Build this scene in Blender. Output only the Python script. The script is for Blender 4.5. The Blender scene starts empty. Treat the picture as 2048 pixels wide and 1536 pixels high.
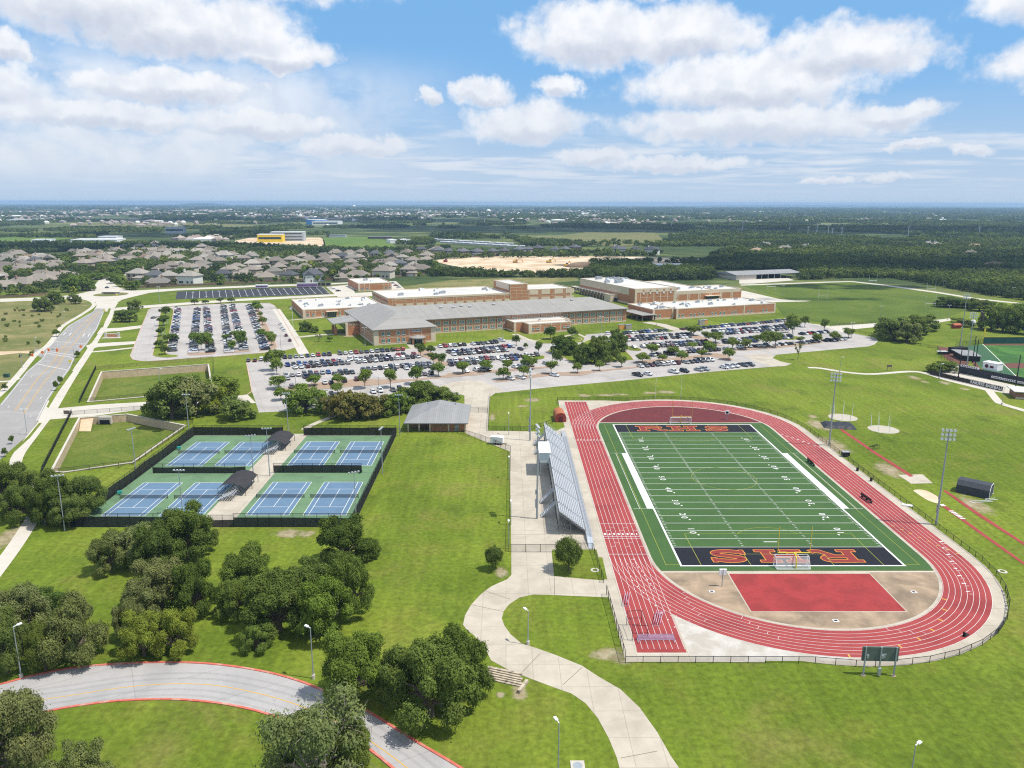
import bpy, bmesh, math, random
import numpy as np
from mathutils import Vector, Matrix, noise
from mathutils.geometry import delaunay_2d_cdt

random.seed(7)
RNG = np.random.default_rng(11)
SC = bpy.context.scene
COL = SC.collection

# ------------------------------------------------------------------ camera
CAM_F, CAM_PITCH, CAM_YAW, CAM_ROLL, CAM_H = 1536.84, math.radians(13.298), math.radians(.4466), math.radians(.1512), 77.62
_cy, _sy, _cp, _sp = math.cos(CAM_YAW), math.sin(CAM_YAW), math.cos(CAM_PITCH), math.sin(CAM_PITCH)
FWD = Vector((_sy*_cp, _cy*_cp, -_sp))
_r = Vector((_cy, -_sy, 0)); _u = _r.cross(FWD)
RGT = _r*math.cos(CAM_ROLL) + _u*math.sin(CAM_ROLL)
UPV = -_r*math.sin(CAM_ROLL) + _u*math.cos(CAM_ROLL)
cam = bpy.data.cameras.new('camera'); camo = bpy.data.objects.new('camera', cam); COL.objects.link(camo)
cam.sensor_width = 36; cam.lens = CAM_F/2048*36; cam.clip_start = .5; cam.clip_end = 80000
camo.matrix_world = Matrix(((RGT.x, UPV.x, -FWD.x, 0), (RGT.y, UPV.y, -FWD.y, 0), (RGT.z, UPV.z, -FWD.z, CAM_H), (0, 0, 0, 1)))
SC.camera = camo

# ------------------------------------------------------------------ sun, sky, exposure
TO_SUN = Vector((11.7, -2.75, 24.2)).normalized()
SUN_EL = math.asin(TO_SUN.z); SUN_AZ = math.atan2(TO_SUN.x, TO_SUN.y)
sun = bpy.data.lights.new('sun', 'SUN'); suno = bpy.data.objects.new('sun', sun); COL.objects.link(suno)
sun.energy = 4.6; sun.angle = math.radians(.5); sun.color = (1, .94, .83)
suno.rotation_euler = TO_SUN.to_track_quat('Z', 'Y').to_euler(); suno.location = (300, -100, 600)
SC.view_settings.view_transform = 'Standard'; SC.view_settings.look = 'None'
SC.view_settings.exposure = 0.2; SC.view_settings.gamma = 1.0; SC.view_settings.use_curve_mapping = False
SC.cycles.max_bounces = 6; SC.cycles.diffuse_bounces = 3; SC.cycles.transparent_max_bounces = 12
SC.cycles.volume_bounces = 0; SC.cycles.use_denoising = False
SC.cycles.sample_clamp_indirect = 4.0; SC.cycles.filter_width = 1.15

def lin(r, g, b):
    f = lambda c: (c/12.92 if c <= .04045 else ((c+.055)/1.055)**2.4)
    return (f(r/255), f(g/255), f(b/255), 1)

class NT:
    """small helper for building node trees"""
    def __init__(s, tree): s.t = tree; s.n = tree.nodes; s.l = tree.links
    def new(s, typ, **kw):
        n = s.n.new(typ)
        for k, v in kw.items():
            setattr(n, k, v)
        return n
    def put(s, sock, v):
        if isinstance(v, bpy.types.NodeSocket): s.l.new(v, sock)
        elif v is not None: sock.default_value = v
    def math(s, op, a, b=None, c=None, clamp=False):
        n = s.new('ShaderNodeMath', operation=op); n.use_clamp = clamp
        s.put(n.inputs[0], a); s.put(n.inputs[1], b)
        if c is not None: s.put(n.inputs[2], c)
        return n.outputs[0]
    def vmath(s, op, a, b=None):
        n = s.new('ShaderNodeVectorMath', operation=op); s.put(n.inputs[0], a); s.put(n.inputs[1], b); return n.outputs[0]
    def noise(s, vec, scale, detail=4, rough=.55, dist=0):
        n = s.new('ShaderNodeTexNoise'); s.put(n.inputs['Vector'], vec); n.inputs['Scale'].default_value = scale
        n.inputs['Detail'].default_value = detail; n.inputs['Roughness'].default_value = rough; n.inputs['Distortion'].default_value = dist
        return n.outputs[0]
    def ramp(s, fac, lo, hi, a=0., b=1., smooth=True):
        n = s.new('ShaderNodeMapRange', interpolation_type='SMOOTHSTEP' if smooth else 'LINEAR'); s.put(n.inputs[0], fac)
        n.inputs[1].default_value = lo; n.inputs[2].default_value = hi; s.put(n.inputs[3], a); s.put(n.inputs[4], b); return n.outputs[0]
    def mix(s, fac, a, b, blend='MIX'):
        n = s.new('ShaderNodeMix', data_type='RGBA', blend_type=blend); s.put(n.inputs[0], fac); s.put(n.inputs[6], a); s.put(n.inputs[7], b)
        return n.outputs[2]
    def xyz(s, vec):
        n = s.new('ShaderNodeSeparateXYZ'); s.put(n.inputs[0], vec); return n.outputs
    def comb(s, x, y, z):
        n = s.new('ShaderNodeCombineXYZ')
        for i, v in enumerate((x, y, z)): s.put(n.inputs[i], v)
        return n.outputs[0]

world = bpy.data.worlds.new('World'); SC.world = world; world.use_nodes = True
def build_sky():
    W = NT(world.node_tree); W.n.clear()
    out = W.new('ShaderNodeOutputWorld'); bg = W.new('ShaderNodeBackground')
    sky = W.new('ShaderNodeTexSky', sky_type='NISHITA'); sky.sun_disc = False
    sky.sun_elevation = SUN_EL; sky.sun_rotation = SUN_AZ; sky.altitude = 300; sky.air_density = 1.0; sky.dust_density = .8; sky.ozone_density = 2.0
    bg.inputs['Strength'].default_value = SKY_STRENGTH
    d = W.new('ShaderNodeTexCoord').outputs['Generated']
    dx, dy, dz = W.xyz(d)
    az = W.math('ARCTAN2', dx, dy)
    el = W.math('ARCSINE', dz)
    # directions measured in small units: 1 = 1/1537 radian, so that a cloud's place can be read off an angle
    X = W.math('MULTIPLY', az, 1537.); Y = W.math('MULTIPLY', el, 1537.)
    p = W.comb(X, Y, 0.)
    w1 = W.noise(p, .012, 6, .62); w2 = W.noise(W.vmath('ADD', p, (531., 77., 9.)), .012, 6, .62)
    Xw = W.math('ADD', X, W.math('MULTIPLY', W.math('SUBTRACT', w1, .5), 120.))
    Yw = W.math('ADD', Y, W.math('MULTIPLY', W.math('SUBTRACT', w2, .5), 62.))
    fld = None; under = None
    for (cx, cy, rx, rt, rb) in CLOUDS:
        u = W.math('DIVIDE', W.math('SUBTRACT', Xw, float(cx-1012)), float(rx))
        dyv = W.math('SUBTRACT', Yw, float(404-cy))
        v = W.math('MAXIMUM', W.math('DIVIDE', dyv, float(rt)), W.math('DIVIDE', dyv, float(-rb)))
        f = W.math('SUBTRACT', 1., W.math('ADD', W.math('MULTIPLY', u, u), W.math('MULTIPLY', v, v)))
        # underside of a flat-based cumulus: thicker cloud below, so greyer
        g = W.math('MULTIPLY', W.math('MAXIMUM', f, 0.), W.math('DIVIDE', dyv, float(-rb)))
        fld = f if fld is None else W.math('SMOOTH_MAX', fld, f, .25)
        under = g if under is None else W.math('MAXIMUM', under, g)
    fb = W.noise(p, .020, 8, .58)
    puff = W.noise(p, .05, 4, .5)
    dens = W.math('ADD', fld, W.math('ADD', W.math('MULTIPLY', W.math('SUBTRACT', fb, .5), 1.5), W.math('MULTIPLY', W.math('SUBTRACT', puff, .5), .5)))
    m1 = W.ramp(dens, -.25, .68)
    # a layer of small far cumulus crowding towards the horizon: noise on the plane the clouds lie in
    inv = W.math('DIVIDE', 1., W.math('ADD', W.math('MAXIMUM', dz, 0.), .035))
    pl = W.comb(W.math('MULTIPLY', dx, inv), W.math('MULTIPLY', dy, inv), 0.)
    far = W.noise(pl, .55, 8, .58, .2)
    band = W.math('MULTIPLY', W.ramp(Y, 6., 60.), W.ramp(Y, 190., 90.))
    side = W.math('ADD', .85, W.math('MULTIPLY', W.ramp(X, 100., 900.), -.06))
    m2 = W.math('MULTIPLY', W.ramp(W.math('MULTIPLY', far, side), .35, .53), W.math('MULTIPLY', band, .8))
    # high veil and clouds over the unseen sky, thickened to whiten the fill light
    veil = W.math('MULTIPLY', W.ramp(W.noise(pl, .35, 6, .6), .34, .6), W.math('MULTIPLY', W.ramp(Y, 430., 600.), .9))
    mist = W.math('MULTIPLY', W.ramp(W.noise(W.comb(W.math('MULTIPLY', X, .55), Y, 3.), .011, 7, .56), .28, .56), W.math('MULTIPLY', W.ramp(X, 60., -560.), W.math('MULTIPLY', W.ramp(Y, 285., 190.), W.ramp(Y, 10., 70.))))
    mist = W.math('MULTIPLY', mist, .88)
    mask = W.math('MAXIMUM', W.math('MAXIMUM', m1, m2), W.math('MAXIMUM', veil, mist))
    grey = W.math('MULTIPLY', W.ramp(under, .02, .42), W.ramp(puff, .25, .7, .7, 1.))
    k = .9/SKY_STRENGTH
    tint = W.ramp(W.noise(p, .022, 4, .5), .3, .65)
    c_hi = tuple(c*k for c in lin(251, 252, 254)[:3])+(1,); c_mid = tuple(c*k for c in lin(232, 236, 244)[:3])+(1,); c_lo = tuple(c*k for c in lin(203, 210, 225)[:3])+(1,)
    cc = W.mix(tint, c_mid, c_hi)
    cc = W.mix(grey, cc, c_lo)
    cc = W.mix(W.math('MULTIPLY', W.ramp(Y, 260., 20.), .65), cc, tuple(c*k for c in lin(206, 217, 232)[:3])+(1,))
    hz = tuple(c*k for c in lin(190, 209, 230)[:3])+(1,)
    blue = W.mix(.8, sky.outputs[0], tuple(c*k for c in lin(124, 184, 239)[:3])+(1,))
    base = W.mix(W.math('MULTIPLY', W.ramp(Y, 250., 0.), .9), blue, hz)
    final = W.mix(W.math('MULTIPLY', mask, .95), base, cc)
    W.l.new(final, bg.inputs['Color']); W.l.new(bg.outputs[0], out.inputs['Surface'])
SKY_STRENGTH = .1
CLOUDS = [(290, 78, 175, 90, 80), (430, 115, 240, 66, 58), (600, 150, 120, 44, 30), (560, 5, 340, 60, 60), (1180, 105, 170, 62, 62), (1340, 112, 140, 58, 50),
          (1270, 5, 205, 60, 45), (1625, 150, 150, 58, 50), (1450, 200, 235, 72, 48), (1480, 265, 290, 40, 42), (1960, 92, 175, 55, 46), (1980, 195, 175, 50, 42),
          (410, 208, 190, 32, 34), (160, 168, 60, 26, 26), (90, 225, 150, 50, 40), (560, 268, 160, 36, 30), (300, 262, 200, 30, 26), (720, 303, 120, 26, 24), (968, 207, 60, 30, 26), (1055, 258, 130, 44, 40), (1110, 197, 50, 24, 24), (866, 212, 30, 22, 20), (1700, 258, 95, 24, 20),
          (1180, 318, 90, 20, 18), (1330, 330, 160, 16, 14), (1820, 316, 40, 12, 12), (1740, 305, 60, 11, 10), (1700, 360, 50, 9, 9), (1600, 362, 60, 8, 8), (2040, 292, 30, 14, 12),]
build_sky()

# ------------------------------------------------------------------ placing: the point of the ground (or of height z) seen at a photo pixel
def G(px, py, z=0.):
    d = FWD*CAM_F + RGT*(px-1024) + UPV*(768-py)
    t = (z-CAM_H)/d.z
    return Vector((d.x*t, d.y*t, z))
def PR(p):
    d = Vector(p) - Vector((0, 0, CAM_H)); zz = d.dot(FWD)
    return 1024+CAM_F*d.dot(RGT)/zz, 768-CAM_F*d.dot(UPV)/zz
def scl(px, py):
    p = G(px, py); return CAM_F/(p-Vector((0, 0, CAM_H))).dot(FWD)      # photo pixels per metre there
def rise(bx, by, ty):
    b = G(bx, by); lo, hi = 0., 75.
    for _ in range(40):
        m = (lo+hi)/2
        if PR((b.x, b.y, m))[1] > ty: lo = m
        else: hi = m
    return lo
def crop(x0, y0, k): return lambda x, y: (x0+x/k, y0+y/k)
c1, c2, c3, c4 = crop(0, 400, 3.9385), crop(500, 400, 3.9385), crop(1000, 400, 3.9385), crop(1500, 400, 3.737)
c5, c6, c7, c8 = crop(560, 540, 5.12), crop(900, 540, 5.12), crop(1240, 540, 5.12), crop(1640, 560, 5.02)
w4, w6, w7 = crop(280, 560, 6.0235), crop(0, 480, 6.0235), crop(560, 560, 6.0235)
t1, t2, s3, s4 = crop(0, 700, 3.9385), crop(400, 740, 3.9385), crop(800, 740, 4.6545), crop(960, 1000, 4.6545)
r5, r6, r7, r8 = crop(1160, 780, 3.9385), crop(1528, 800, 3.9385), crop(1200, 1050, 3.9385), crop(1528, 1050, 3.9385)
b5, n1, n2, n3 = crop(1860, 640, 7.68), crop(0, 1000, 2.865), crop(480, 1000, 2.865), crop(1100, 1200, 2.1603)
def PX(cf, pts): return [cf(*p) for p in pts]

ORD = 'first second third fourth fifth sixth seventh eighth ninth tenth eleventh twelfth thirteenth fourteenth fifteenth sixteenth seventeenth eighteenth nineteenth twentieth'.split()
TENS = {2: 'twenty', 3: 'thirty', 4: 'forty', 5: 'fifty', 6: 'sixty', 7: 'seventy', 8: 'eighty', 9: 'ninety'}
def nth(i):
    i += 1
    if i <= 20: return ORD[i-1]
    if i % 10 == 0: return TENS[i//10][:-1]+'ieth'
    return TENS[i//10]+'-'+ORD[i % 10-1]

# ------------------------------------------------------------------ materials
MATS = {}
def mat(name, col, rough=.8, var=.12, scale=.8, metal=0., bump=0., spec=.3, big=None, alpha=None, trans=0., coord='pos', objcol=False, joints=None, rand=0.):
    """principled surface whose colour wanders a little; coord 'pos' is the place in the world, 'obj' the object's own space"""
    if name in MATS: return MATS[name]
    m = bpy.data.materials.new(name); m.use_nodes = True; N = NT(m.node_tree); b = N.n['Principled BSDF']; out = N.n['Material Output']
    if coord == 'pos': vec = N.new('ShaderNodeNewGeometry').outputs['Position']
    else: vec = N.new('ShaderNodeTexCoord').outputs['Object']
    c = tuple(col[:3])+(1,)
    if objcol:
        c = N.new('ShaderNodeObjectInfo').outputs['Color']
    if var:
        n1_ = N.noise(vec, scale, 5, .6)
        f = N.ramp(n1_, .25, .75, 1-var, 1+var, False)
        c = N.mix(1., c, N.comb(f, f, f), 'MULTIPLY')
    if big:
        c2_, sc2, lo, hi, amt = big
        c = N.mix(N.math('MULTIPLY', N.ramp(N.noise(vec, sc2, 6, .62, .4), lo, hi), amt), c, tuple(c2_[:3])+(1,))
    if rand:
        rv = N.ramp(N.new('ShaderNodeObjectInfo').outputs['Random'], 0., 1., 1-rand, 1+rand, False); c = N.mix(1., c, N.comb(rv, rv, N.math('MULTIPLY', rv, .97)), 'MULTIPLY')
    if joints:
        jw, jh, ja, jr = joints
        px_, py_, pz_ = N.xyz(vec); cr_, sr_ = math.cos(jr), math.sin(jr)
        rx_ = N.math('ADD', N.math('MULTIPLY', px_, cr_), N.math('MULTIPLY', py_, sr_)); ry_ = N.math('SUBTRACT', N.math('MULTIPLY', py_, cr_), N.math('MULTIPLY', px_, sr_))
        bk = N.new('ShaderNodeTexBrick'); bk.offset = 0.; N.put(bk.inputs['Vector'], N.comb(rx_, ry_, 0.)); bk.inputs['Scale'].default_value = 1.
        bk.inputs['Brick Width'].default_value = jw; bk.inputs['Row Height'].default_value = jh; bk.inputs['Mortar Size'].default_value = .07; bk.inputs['Mortar Smooth'].default_value = .3
        bk.inputs['Color1'].default_value = (1+ja, 1+ja, 1+ja, 1); bk.inputs['Color2'].default_value = (1-ja, 1-ja, 1-ja, 1); bk.inputs['Mortar'].default_value = (.78, .77, .76, 1)
        c = N.mix(1., c, bk.outputs[0], 'MULTIPLY')
    N.put(b.inputs['Base Color'], c); b.inputs['Roughness'].default_value = rough; b.inputs['Metallic'].default_value = metal
    b.inputs['Specular IOR Level'].default_value = spec
    if bump:
        bp = N.new('ShaderNodeBump'); bp.inputs['Strength'].default_value = bump; bp.inputs['Distance'].default_value = .1
        N.put(bp.inputs['Height'], N.noise(vec, scale*4, 4, .6)); N.l.new(bp.outputs[0], b.inputs['Normal'])
    if alpha is not None:
        b.inputs['Alpha'].default_value = alpha
    if trans:
        tr = N.new('ShaderNodeBsdfTranslucent'); N.put(tr.inputs['Color'], c); mx = N.new('ShaderNodeMixShader'); mx.inputs[0].default_value = trans
        N.l.new(b.outputs[0], mx.inputs[1]); N.l.new(tr.outputs[0], mx.inputs[2]); N.l.new(mx.outputs[0], out.inputs['Surface'])
    MATS[name] = m
    return m

# ------------------------------------------------------------------ meshes
class MB:
    def __init__(s): s.v = []; s.f = []; s.m = []
    def add(s, vs, fs, mi=0):
        o = len(s.v); s.v += [tuple(v) for v in vs]
        s.f += [tuple(i+o for i in f) for f in fs]; s.m += [mi]*len(fs); return s
    def box(s, c, sz, rz=0., mi=0, rx=0., ry=0.):
        a, b, d = sz[0]/2, sz[1]/2, sz[2]/2
        R = Matrix.Rotation(rz, 3, 'Z') @ Matrix.Rotation(ry, 3, 'Y') @ Matrix.Rotation(rx, 3, 'X')
        vs = [R @ Vector((x, y, z)) + Vector(c) for z in (-d, d) for x, y in ((-a, -b), (a, -b), (a, b), (-a, b))]
        return s.add(vs, [(3, 2, 1, 0), (4, 5, 6, 7), (0, 1, 5, 4), (1, 2, 6, 5), (2, 3, 7, 6), (3, 0, 4, 7)], mi)
    def prism(s, poly, z0, z1, mi=0, top=None, cap=True):
        n = len(poly)
        vs = [(p[0], p[1], z0) for p in poly]+[(p[0], p[1], z1) for p in poly]
        fs = [(i, (i+1) % n, (i+1) % n+n, i+n) for i in range(n)]
        s.add(vs, fs, mi)
        if cap: s.add([(p[0], p[1], z1) for p in poly], [tuple(range(n))], mi if top is None else top)
        return s
    def tube(s, a, b, r0, r1=None, n=6, mi=0, cap=True):
        a = Vector(a); b = Vector(b); r1 = r0 if r1 is None else r1
        q = (b-a).to_track_quat('Z', 'Y')
        vs = [a + q @ Vector((math.cos(2*math.pi*i/n)*r0, math.sin(2*math.pi*i/n)*r0, 0)) for i in range(n)]
        vs += [b + q @ Vector((math.cos(2*math.pi*i/n)*r1, math.sin(2*math.pi*i/n)*r1, 0)) for i in range(n)]
        fs = [(i, (i+1) % n, (i+1) % n+n, i+n) for i in range(n)]
        if cap: fs += [tuple(range(n-1, -1, -1)), tuple(range(n, 2*n))]
        return s.add(vs, fs, mi)
    def bar(s, a, b, w, h, mi=0):
        """square-section bar from a to b"""
        a = Vector(a); b = Vector(b); d = (b-a).normalized()
        side = d.cross(Vector((0, 0, 1)))
        side = Vector((1, 0, 0)) if side.length < 1e-4 else side.normalized()
        up = side.cross(d)
        vs = [p+side*x*w/2+up*y*h/2 for p in (a, b) for x, y in ((-1, -1), (1, -1), (1, 1), (-1, 1))]
        return s.add(vs, [(3, 2, 1, 0), (4, 5, 6, 7), (0, 1, 5, 4), (1, 2, 6, 5), (2, 3, 7, 6), (3, 0, 4, 7)], mi)
    def poly(s, pts, z=None, mi=0):
        vs = [(p[0], p[1], p[2] if z is None else z) for p in pts]
        return s.add(vs, [tuple(range(len(vs)))], mi)
    def strip(s, pts, w, z, mi=0, closed=False):
        """flat ribbon of width w along points"""
        n = len(pts); P = [Vector((p[0], p[1])) for p in pts]; L = []; R = []
        for i in range(n):
            a = P[i-1] if (i > 0 or closed) else P[i]; b = P[(i+1) % n] if (i < n-1 or closed) else P[i]
            d = (b-a).normalized(); q = Vector((-d.y, d.x))
            k = w if not hasattr(w, '__len__') else w[i]
            L.append(P[i]+q*k/2); R.append(P[i]-q*k/2)
        vs = [(p.x, p.y, z) for p in R]+[(p.x, p.y, z) for p in L]
        m = n if closed else n-1
        return s.add(vs, [(i, (i+1) % n, (i+1) % n+n, i+n) for i in range(m)], mi)
    def sphere(s, c, r, mi=0, seg=10, rings=6):
        vs = []; fs = []
        rr = r if hasattr(r, '__len__') else (r, r, r)
        for i in range(rings+1):
            t = math.pi*i/rings
            for j in range(seg):
                a = 2*math.pi*j/seg
                vs.append((c[0]+rr[0]*math.sin(t)*math.cos(a), c[1]+rr[1]*math.sin(t)*math.sin(a), c[2]+rr[2]*math.cos(t)))
        for i in range(rings):
            for j in range(seg):
                fs.append((i*seg+j, (i+1)*seg+j, (i+1)*seg+(j+1) % seg, i*seg+(j+1) % seg))
        return s.add(vs, fs, mi)
    def mesh(s, name, mats, smooth=False):
        me = bpy.data.meshes.new(name); me.from_pydata(s.v, [], s.f)
        for m in (mats if isinstance(mats, (list, tuple)) else [mats]): me.materials.append(m)
        if any(s.m): me.polygons.foreach_set('material_index', s.m)
        if smooth: me.polygons.foreach_set('use_smooth', [True]*len(s.f))
        me.update(); return me
    def build(s, name, mats, parent=None, loc=None, smooth=False):
        return put(name, s.mesh(name, mats, smooth), parent, loc)
def put(name, me, parent=None, loc=None):
    o = bpy.data.objects.new(name, me); COL.objects.link(o)
    if parent is not None: o.parent = parent
    if loc is not None: o.location = loc
    return o
def tag(o, label, cat, group=None, kind=None):
    o['label'] = label; o['category'] = cat
    if group: o['group'] = group
    if kind: o['kind'] = kind
    return o
def thing(name, label, cat, loc=(0, 0, 0), rz=0., group=None):
    o = bpy.data.objects.new(name, None); COL.objects.link(o); o.location = loc; o.rotation_euler = (0, 0, rz); o.empty_display_size = .5
    return tag(o, label, cat, group)
def struct(name, mb, mats, kind='structure'):
    o = mb.build(name, mats); o['kind'] = kind; return o
def dup(root, loc, rz, label, group=None, scale=None, color=None):
    r = root.copy(); COL.objects.link(r); r.location = loc; r.rotation_euler = (0, 0, rz); r['label'] = label
    if group: r['group'] = group
    if scale is not None: r.scale = scale
    if color is not None: r.color = color
    for ch in list(root.children):
        c = ch.copy(); COL.objects.link(c); c.parent = r
        if color is not None: c.color = color
        for g in list(ch.children):
            d = g.copy(); COL.objects.link(d); d.parent = c
            if color is not None: d.color = color
    return r
def smooth_line(pts, k=6, closed=False):
    """Catmull-Rom through points"""
    P = [Vector(p[:2]) for p in pts]; n = len(P); out = []
    for i in range(n if closed else n-1):
        a, b, c, d = (P[(i-1) % n] if (closed or i > 0) else P[i]), P[i], P[(i+1) % n], (P[(i+2) % n] if (closed or i+2 < n) else P[(i+1) % n])
        for j in range(k):
            t = j/k
            out.append(.5*((2*b)+(c-a)*t+(2*a-5*b+4*c-d)*t*t+(3*b-a-3*c+d)*t**3))
    if not closed: out.append(P[-1])
    return out
def gp(pts, z=0.): return [G(p[0], p[1], z) for p in pts]
def sheet(name, pxs, z, m, kind='structure', smooth=False):
    pts = [p.xy for p in gp(pxs)]
    if smooth: pts = smooth_line(pts, 5, True)
    mb = MB(); mb.poly(pts, z); o = mb.build(name, m); o['kind'] = kind; return o
# ------------------------------------------------------------------ shared materials
M = {}
M['conc'] = mat('pale_concrete', (.43, .385, .32), .9, .1, .5, big=((.34, .3, .245), .11, .42, .66, .75), bump=.1, joints=(4.6, 6.2, .025, 0.))
M['conc2'] = mat('white_concrete', (.49, .455, .40), .9, .08, .5, big=((.40, .37, .32), .06, .45, .7, .6))
M['lot'] = mat('worn_lot_paving', (.385, .36, .345), .9, .08, .6, big=((.30, .285, .275), .06, .42, .66, .85), joints=(5.2, 5.2, .03, .384))
M['road'] = mat('grey_road_asphalt', (.265, .255, .25), .9, .08, .8, big=((.32, .31, .30), .07, .45, .7, .8))
M['drive'] = mat('smooth_drive_asphalt', (.355, .345, .345), .9, .06, .8, big=((.29, .285, .29), .09, .4, .66, .85), joints=(30, 9, .02, .5))
M['black_tar'] = mat('fresh_black_asphalt', (.035, .037, .045), .85, .1, .5)
M['dull_white'] = mat('worn_white_turf', (.56, .57, .56), .9, .08, .8)
M['white'] = mat('white_line_paint', (.68, .68, .68), .7, .06, 1.5)
M['yellow'] = mat('yellow_line_paint', (.55, .33, .06), .7, .06, 1.5)
M['dull_lemon'] = mat('worn_yellow_turf_line', (.30, .32, .05), .9, .08, .8)
M['lemon'] = mat('lemon_line_paint', (.62, .52, .05), .7, .05, 1.5)
M['redcurb'] = mat('red_painted_kerb', (.50, .125, .09), .85, .2, 1.2, big=((.52, .36, .30), .35, .48, .68, .75))
M['palecurb'] = mat('reddish_worn_kerb', (.48, .33, .27), .85, .12, 2, big=((.5, .44, .38), .3, .5, .7, .7))
M['track'] = mat('red_running_track', (.29, .047, .046), .85, .1, .35, big=((.205, .029, .03), .07, .46, .68, .8))
M['redpad'] = mat('bright_red_rubber', (.29, .034, .034), .85, .08, .6, big=((.215, .026, .026), .2, .42, .64, .8))
M['maroon'] = mat('dull_maroon_rubber', (.11, .021, .024), .9, .12, .5, big=((.2, .03, .03), .16, .52, .75, .7))
M['turf'] = mat('artificial_turf', (.048, .104, .028), .9, .1, 1.2, big=((.037, .085, .024), .10, .4, .7, .8))
M['black'] = mat('black_turf', (.009, .01, .016), .9, .1, 1)
M['letter_red'] = mat('maroon_turf_lettering', (.20, .03, .028), .9, .06, 1)
M['letter_gold'] = mat('orange_turf_outline', (.6, .24, .04), .9, .06, 1)
M['stain'] = mat('stained_brown_concrete', (.35, .26, .18), .9, .2, .35, big=((.17, .128, .092), .12, .36, .66, .9))
M['court_blue'] = mat('blue_court_paint', (.105, .178, .272), .8, .06, .5, big=((.088, .152, .24), .12, .45, .7, .7))
M['court_green'] = mat('green_court_paint', (.115, .205, .11), .8, .1, .4, big=((.075, .13, .08), .12, .46, .72, .75))
M['sand'] = mat('bare_tan_earth', (.46, .34, .22), .95, .25, .06, big=((.60, .49, .36), .025, .42, .6, .9))
M['mulch'] = mat('reddish_mulch', (.31, .225, .165), .95, .2, 1.5)
M['metal'] = mat('galvanised_metal', (.42, .44, .47), .45, .06, 1, metal=.5)
M['alu'] = mat('bright_aluminium', (.62, .64, .67), .4, .05, 1, metal=.55)
M['pole'] = mat('weathered_steel_pole', (.33, .37, .40), .55, .08, .6, metal=.3)
M['blackmetal'] = mat('black_powder_coat', (.015, .015, .018), .5, .05, 1)
M['whitepaint'] = mat('white_painted_metal', (.75, .76, .77), .5, .04, 1)
M['net'] = mat('chain_link_mesh', (.02, .02, .022), .7, 0, alpha=.22)
M['screen'] = mat('black_windscreen_cloth', (.014, .015, .017), .9, .15, .8, alpha=.95)
M['lightnet'] = mat('white_goal_net', (.6, .62, .66), .8, 0, alpha=.35)
M['stone'] = mat('rough_limestone', (.52, .41, .28), .9, .22, 1.1, big=((.36, .25, .16), .5, .5, .7, .6), bump=.3)
M['glassdark'] = mat('dark_window_glass', (.03, .05, .06), .08, 0, spec=.6)
M['bark'] = mat('grey_bark', (.12, .095, .075), .9, .25, 3)
M['tyre'] = mat('tyre_rubber', (.012, .012, .013), .8, 0)
M['orange'] = mat('orange_plastic', (.75, .17, .03), .6, .05, 1)

def ground_material():
    m = bpy.data.materials.new('lawn_and_open_land'); m.use_nodes = True; N = NT(m.node_tree); b = N.n['Principled BSDF']
    P = N.new('ShaderNodeNewGeometry').outputs['Position']; x, y, z = N.xyz(P)
    big, mid, fine = N.noise(P, .016, 5, .6, .6), N.noise(P, .075, 5, .62, .3), N.noise(P, .9, 5, .65)
    c = N.mix(N.ramp(big, .38, .62), (.094, .138, .0135, 1), (.142, .186, .021, 1))
    c = N.mix(N.math('MULTIPLY', N.ramp(mid, .48, .72), .55), c, (.16, .16, .032, 1))
    c = N.mix(N.math('MULTIPLY', N.ramp(N.noise(P, .034, 6, .65, .5), .52, .74), .5), c, (.19, .16, .055, 1))
    c = N.mix(N.math('MULTIPLY', N.ramp(N.noise(P, .05, 5, .64), .52, .72), .65), c, (.058, .095, .011, 1))
    # bare worn spots
    c = N.mix(N.math('MULTIPLY', N.ramp(N.noise(P, .085, 6, .7, .8), .70, .78), .75), c, (.33, .25, .14, 1))
    st = N.noise(N.comb(N.math('MULTIPLY', x, .6), N.math('MULTIPLY', y, .05), 0.), 1., 3, .5)
    f = N.math('MULTIPLY', N.ramp(fine, .25, .75, .62, 1.38, False), N.ramp(st, .3, .7, .88, 1.12, False))
    c = N.mix(1., c, N.comb(f, f, f), 'MULTIPLY')
    # farther out: unmown scrub, woodland floor, pasture and bare tracts
    fn1, fn2, fn3 = N.noise(P, .0045, 6, .6, .8), N.noise(P, .0011, 6, .62, .6), N.noise(P, .02, 5, .65)
    far = N.mix(N.ramp(fn1, .46, .6), (.045, .07, .022, 1), (.12, .14, .045, 1))
    far = N.mix(N.math('MULTIPLY', N.ramp(fn2, .56, .68), .8), far, (.19, .195, .08, 1))
    far = N.mix(N.math('MULTIPLY', N.ramp(N.noise(P, .0023, 7, .7, 1.2), .62, .70), .8), far, (.30, .25, .18, 1))
    g = N.ramp(fn3, .3, .7, .7, 1.3, False); far = N.mix(1., far, N.comb(g, g, g), 'MULTIPLY')
    edge = N.ramp(N.math('ADD', y, N.math('MULTIPLY', N.math('SUBTRACT', fn1, .5), 300.)), 640., 760.)
    N.put(b.inputs['Base Color'], N.mix(edge, c, far)); b.inputs['Roughness'].default_value = .95; b.inputs['Specular IOR Level'].default_value = .1
    bp = N.new('ShaderNodeBump'); bp.inputs['Strength'].default_value = .35; bp.inputs['Distance'].default_value = .25
    N.put(bp.inputs['Height'], N.noise(P, 1.6, 5, .7)); N.l.new(bp.outputs[0], b.inputs['Normal'])
    return m
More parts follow.
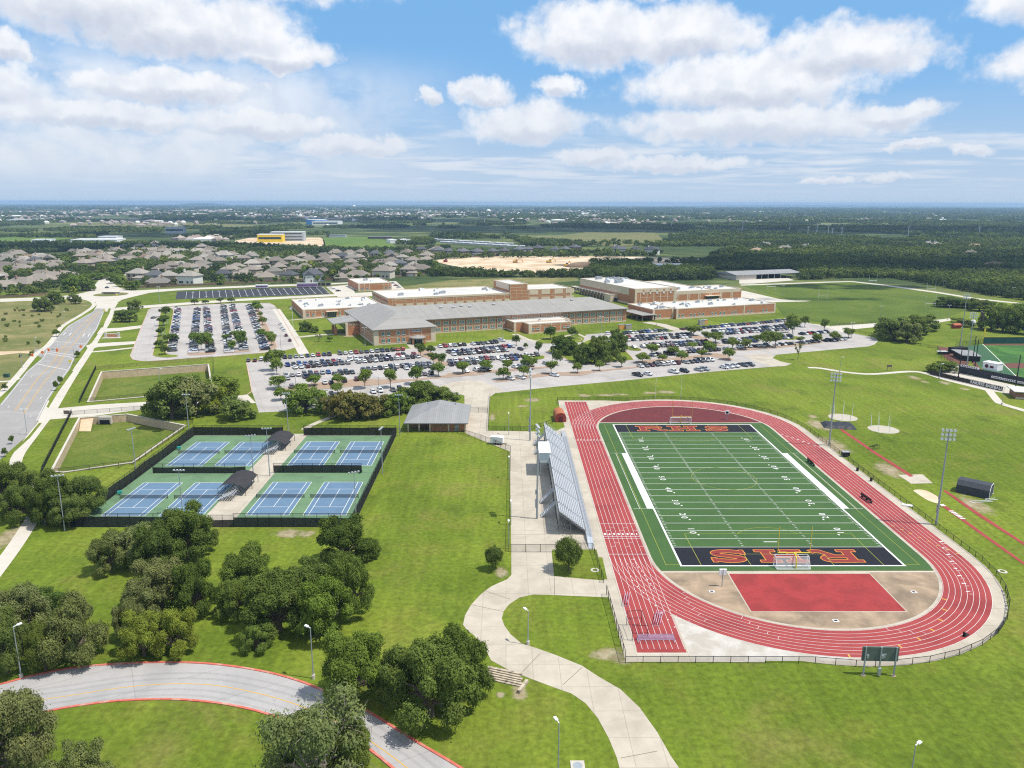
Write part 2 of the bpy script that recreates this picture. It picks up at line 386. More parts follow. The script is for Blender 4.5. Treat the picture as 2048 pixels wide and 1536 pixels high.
def grass_like(name, a, b_, tan, tanamt=.5, sc=.03):
    m = bpy.data.materials.new(name); m.use_nodes = True; N = NT(m.node_tree); b = N.n['Principled BSDF']
    P = N.new('ShaderNodeNewGeometry').outputs['Position']
    c = N.mix(N.ramp(N.noise(P, sc, 6, .62, .6), .35, .65), a+(1,), b_+(1,))
    c = N.mix(N.math('MULTIPLY', N.ramp(N.noise(P, sc*2.3, 6, .66, .8), .52, .72), tanamt), c, tan+(1,))
    f = N.ramp(N.noise(P, .8, 5, .66), .25, .75, .72, 1.28, False)
    N.put(b.inputs['Base Color'], N.mix(1., c, N.comb(f, f, f), 'MULTIPLY')); b.inputs['Roughness'].default_value = .95; b.inputs['Specular IOR Level'].default_value = .1
    return m
M['ground'] = ground_material()
M['scrub'] = grass_like('dry_wild_meadow', (.12, .135, .042), (.20, .18, .075), (.29, .235, .12), .75, .035)
M['practice'] = grass_like('deep_green_practice_turf', (.066, .105, .016), (.10, .138, .02), (.14, .15, .035), .5, .018)
M['pasture'] = grass_like('bright_pasture', (.085, .15, .028), (.115, .17, .035), (.15, .16, .06), .4, .008)
M['savanna'] = grass_like('pale_savanna_grass', (.13, .14, .05), (.17, .165, .07), (.08, .09, .035), .8, .012)
M['pondgrass'] = grass_like('rank_pond_grass', (.085, .125, .018), (.13, .155, .03), (.045, .095, .012), .7, .06)

# ------------------------------------------------------------------ terrain
POND1 = PX(t1, [(805, 176), (1636, 116), (1668, 322), (1140, 372), (772, 405), (700, 412)])
POND2 = PX(t1, [(632, 540), (1000, 512), (1452, 600), (1040, 890), (510, 966), (412, 962)])
def ground():
    outer = [(-16000, -160), (16000, -160), (16000, 20500), (-16000, 20500)]
    vs = [Vector(p) for p in outer]; edges = [(0, 1), (1, 2), (2, 3), (3, 0)]; polys = []
    for P in (POND1, POND2):
        q = [p.xy for p in gp(P)]; polys.append(q); o = len(vs); vs += q; edges += [(o+i, o+(i+1) % len(q)) for i in range(len(q))]
    for gx in range(-600, 601, 300):
        for gy in range(-100, 1200, 300): vs.append(Vector((gx+7.3, gy+11.1)))
    v, e, f, *_ = delaunay_2d_cdt(vs, edges, [], 1, 1e-4)
    def inside(p, q):
        r = False; n = len(q)
        for i in range(n):
            a, b = q[i], q[(i+1) % n]
            if (a.y > p.y) != (b.y > p.y) and p.x < (b.x-a.x)*(p.y-a.y)/(b.y-a.y)+a.x: r = not r
        return r
    mb = MB(); mb.v = [(p.x, p.y, 0) for p in v]
    for t in f:
        c = sum((v[i] for i in t), Vector((0, 0)))/len(t)
        if not any(inside(c, q) for q in polys): mb.f.append(tuple(t)); mb.m.append(0)
    struct('ground', mb, M['ground'])
ground()

def basin(P, depth, name, label):
    q = [p.xy for p in gp(P)]; n = len(q)
    fl = MB(); fl.poly(q, -depth); struct('terrain_basin', fl, M['pondgrass'])
    area = sum(q[i].x*q[(i+1) % n].y-q[(i+1) % n].x*q[i].y for i in range(n)); s = 1 if area > 0 else -1
    w = MB(); cap = MB()
    for i in range(n):
        a, b = q[i], q[(i+1) % n]; d = (b-a).normalized(); o = Vector((d.y, -d.x))*s*.55; e = d*.5
        w.prism([a, b, b+o+e, a+o-e] if s > 0 else [b, a, a+o-e, b+o+e], -depth-.1, .22+.003*i)
        cap.prism([a-o*.15, b-o*.15, b+o*1.15+e, a+o*1.15-e] if s > 0 else [b-o*.15, a-o*.15, a+o*1.15-e, b+o*1.15+e], .24+.003*i, .36+.003*i)
    t = thing(name, label, 'retaining wall', (q[0].x, q[0].y, 0))
    for nm, mb, mm in (('wall_face', w, M['stone']), ('coping', cap, M['conc2'])):
        o = mb.build(nm, mm, t); o.matrix_parent_inverse = Matrix.Translation((-q[0].x, -q[0].y, 0))
    return t
basin(POND1, 3.2, 'pond_wall', 'rough limestone wall around the upper square grassy detention pond beside the avenue')
basin(POND2, 2.6, 'pond_wall', 'limestone wall around the lower angular detention pond next to the tennis courts')

SCRUB = [(-400, 760), (-400, 608), (0, 604), (100, 602), (158, 598), (178, 604), (182, 612), (160, 628), (122, 650), (108, 668), (78, 698), (60, 712), (32, 745), (4, 776), (-30, 810), (-200, 980)]
sheet('land_meadow', SCRUB, .012, M['scrub'])
sheet('field_practice', PX(c4, [(-70, 640), (500, 622), (760, 612), (1000, 640), (1500, 712), (1700, 790), (1440, 895), (940, 920), (640, 938), (250, 872), (180, 770), (460, 755), (300, 745), (100, 690)]), .012, M['practice'])
pr = MB(); a_, b_, c_, d_ = [p.xy for p in gp(PX(c4, [(300, 730), (760, 612), (1500, 712), (900, 905)]))]
sheet('land_pasture', [(645, 476.5), (700, 474), (755, 474), (790, 491), (785, 499), (650, 499)], .5, M['pasture'])
sheet('land_building_site', [(470, 482), (500, 476), (640, 475.5), (648, 480), (652, 495), (560, 491), (470, 489)], .5, M['sand'])
sheet('land_earthworks', [(862, 522), (905, 515.5), (1010, 513), (1130, 512.5), (1300, 514), (1420, 519), (1416, 526), (1300, 528), (1196, 522), (1184, 545), (1060, 551), (985, 546), (900, 531)], .3, M['sand'])
sheet('land_savanna', [(1090, 474), (1180, 464), (1310, 465), (1335, 487), (1230, 494), (1110, 482)], .5, M['savanna'])
sheet('land_hay_field', [(150, 449), (300, 446), (440, 447), (520, 452), (420, 457), (180, 456)], .5, M['savanna'])
sheet('land_green_field', [(-60, 474), (60, 470), (150, 478), (60, 484), (-60, 484)], .5, M['pasture'])
sheet('land_back_lot', [(800, 574), (905, 560), (1010, 556), (1150, 553), (1160, 561), (980, 577), (830, 584)], .014, M['scrub'])

# ------------------------------------------------------------------ roads and pavements on the left
AVE_L = [(-190, 985), (0, 809), (23, 781), (53, 743), (86, 715), (94, 696), (137, 651), (186.6, 623), (192, 617)]
AVE_R = [(210, 617), (208, 623), (195.5, 656), (175, 687), (150, 715), (140, 738), (109, 781), (96.5, 800), (76, 842), (54.6, 872), (16, 905), (-90, 1000)]
sheet('road_avenue', AVE_L+AVE_R, .03, M['road'])
sheet('road_roundabout', [(-300, 600.5), (0, 597.5), (100, 594), (150, 589.5), (181, 582), (189, 571), (196, 562.5), (215, 556), (223, 556), (226, 566), (240, 576), (262, 581.5), (300, 579.5), (352, 577), (352, 581), (300, 585.5), (262, 594.5), (244, 599.5), (232, 607), (228, 613), (215, 623), (186.6, 623), (193, 612), (192, 605), (181, 600), (158, 598.5), (130, 597.5), (100, 600), (0, 604), (-300, 608)], .028, M['conc2'])
sheet('road_street', [(196, 562), (205, 552), (222, 553), (226, 566)], .026, M['conc2'])
sheet('road_close', [(129, 542), (150, 536), (168, 534), (172, 537), (150, 543), (136, 546)], .03, M['conc2'])
sheet('road_lane', [(247, 549), (262, 544), (281, 536.5), (283, 539), (266, 549), (254, 552)], .03, M['conc2'])
sheet('road_culdesac', PX(c2, [(940, 490), (985, 485), (1040, 510), (1000, 580), (950, 580)]), .03, M['conc2'])
sheet('road_back_street', [(352, 577), (420, 574.5), (500, 571), (640, 567), (705, 564.5), (705, 566.5), (640, 570), (500, 574.5), (420, 578), (352, 581)], .03, M['conc2'])
sheet('road_campus_drive', [(232, 615.5), (280, 611.5), (380, 604.5), (479, 597.5), (587, 592.5), (676, 588), (743, 584), (745, 587.5), (676, 592), (587, 596.5), (480, 602), (380, 609), (280, 617), (228, 621)], .03, M['conc2'])
sheet('road_pond_drive', [(100, 839), (75, 842), (96.5, 800), (114, 817), (150, 813.5), (198, 809), (291, 804), (420, 797), (495, 789), (512, 806), (430, 812), (292, 818), (188, 832)], .034, M['conc2'])
sheet('road_entrance', [(204, 657), (240, 655.5), (284, 650.5), (281, 656.5), (240, 662), (197, 664.5)], .036, M['conc2'])
sheet('road_entrance_south', [(172, 691), (190, 687), (230, 684.5), (272, 682.5), (270, 688), (235, 691), (198, 694), (176, 699)], .036, M['conc2'])
sheet('path_entrance', [(183, 703), (225, 699), (266, 694.5), (266, 696.5), (226, 701.5), (184, 705)], .036, M['conc2'])
sheet('road_dirt_track', [(-200, 714), (0, 703), (40, 702), (72, 700.5), (86, 703), (80, 708), (40, 706), (0, 710), (-200, 722)], .02, M['sand'])
# side junction joining the avenue on its left
sheet('road_side_mouth', [(70, 700), (94, 694), (96, 700), (84, 716), (76, 712), (66, 706)], .032, M['road'])
def walkway(name, pts, w, z, m, smooth=True):
    q = [p.xy for p in gp(pts)]
    if smooth: q = smooth_line(q, 4)
    mb = MB(); mb.strip(q, w, z); return struct(name, mb, m)
walkway('pavement_avenue', [(232, 606), (226, 614), (217, 641), (197, 672), (178, 703), (150, 745), (125, 785), (102, 823), (70, 865), (33, 917), (40, 950), (72, 978), (82, 1004), (66, 1036), (26, 1098), (-40, 1185)], 3.4, .05, M['conc2'])
walkway('pavement_meadow', [(100, 597), (132, 595.5), (162, 597.5), (183, 603), (187, 612), (165, 628), (127, 651), (114, 667), (99, 687), (84, 700), (68, 712), (41, 745), (13, 776), (-10, 797), (-100, 880)], 2.9, .05, M['conc2'])
walkway('pavement_crossing', [(-10, 764), (20, 762), (38, 757)], 2.6, .054, M['conc2'])
# grassy verge strips beside the avenue
for pts in ([(217, 617), (213, 630), (206, 643), (202, 655), (206, 655), (211, 641), (218, 629), (222, 617)], [(190, 668), (178, 686), (183, 687), (196, 668)], [(168, 700), (148, 724), (152, 727), (172, 702)],
            [(141, 742), (114, 780), (118, 782), (147, 742)], [(100, 800), (93, 814), (97, 816), (108, 797)], [(78, 846), (56, 873), (22, 905), (28, 905), (60, 876), (84, 846)]):
    sheet('verge_grass', pts, .07, M['ground'])
isl = MB(); cx, cy_ = G(222, 589).xy
isl.prism([(cx+13.5*math.cos(t/24*6.283), cy_+13.5*math.sin(t/24*6.283)) for t in range(24)], .0, .2); struct('roundabout_island_ground', isl, M['scrub'])

def avenue_markings():
    wmk, ymk = MB(), MB()
    L = [G(*p).xy for p in AVE_L[1:8]]; R = [G(*p).xy for p in (AVE_R[1:9])][::-1]
    def along(P, k):
        ds = [0]
        for a, b in zip(P, P[1:]): ds.append(ds[-1]+(b-a).length)
        t = k*ds[-1]
        for i in range(len(P)-1):
            if t <= ds[i+1] or i == len(P)-2: return P[i].lerp(P[i+1], (t-ds[i])/(ds[i+1]-ds[i]))
    N_ = 40
    def lane(f): return [along(L, k/N_).lerp(along(R, k/N_), f) for k in range(N_+1)]
    for f in (.40, .62):
        ymk.strip(lane(f), .14, .05); ymk.strip([p+Vector((.45, 0)) for p in lane(f)], .14, .05)
    for f in (.035, .965): wmk.strip(lane(f), .15, .05)
    for i in range(0, N_, 4):
        for f in (.22, .8): wmk.strip([lane(f)[i], lane(f)[i].lerp(lane(f)[i+1], .5)], .12, .05)
    for k0, k1, n in ((.34, .40, 6), (.44, .50, 6), (.80, .95, 9)):          # yellow hatching on the median
        for j in range(n):
            k = k0+(k1-k0)*j/n; a = along(L, k).lerp(along(R, k), .41); b = along(L, k+.012).lerp(along(R, k+.012), .61); ymk.strip([a, b], .28, .05)
    for k in (.405, .425, .54, .30):                                       # crosswalk and stop lines
        wmk.strip([along(L, k).lerp(along(R, k), .05), along(L, k).lerp(along(R, k), .95)], .35, .055)
    for f in (.12, .3, .72, .88):                                          # turn arrows
        for k in (.62,):
            a = along(L, k).lerp(along(R, k), f); b = along(L, k+.03).lerp(along(R, k+.03), f); d = (b-a).normalized(); q = Vector((-d.y, d.x))
            wmk.strip([a, b], .3, .052); wmk.poly([b+d*1.6, b+q*.8, b-q*.8], .052)
    struct('road_markings', wmk, M['white']); struct('road_markings_yellow', ymk, M['yellow'])
avenue_markings()
sheet('lot_black_asphalt', [(354, 583.5), (351, 598.5), (500, 593.8), (660, 588), (643, 572.5), (500, 578.5)], .04, M['black_tar'])
bl = MB()
for i in range(22):
    k = (i+1.5)/22.5; a = G(354+(643-354)*k, 583.5-(583.5-572.5)*k); b = G(351+(660-351)*k, 598.5-(598.5-588)*k)
    bl.strip([a.lerp(b, .04).xy, a.lerp(b, .96).xy], .2, .055)
    if i % 2:
        for f in (.2, .82):
            m_ = a.lerp(b, f).xy; bl.strip([m_-Vector((1.8, .2)), m_+Vector((1.8, -.2))], .5, .06)
struct('lot_markings', bl, M['white'])

# ------------------------------------------------------------------ car parks
WEST_LOT = [(297, 620), (302, 617), (310, 615.5), (396, 610), (484, 606), (539, 606.5), (549, 611), (560, 628), (598, 692), (585, 697), (562, 703), (426, 714), (297, 722.7), (280, 722), (266, 719.5), (260.6, 712), (267, 696), (282, 656), (292, 633)]
MAIN_LOT = [(492.5, 723), (560, 716), (640, 710), (820, 697), (872, 692.5), (1009, 680), (1046, 678.5), (1072, 681), (1120, 690), (1165, 684), (1172, 669), (1212, 666), (1240, 668.5), (1338, 664), (1396, 656.5), (1474, 648.5), (1582, 639), (1618, 646), (1687, 664.5), (1706, 667), (1749, 676), (1755, 682), (1748, 689), (1735, 693), (1640, 701.5), (1552, 709.5), (1545, 717), (1570, 731.5), (1416, 744), (1244, 761.5), (1115, 773), (994, 786), (880, 791), (805, 798), (720, 803), (655, 814), (560, 823), (518, 825), (504, 783)]
sheet('lot_west_paving', WEST_LOT, .024, M['lot']); sheet('lot_main_paving', MAIN_LOT, .024, M['lot'])
sheet('lot_gate_road', [(1617, 646.5), (1660, 652), (1757, 646), (1860, 641), (1900, 636.5), (1902, 641), (1862, 647.5), (1757, 653.5), (1687, 660.5), (1687, 665)], .02, M['conc2'])
sheet('lot_back_yard', PX(c2, [(600, 685), (800, 665), (830, 740), (1000, 730), (1000, 755), (700, 770)]), .034, M['conc2'])
sheet('lot_small_yard', PX(c2, [(1090, 640), (1150, 640), (1240, 720), (1110, 720)]), .03, M['conc2'])
sheet('lot_east_apron', PX(c7, [(1215, 205), (1300, 220), (1450, 255), (1640, 298), (1800, 312), (1960, 315), (1900, 322), (1570, 330), (1500, 335), (1240, 285), (1190, 290)]), .02, M['conc2'])
sheet('path_field_loop', PX(c4, [(-70, 632), (150, 626), (520, 612), (760, 606), (1000, 632), (1400, 686), (1700, 735), (2048, 772), (2048, 780), (1700, 744), (1400, 696), (1000, 641), (760, 612), (520, 619), (150, 634), (-70, 640)]), .03, M['conc2'])
sheet('lot_barn_yard', PX(c4, [(-80, 590), (60, 585), (290, 585), (330, 600), (20, 625), (-80, 625)]), .02, M['conc2'])
sheet('plaza_gate', PX(s3, [(370, 150), (470, 115), (640, 95), (760, 105), (870, 150), (985, 205), (890, 215), (838, 250), (825, 400), (820, 566), (1240, 572), (1280, 575), (1280, 680), (1035, 750), (1035, 765), (800, 670), (610, 590), (610, 560), (640, 400), (600, 330), (600, 240)]), .03, M['conc'])
sheet('plaza_east_gate', PX(c7, [(1265, 880), (1440, 860), (1570, 870), (1560, 900), (1640, 935), (1760, 960), (1690, 985), (1560, 990), (1500, 975)]), .03, M['conc'])
walkway('path_to_baseball', PX(c8, [(-120, 880), (0, 886), (250, 925), (520, 945), (880, 920), (1050, 935), (1280, 1005), (1500, 1060), (1700, 1110)]), 3.2, .05, M['conc2'])
walkway('path_baseball_spur', PX(c8, [(1690, 1100), (1780, 1210), (1830, 1245), (2048, 1310), (2250, 1370)]), 3.2, .053, M['conc2'])
walkway('path_flagpole', PX(c5, [(-40, 400), (100, 610), (150, 690), (245, 860)]), 5.5, .04, M['conc2'], False)
walkway('path_west_door', PX(c5, [(60, 517), (235, 503), (470, 485), (640, 470)]), 2.6, .044, M['conc'], False)
walkway('path_canopy', PX(c5, [(165, 690), (440, 662), (700, 655)]), 4.6, .046, M['conc'], False)
walkway('path_hip_door', PX(c5, [(1360, 760), (1390, 790), (1430, 810)]), 7, .04, M['conc'], False)
walkway('path_pavilion', PX(c6, [(660, 655), (770, 705), (900, 740)]), 4, .045, M['conc'], False)
walkway('path_drive_walk', PX(c6, [(1130, 690), (1300, 650), (1400, 695)]), 3, .045, M['conc'], False)
walkway('path_east_door', PX(c7, [(270, 535), (420, 560), (640, 630)]), 8, .044, M['conc'], False)
walkway('path_tennis', PX(t2, [(815, 470), (900, 425), (1000, 385), (1090, 350)]), 2.3, .045, M['conc'], True)

def kerb(name, pxs, w, h, m, closed=False, z0=0., smooth=False):
    q = [p.xy for p in gp(pxs)]
    if smooth: q = smooth_line(q, 6, closed)
    mb = MB(); n = len(q)
    for i in range(n if closed else n-1):
        a, b = q[i], q[(i+1) % n]; d = (b-a).normalized(); o = Vector((-d.y, d.x))*w/2; e = d*.02
        mb.prism([a-o-e, b-o+e, b+o+e, a+o-e], z0, h+.0007*(i % 5))
    return struct(name, mb, m)
kerb('kerb_west_lot', WEST_LOT, .35, .17, M['palecurb'], True)
kerb('kerb_main_lot_front', [(994, 786), (1115, 773), (1244, 761.5), (1416, 744), (1570, 731.5)], .4, .17, M['conc2'])
kerb('kerb_main_lot_side', [(560, 716), (492.5, 723), (504, 783), (495, 789)], .4, .17, M['palecurb'])
kerb('kerb_main_lot_loop', [(1687, 664.5), (1706, 667), (1749, 676), (1755, 682), (1748, 689), (1735, 693), (1640, 701.5), (1552, 709.5)], .5, .17, M['conc2'])
def island(pxs, m, kname='kerb_island', gname='island_ground', h=.14, smooth=True, kcol='palecurb'):
    q = [p.xy for p in gp(pxs)]
    if smooth: q = smooth_line(q, 4, True)
    mb = MB(); mb.prism(q, .0, h); struct(gname, mb, M[m])
    k = MB(); k.strip(q, .35, h+.006, closed=True); struct(kname, k, M[kcol])
for p_, m_ in ((PX(w4, [(385, 345), (400, 400), (370, 560), (340, 760), (320, 885), (445, 905), (440, 925), (300, 935), (165, 915), (160, 860), (205, 690), (235, 450), (280, 360)]), 'ground'),
               (PX(w4, [(600, 885), (880, 870), (870, 895), (610, 908)]), 'mulch'), (PX(w4, [(1035, 870), (1300, 848), (1300, 862), (1040, 885)]), 'mulch'),
               (PX(w4, [(1425, 345), (1500, 480), (1560, 600), (1640, 770), (1630, 825), (1440, 860), (1460, 835), (1565, 815), (1560, 760), (1480, 610), (1400, 370)]), 'mulch'),
               (PX(c5, [(-30, 1235), (340, 1160), (700, 1125), (850, 1120), (1330, 1120), (1700, 1080), (2040, 1060), (2040, 1075), (1500, 1120), (1000, 1175), (500, 1215), (0, 1250)]), 'mulch'),
               (PX(c6, [(0, 1055), (300, 1040), (700, 1010), (1000, 990), (1010, 1000), (700, 1030), (300, 1060), (0, 1080)]), 'mulch'),
               (PX(c5, [(1400, 850), (1490, 820), (1600, 880), (1700, 950), (1740, 985), (1640, 960), (1500, 900)]), 'mulch'),
               (PX(c6, [(885, 735), (960, 700), (1150, 685), (1310, 690), (1350, 712), (1280, 735), (1050, 752), (920, 750)]), 'ground'),
               (PX(c6, [(1010, 820), (1100, 790), (1300, 770), (1500, 700), (1750, 800), (1870, 905), (1840, 925), (1600, 940), (1380, 965), (1270, 960), (1150, 890), (1020, 840)]), 'ground'),
               (PX(c6, [(860, 880), (960, 880), (965, 905), (905, 918), (850, 905)]), 'ground'), (PX(c6, [(1790, 795), (1860, 780), (1960, 815), (1930, 830), (1840, 822)]), 'ground'),
               (PX(c6, [(900, 1060), (1350, 1040), (1640, 1015), (1960, 985), (1960, 996), (1500, 1045), (1340, 1080), (1000, 1075)]), 'mulch'),
               (PX(c6, [(460, 1135), (640, 1100), (800, 1080), (1090, 1055), (1000, 1085), (700, 1120), (500, 1150)]), 'mulch'),
               (PX(c7, [(180, 935), (600, 895), (1000, 855), (1150, 915), (1080, 925), (930, 890), (600, 930), (200, 955)]), 'mulch'),
               (PX(c7, [(690, 670), (830, 680), (1000, 760), (1080, 775), (960, 770), (760, 700)]), 'mulch'),
               (PX(c7, [(1180, 820), (1500, 785), (1900, 750), (2040, 738), (2040, 752), (1600, 800), (1250, 825)]), 'mulch'),
               (PX(c7, [(1640, 690), (1760, 680), (1850, 690), (1780, 715), (1680, 712)]), 'ground')):
    island(p_, m_)

# ------------------------------------------------------------------ plaza, winding path and the looping drive in front
plz = MB(); x0_ = G(1021, 1000).x; plz.poly([(x0_, 163), (21, 163), (21, 262), (x0_, 236)], .028); struct('plaza_ground', plz, M['conc'])
sheet('path_stadium', PX(n2, [(1553, -120), (1555, 430), (1530, 455), (1440, 495), (1380, 540), (1325, 600), (1290, 660), (1278, 715), (1300, 745), (1340, 775), (1375, 820), (1410, 865), (1440, 920), (1550, 980), (1680, 1030), (1800, 1075), (1900, 1110), (1980, 1165), (2050, 1250), (2115, 1370), (2160, 1480), (2190, 1600),
      (2560, 1600), (2470, 1470), (2390, 1330), (2290, 1190), (2180, 1085), (2050, 1010), (1960, 950), (1800, 885), (1700, 850), (1610, 820), (1550, 770), (1515, 720), (1500, 680), (1510, 640), (1540, 600), (1600, 560), (1680, 542), (1790, 545), (1900, 550), (2150, 560), (2140, 465), (2000, 455), (1800, 437), (1786, 300), (1800, 250), (1830, 205), (1790, -120)]), .03, M['conc'])
lawn = MB(); lawn.poly([p.xy for p in gp(PX(s4, [(672, 495), (700, 700), (1185, 742), (1140, 535), (960, 530)]))], .04); struct('lawn_patch_ground', lawn, M['ground'])
joints = MB()
for a, b in (((1553, 200), (1790, 200)), ((1553, 300), (1786, 300)), ((1400, 520), (1550, 570)), ((1325, 600), (1510, 640)), ((1620, 985), (1720, 880)), ((1850, 1060), (1960, 960)), ((1800, 437), (1803, 545)), ((2180, 1480), (2390, 1440))):
    joints.strip([G(*n2(*a)).xy, G(*n2(*b)).xy], .12, .042)
struct('path_joints', joints, mat('dark_joint', (.2, .17, .14), .9, 0))
LOOP_O = [(-140, 1395), (0, 1369), (60, 1353), (140, 1337), (240, 1328), (350, 1325), (440, 1330), (530, 1344), (600, 1363), (660, 1388), (740, 1426), (830, 1482), (930, 1542), (1010, 1600)]
LOOP_I = [(620, 1560), (565, 1446), (500, 1426), (430, 1411), (340, 1402), (240, 1405), (170, 1413), (110, 1422), (0, 1448), (-140, 1490)]
oL = smooth_line([p.xy for p in gp(LOOP_O)], 5); iL = smooth_line([p.xy for p in gp([(900, 1640), (740, 1500), (640, 1452), (565, 1437), (500, 1419), (430, 1406), (340, 1399), (240, 1402), (170, 1410), (110, 1420), (0, 1446), (-140, 1490)])], 5)
lp = MB(); lp.poly(oL+iL, .03); struct('road_loop', lp, M['drive'])
kerb('kerb_loop_outer', LOOP_O, .42, .15, M['redcurb'], smooth=True)
kerb('kerb_loop_inner', [(900, 1640), (740, 1500), (640, 1452), (565, 1437), (500, 1419), (430, 1406), (340, 1399), (240, 1402), (170, 1410), (110, 1420), (0, 1446), (-140, 1490)], .42, .15, M['redcurb'], smooth=True)
ym = MB(); ym.strip(smooth_line([p.xy for p in gp([(-140, 1440), (0, 1412), (130, 1393), (240, 1376), (340, 1368), (430, 1371), (520, 1388), (600, 1412), (690, 1452), (780, 1510), (880, 1590)])], 5), .16, .045); struct('road_loop_centre_line', ym, M['yellow'])
CL_ = smooth_line([p.xy for p in gp([(-140, 1440), (0, 1412), (130, 1393), (240, 1376), (340, 1368), (430, 1371), (520, 1388), (600, 1412), (690, 1452), (780, 1510), (880, 1590)])], 5)
wr_ = MB()
for off in (-3., -1.5, 1.5, 3.):
    q_ = []
    for i, p in enumerate(CL_):
        d = (CL_[min(i+1, len(CL_)-1)]-CL_[max(i-1, 0)]).normalized(); q_.append(p+Vector((-d.y, d.x))*off)
    wr_.strip(q_, .55, .038)
struct('road_wear', wr_, mat('tyre_worn_asphalt', (.2, .195, .2), .8, .2, .3, alpha=.09))

def patch_mat():
    m = bpy.data.materials.new('worn_bare_earth'); m.use_nodes = True; N = NT(m.node_tree); b = N.n['Principled BSDF']
    P = N.new('ShaderNodeNewGeometry').outputs['Position']; L_ = N.new('ShaderNodeTexCoord').outputs['Object']; x, y, z = N.xyz(L_)
    r = N.math('SQRT', N.math('ADD', N.math('MULTIPLY', x, x), N.math('MULTIPLY', y, y)))
    n = N.math('ADD', N.noise(P, .35, 6, .68, .6), N.math('MULTIPLY', N.noise(P, 1.6, 4, .7), .35))
    a = N.ramp(N.math('SUBTRACT', N.math('ADD', n, .1), N.math('MULTIPLY', r, .62)), .2, .56)
    c = N.mix(N.ramp(N.noise(P, .5, 5, .65), .35, .65), (.36, .27, .165, 1), (.52, .43, .32, 1)); N.put(b.inputs['Base Color'], c); b.inputs['Roughness'].default_value = .95; N.put(b.inputs['Alpha'], N.math('MULTIPLY', a, .55)); return m
PATCH = patch_mat(); PATCH_ME = MB().poly([(math.cos(i*.2618), math.sin(i*.2618), 0) for i in range(24)]).mesh('land_bare_patch', PATCH)
def patch(px, py, wpx, hpx, z=.011):
    """worn, crumbling patch of bare earth about wpx by hpx photo pixels"""
    c = G(px, py); a = G(px-wpx/2, py); b = G(px, py-hpx/2); o = put('land_bare_patch', PATCH_ME, None, (c.x, c.y, z)); o.scale = ((c-a).length, max((b-c).length, 1.), 1); o['kind'] = 'structure'
for q_ in ((1215, 1308, 90, 34), (1245, 1318, 60, 30), (576, 1067, 80, 22), (610, 1068, 50, 16), (1002, 1145, 36, 26), (16, 1075, 70, 60), (1040, 1385, 40, 40), (1000, 1390, 24, 14), (1890, 766, 26, 8), (1850, 764, 16, 6), (1828, 755, 26, 10), (1930, 778, 26, 5), (1168, 791, 36, 8), (1212, 790, 60, 6), (1240, 789, 50, 5), (1333, 784, 46, 9), (1300, 786, 40, 6), (1626, 833, 24, 10), (1780, 940, 60, 34), (1640, 850, 60, 26), (1660, 890, 80, 40), (985, 835, 16, 18), (1065, 800, 44, 10), (1045, 812, 30, 6), (1410, 1085, 1, 1), (20, 688, 70, 16), (50, 690, 40, 8), (700, 672, 40, 6), (1795, 1150, 160, 60), (1950, 1010, 60, 40)): patch(*q_)
# ------------------------------------------------------------------ track and field (metres; the field runs along +Y)
CX, Y0, Y1 = 63.2, 159.6, 259.2
def oval(R, n=40):
    p = [(CX+R*math.cos(math.pi*i/n), Y1+R*math.sin(math.pi*i/n)) for i in range(n+1)]
    return p+[(CX-R*math.cos(math.pi*i/n), Y0-R*math.sin(math.pi*i/n)) for i in range(n+1)]
def ring(mb, ra, rb, z):
    a, b = oval(ra), oval(rb); n = len(a)
    mb.add([(p[0], p[1], z) for p in a+b], [(i, (i+1) % n, (i+1) % n+n, i+n) for i in range(n)]); return mb
RI, LW = 31.25, 1.085
RO = RI+8*LW
ap = MB(); q = []
ap.poly([(20.8, 299.5), (20.8, 118.6), (45, 118.4)]+[(CX+(RO+2.6)*math.cos(t), Y0+(RO+2.6)*math.sin(t)) for t in [math.radians(-115+i*115/14) for i in range(15)]]+[(CX+(RO+2.6)*math.cos(t), Y1+(RO+2.2)*math.sin(t)) for t in [math.radians(i*112/14) for i in range(15)]]+[(40, 299.5)], .034)
struct('pavement_track_apron', ap, M['conc'])
struct('track_surface', ring(MB(), RI-.1, RO, .05), M['track'])
ch = MB(); ch.poly([(CX-RO, 121.4), (CX-RI+.1, 121.4), (CX-RI+.1, Y0+4), (CX-RO, Y0+4)], .042); ch.poly([(CX-RO, Y1-4), (CX-RI+.1, Y1-4), (CX-RI+.1, 297.3), (CX-RO, 297.3)], .042)
struct('track_chute', ch, M['track'])
pv = MB(); pv.poly([(32.5, 124), (32.6, 147), (37, 137), (45, 127.5), (54, 122.5), (60, 120.6), (60, 118.8), (32.5, 118.8)], .037); struct('pavement_pale_wedge', pv, mat('bleached_slab', (.46, .435, .40), .9, .14, .6, big=((.36, .325, .28), .22, .42, .62, .85)))
ln = MB()
for k in range(9):
    R = RI+LW*k; ring(ln, R-.03, R+.03, .062)
    x = CX-R
    for a, b in ((122.5, Y0), (Y1, 297)): ln.strip([(x, a), (x, b)], .06, .058)
kb = MB(); ring(kb, RI-.75, RI-.12, .06); struct('kerb_track_inner', kb, M['conc'])
for (ya, wd) in ((170.1, .16), (168.9, .1), (160.5, .12), (177.5, .1), (120.9, .1)): ln.strip([(CX-RO, ya), (CX-RI, ya)], wd, .064)
for (a0, kk) in ((212, 6), (236, 5), (285, 4)):   # short exchange-zone ticks round the bend
    for k in range(kk):
        t = math.radians(a0+k*3.1); R = RI+LW*k
        ln.strip([(CX+R*math.cos(t), Y0+R*math.sin(t)), (CX+(R+LW)*math.cos(t), Y0+(R+LW)*math.sin(t))], .06, .066)
for k in range(8):
    for yy in (164.6, 166.5, 173.4, 175): 
        if (k+int(yy)) % 3 == 0: ln.strip([(CX-RO+k*LW, yy), (CX-RO+(k+1)*LW, yy)], .08, .066)
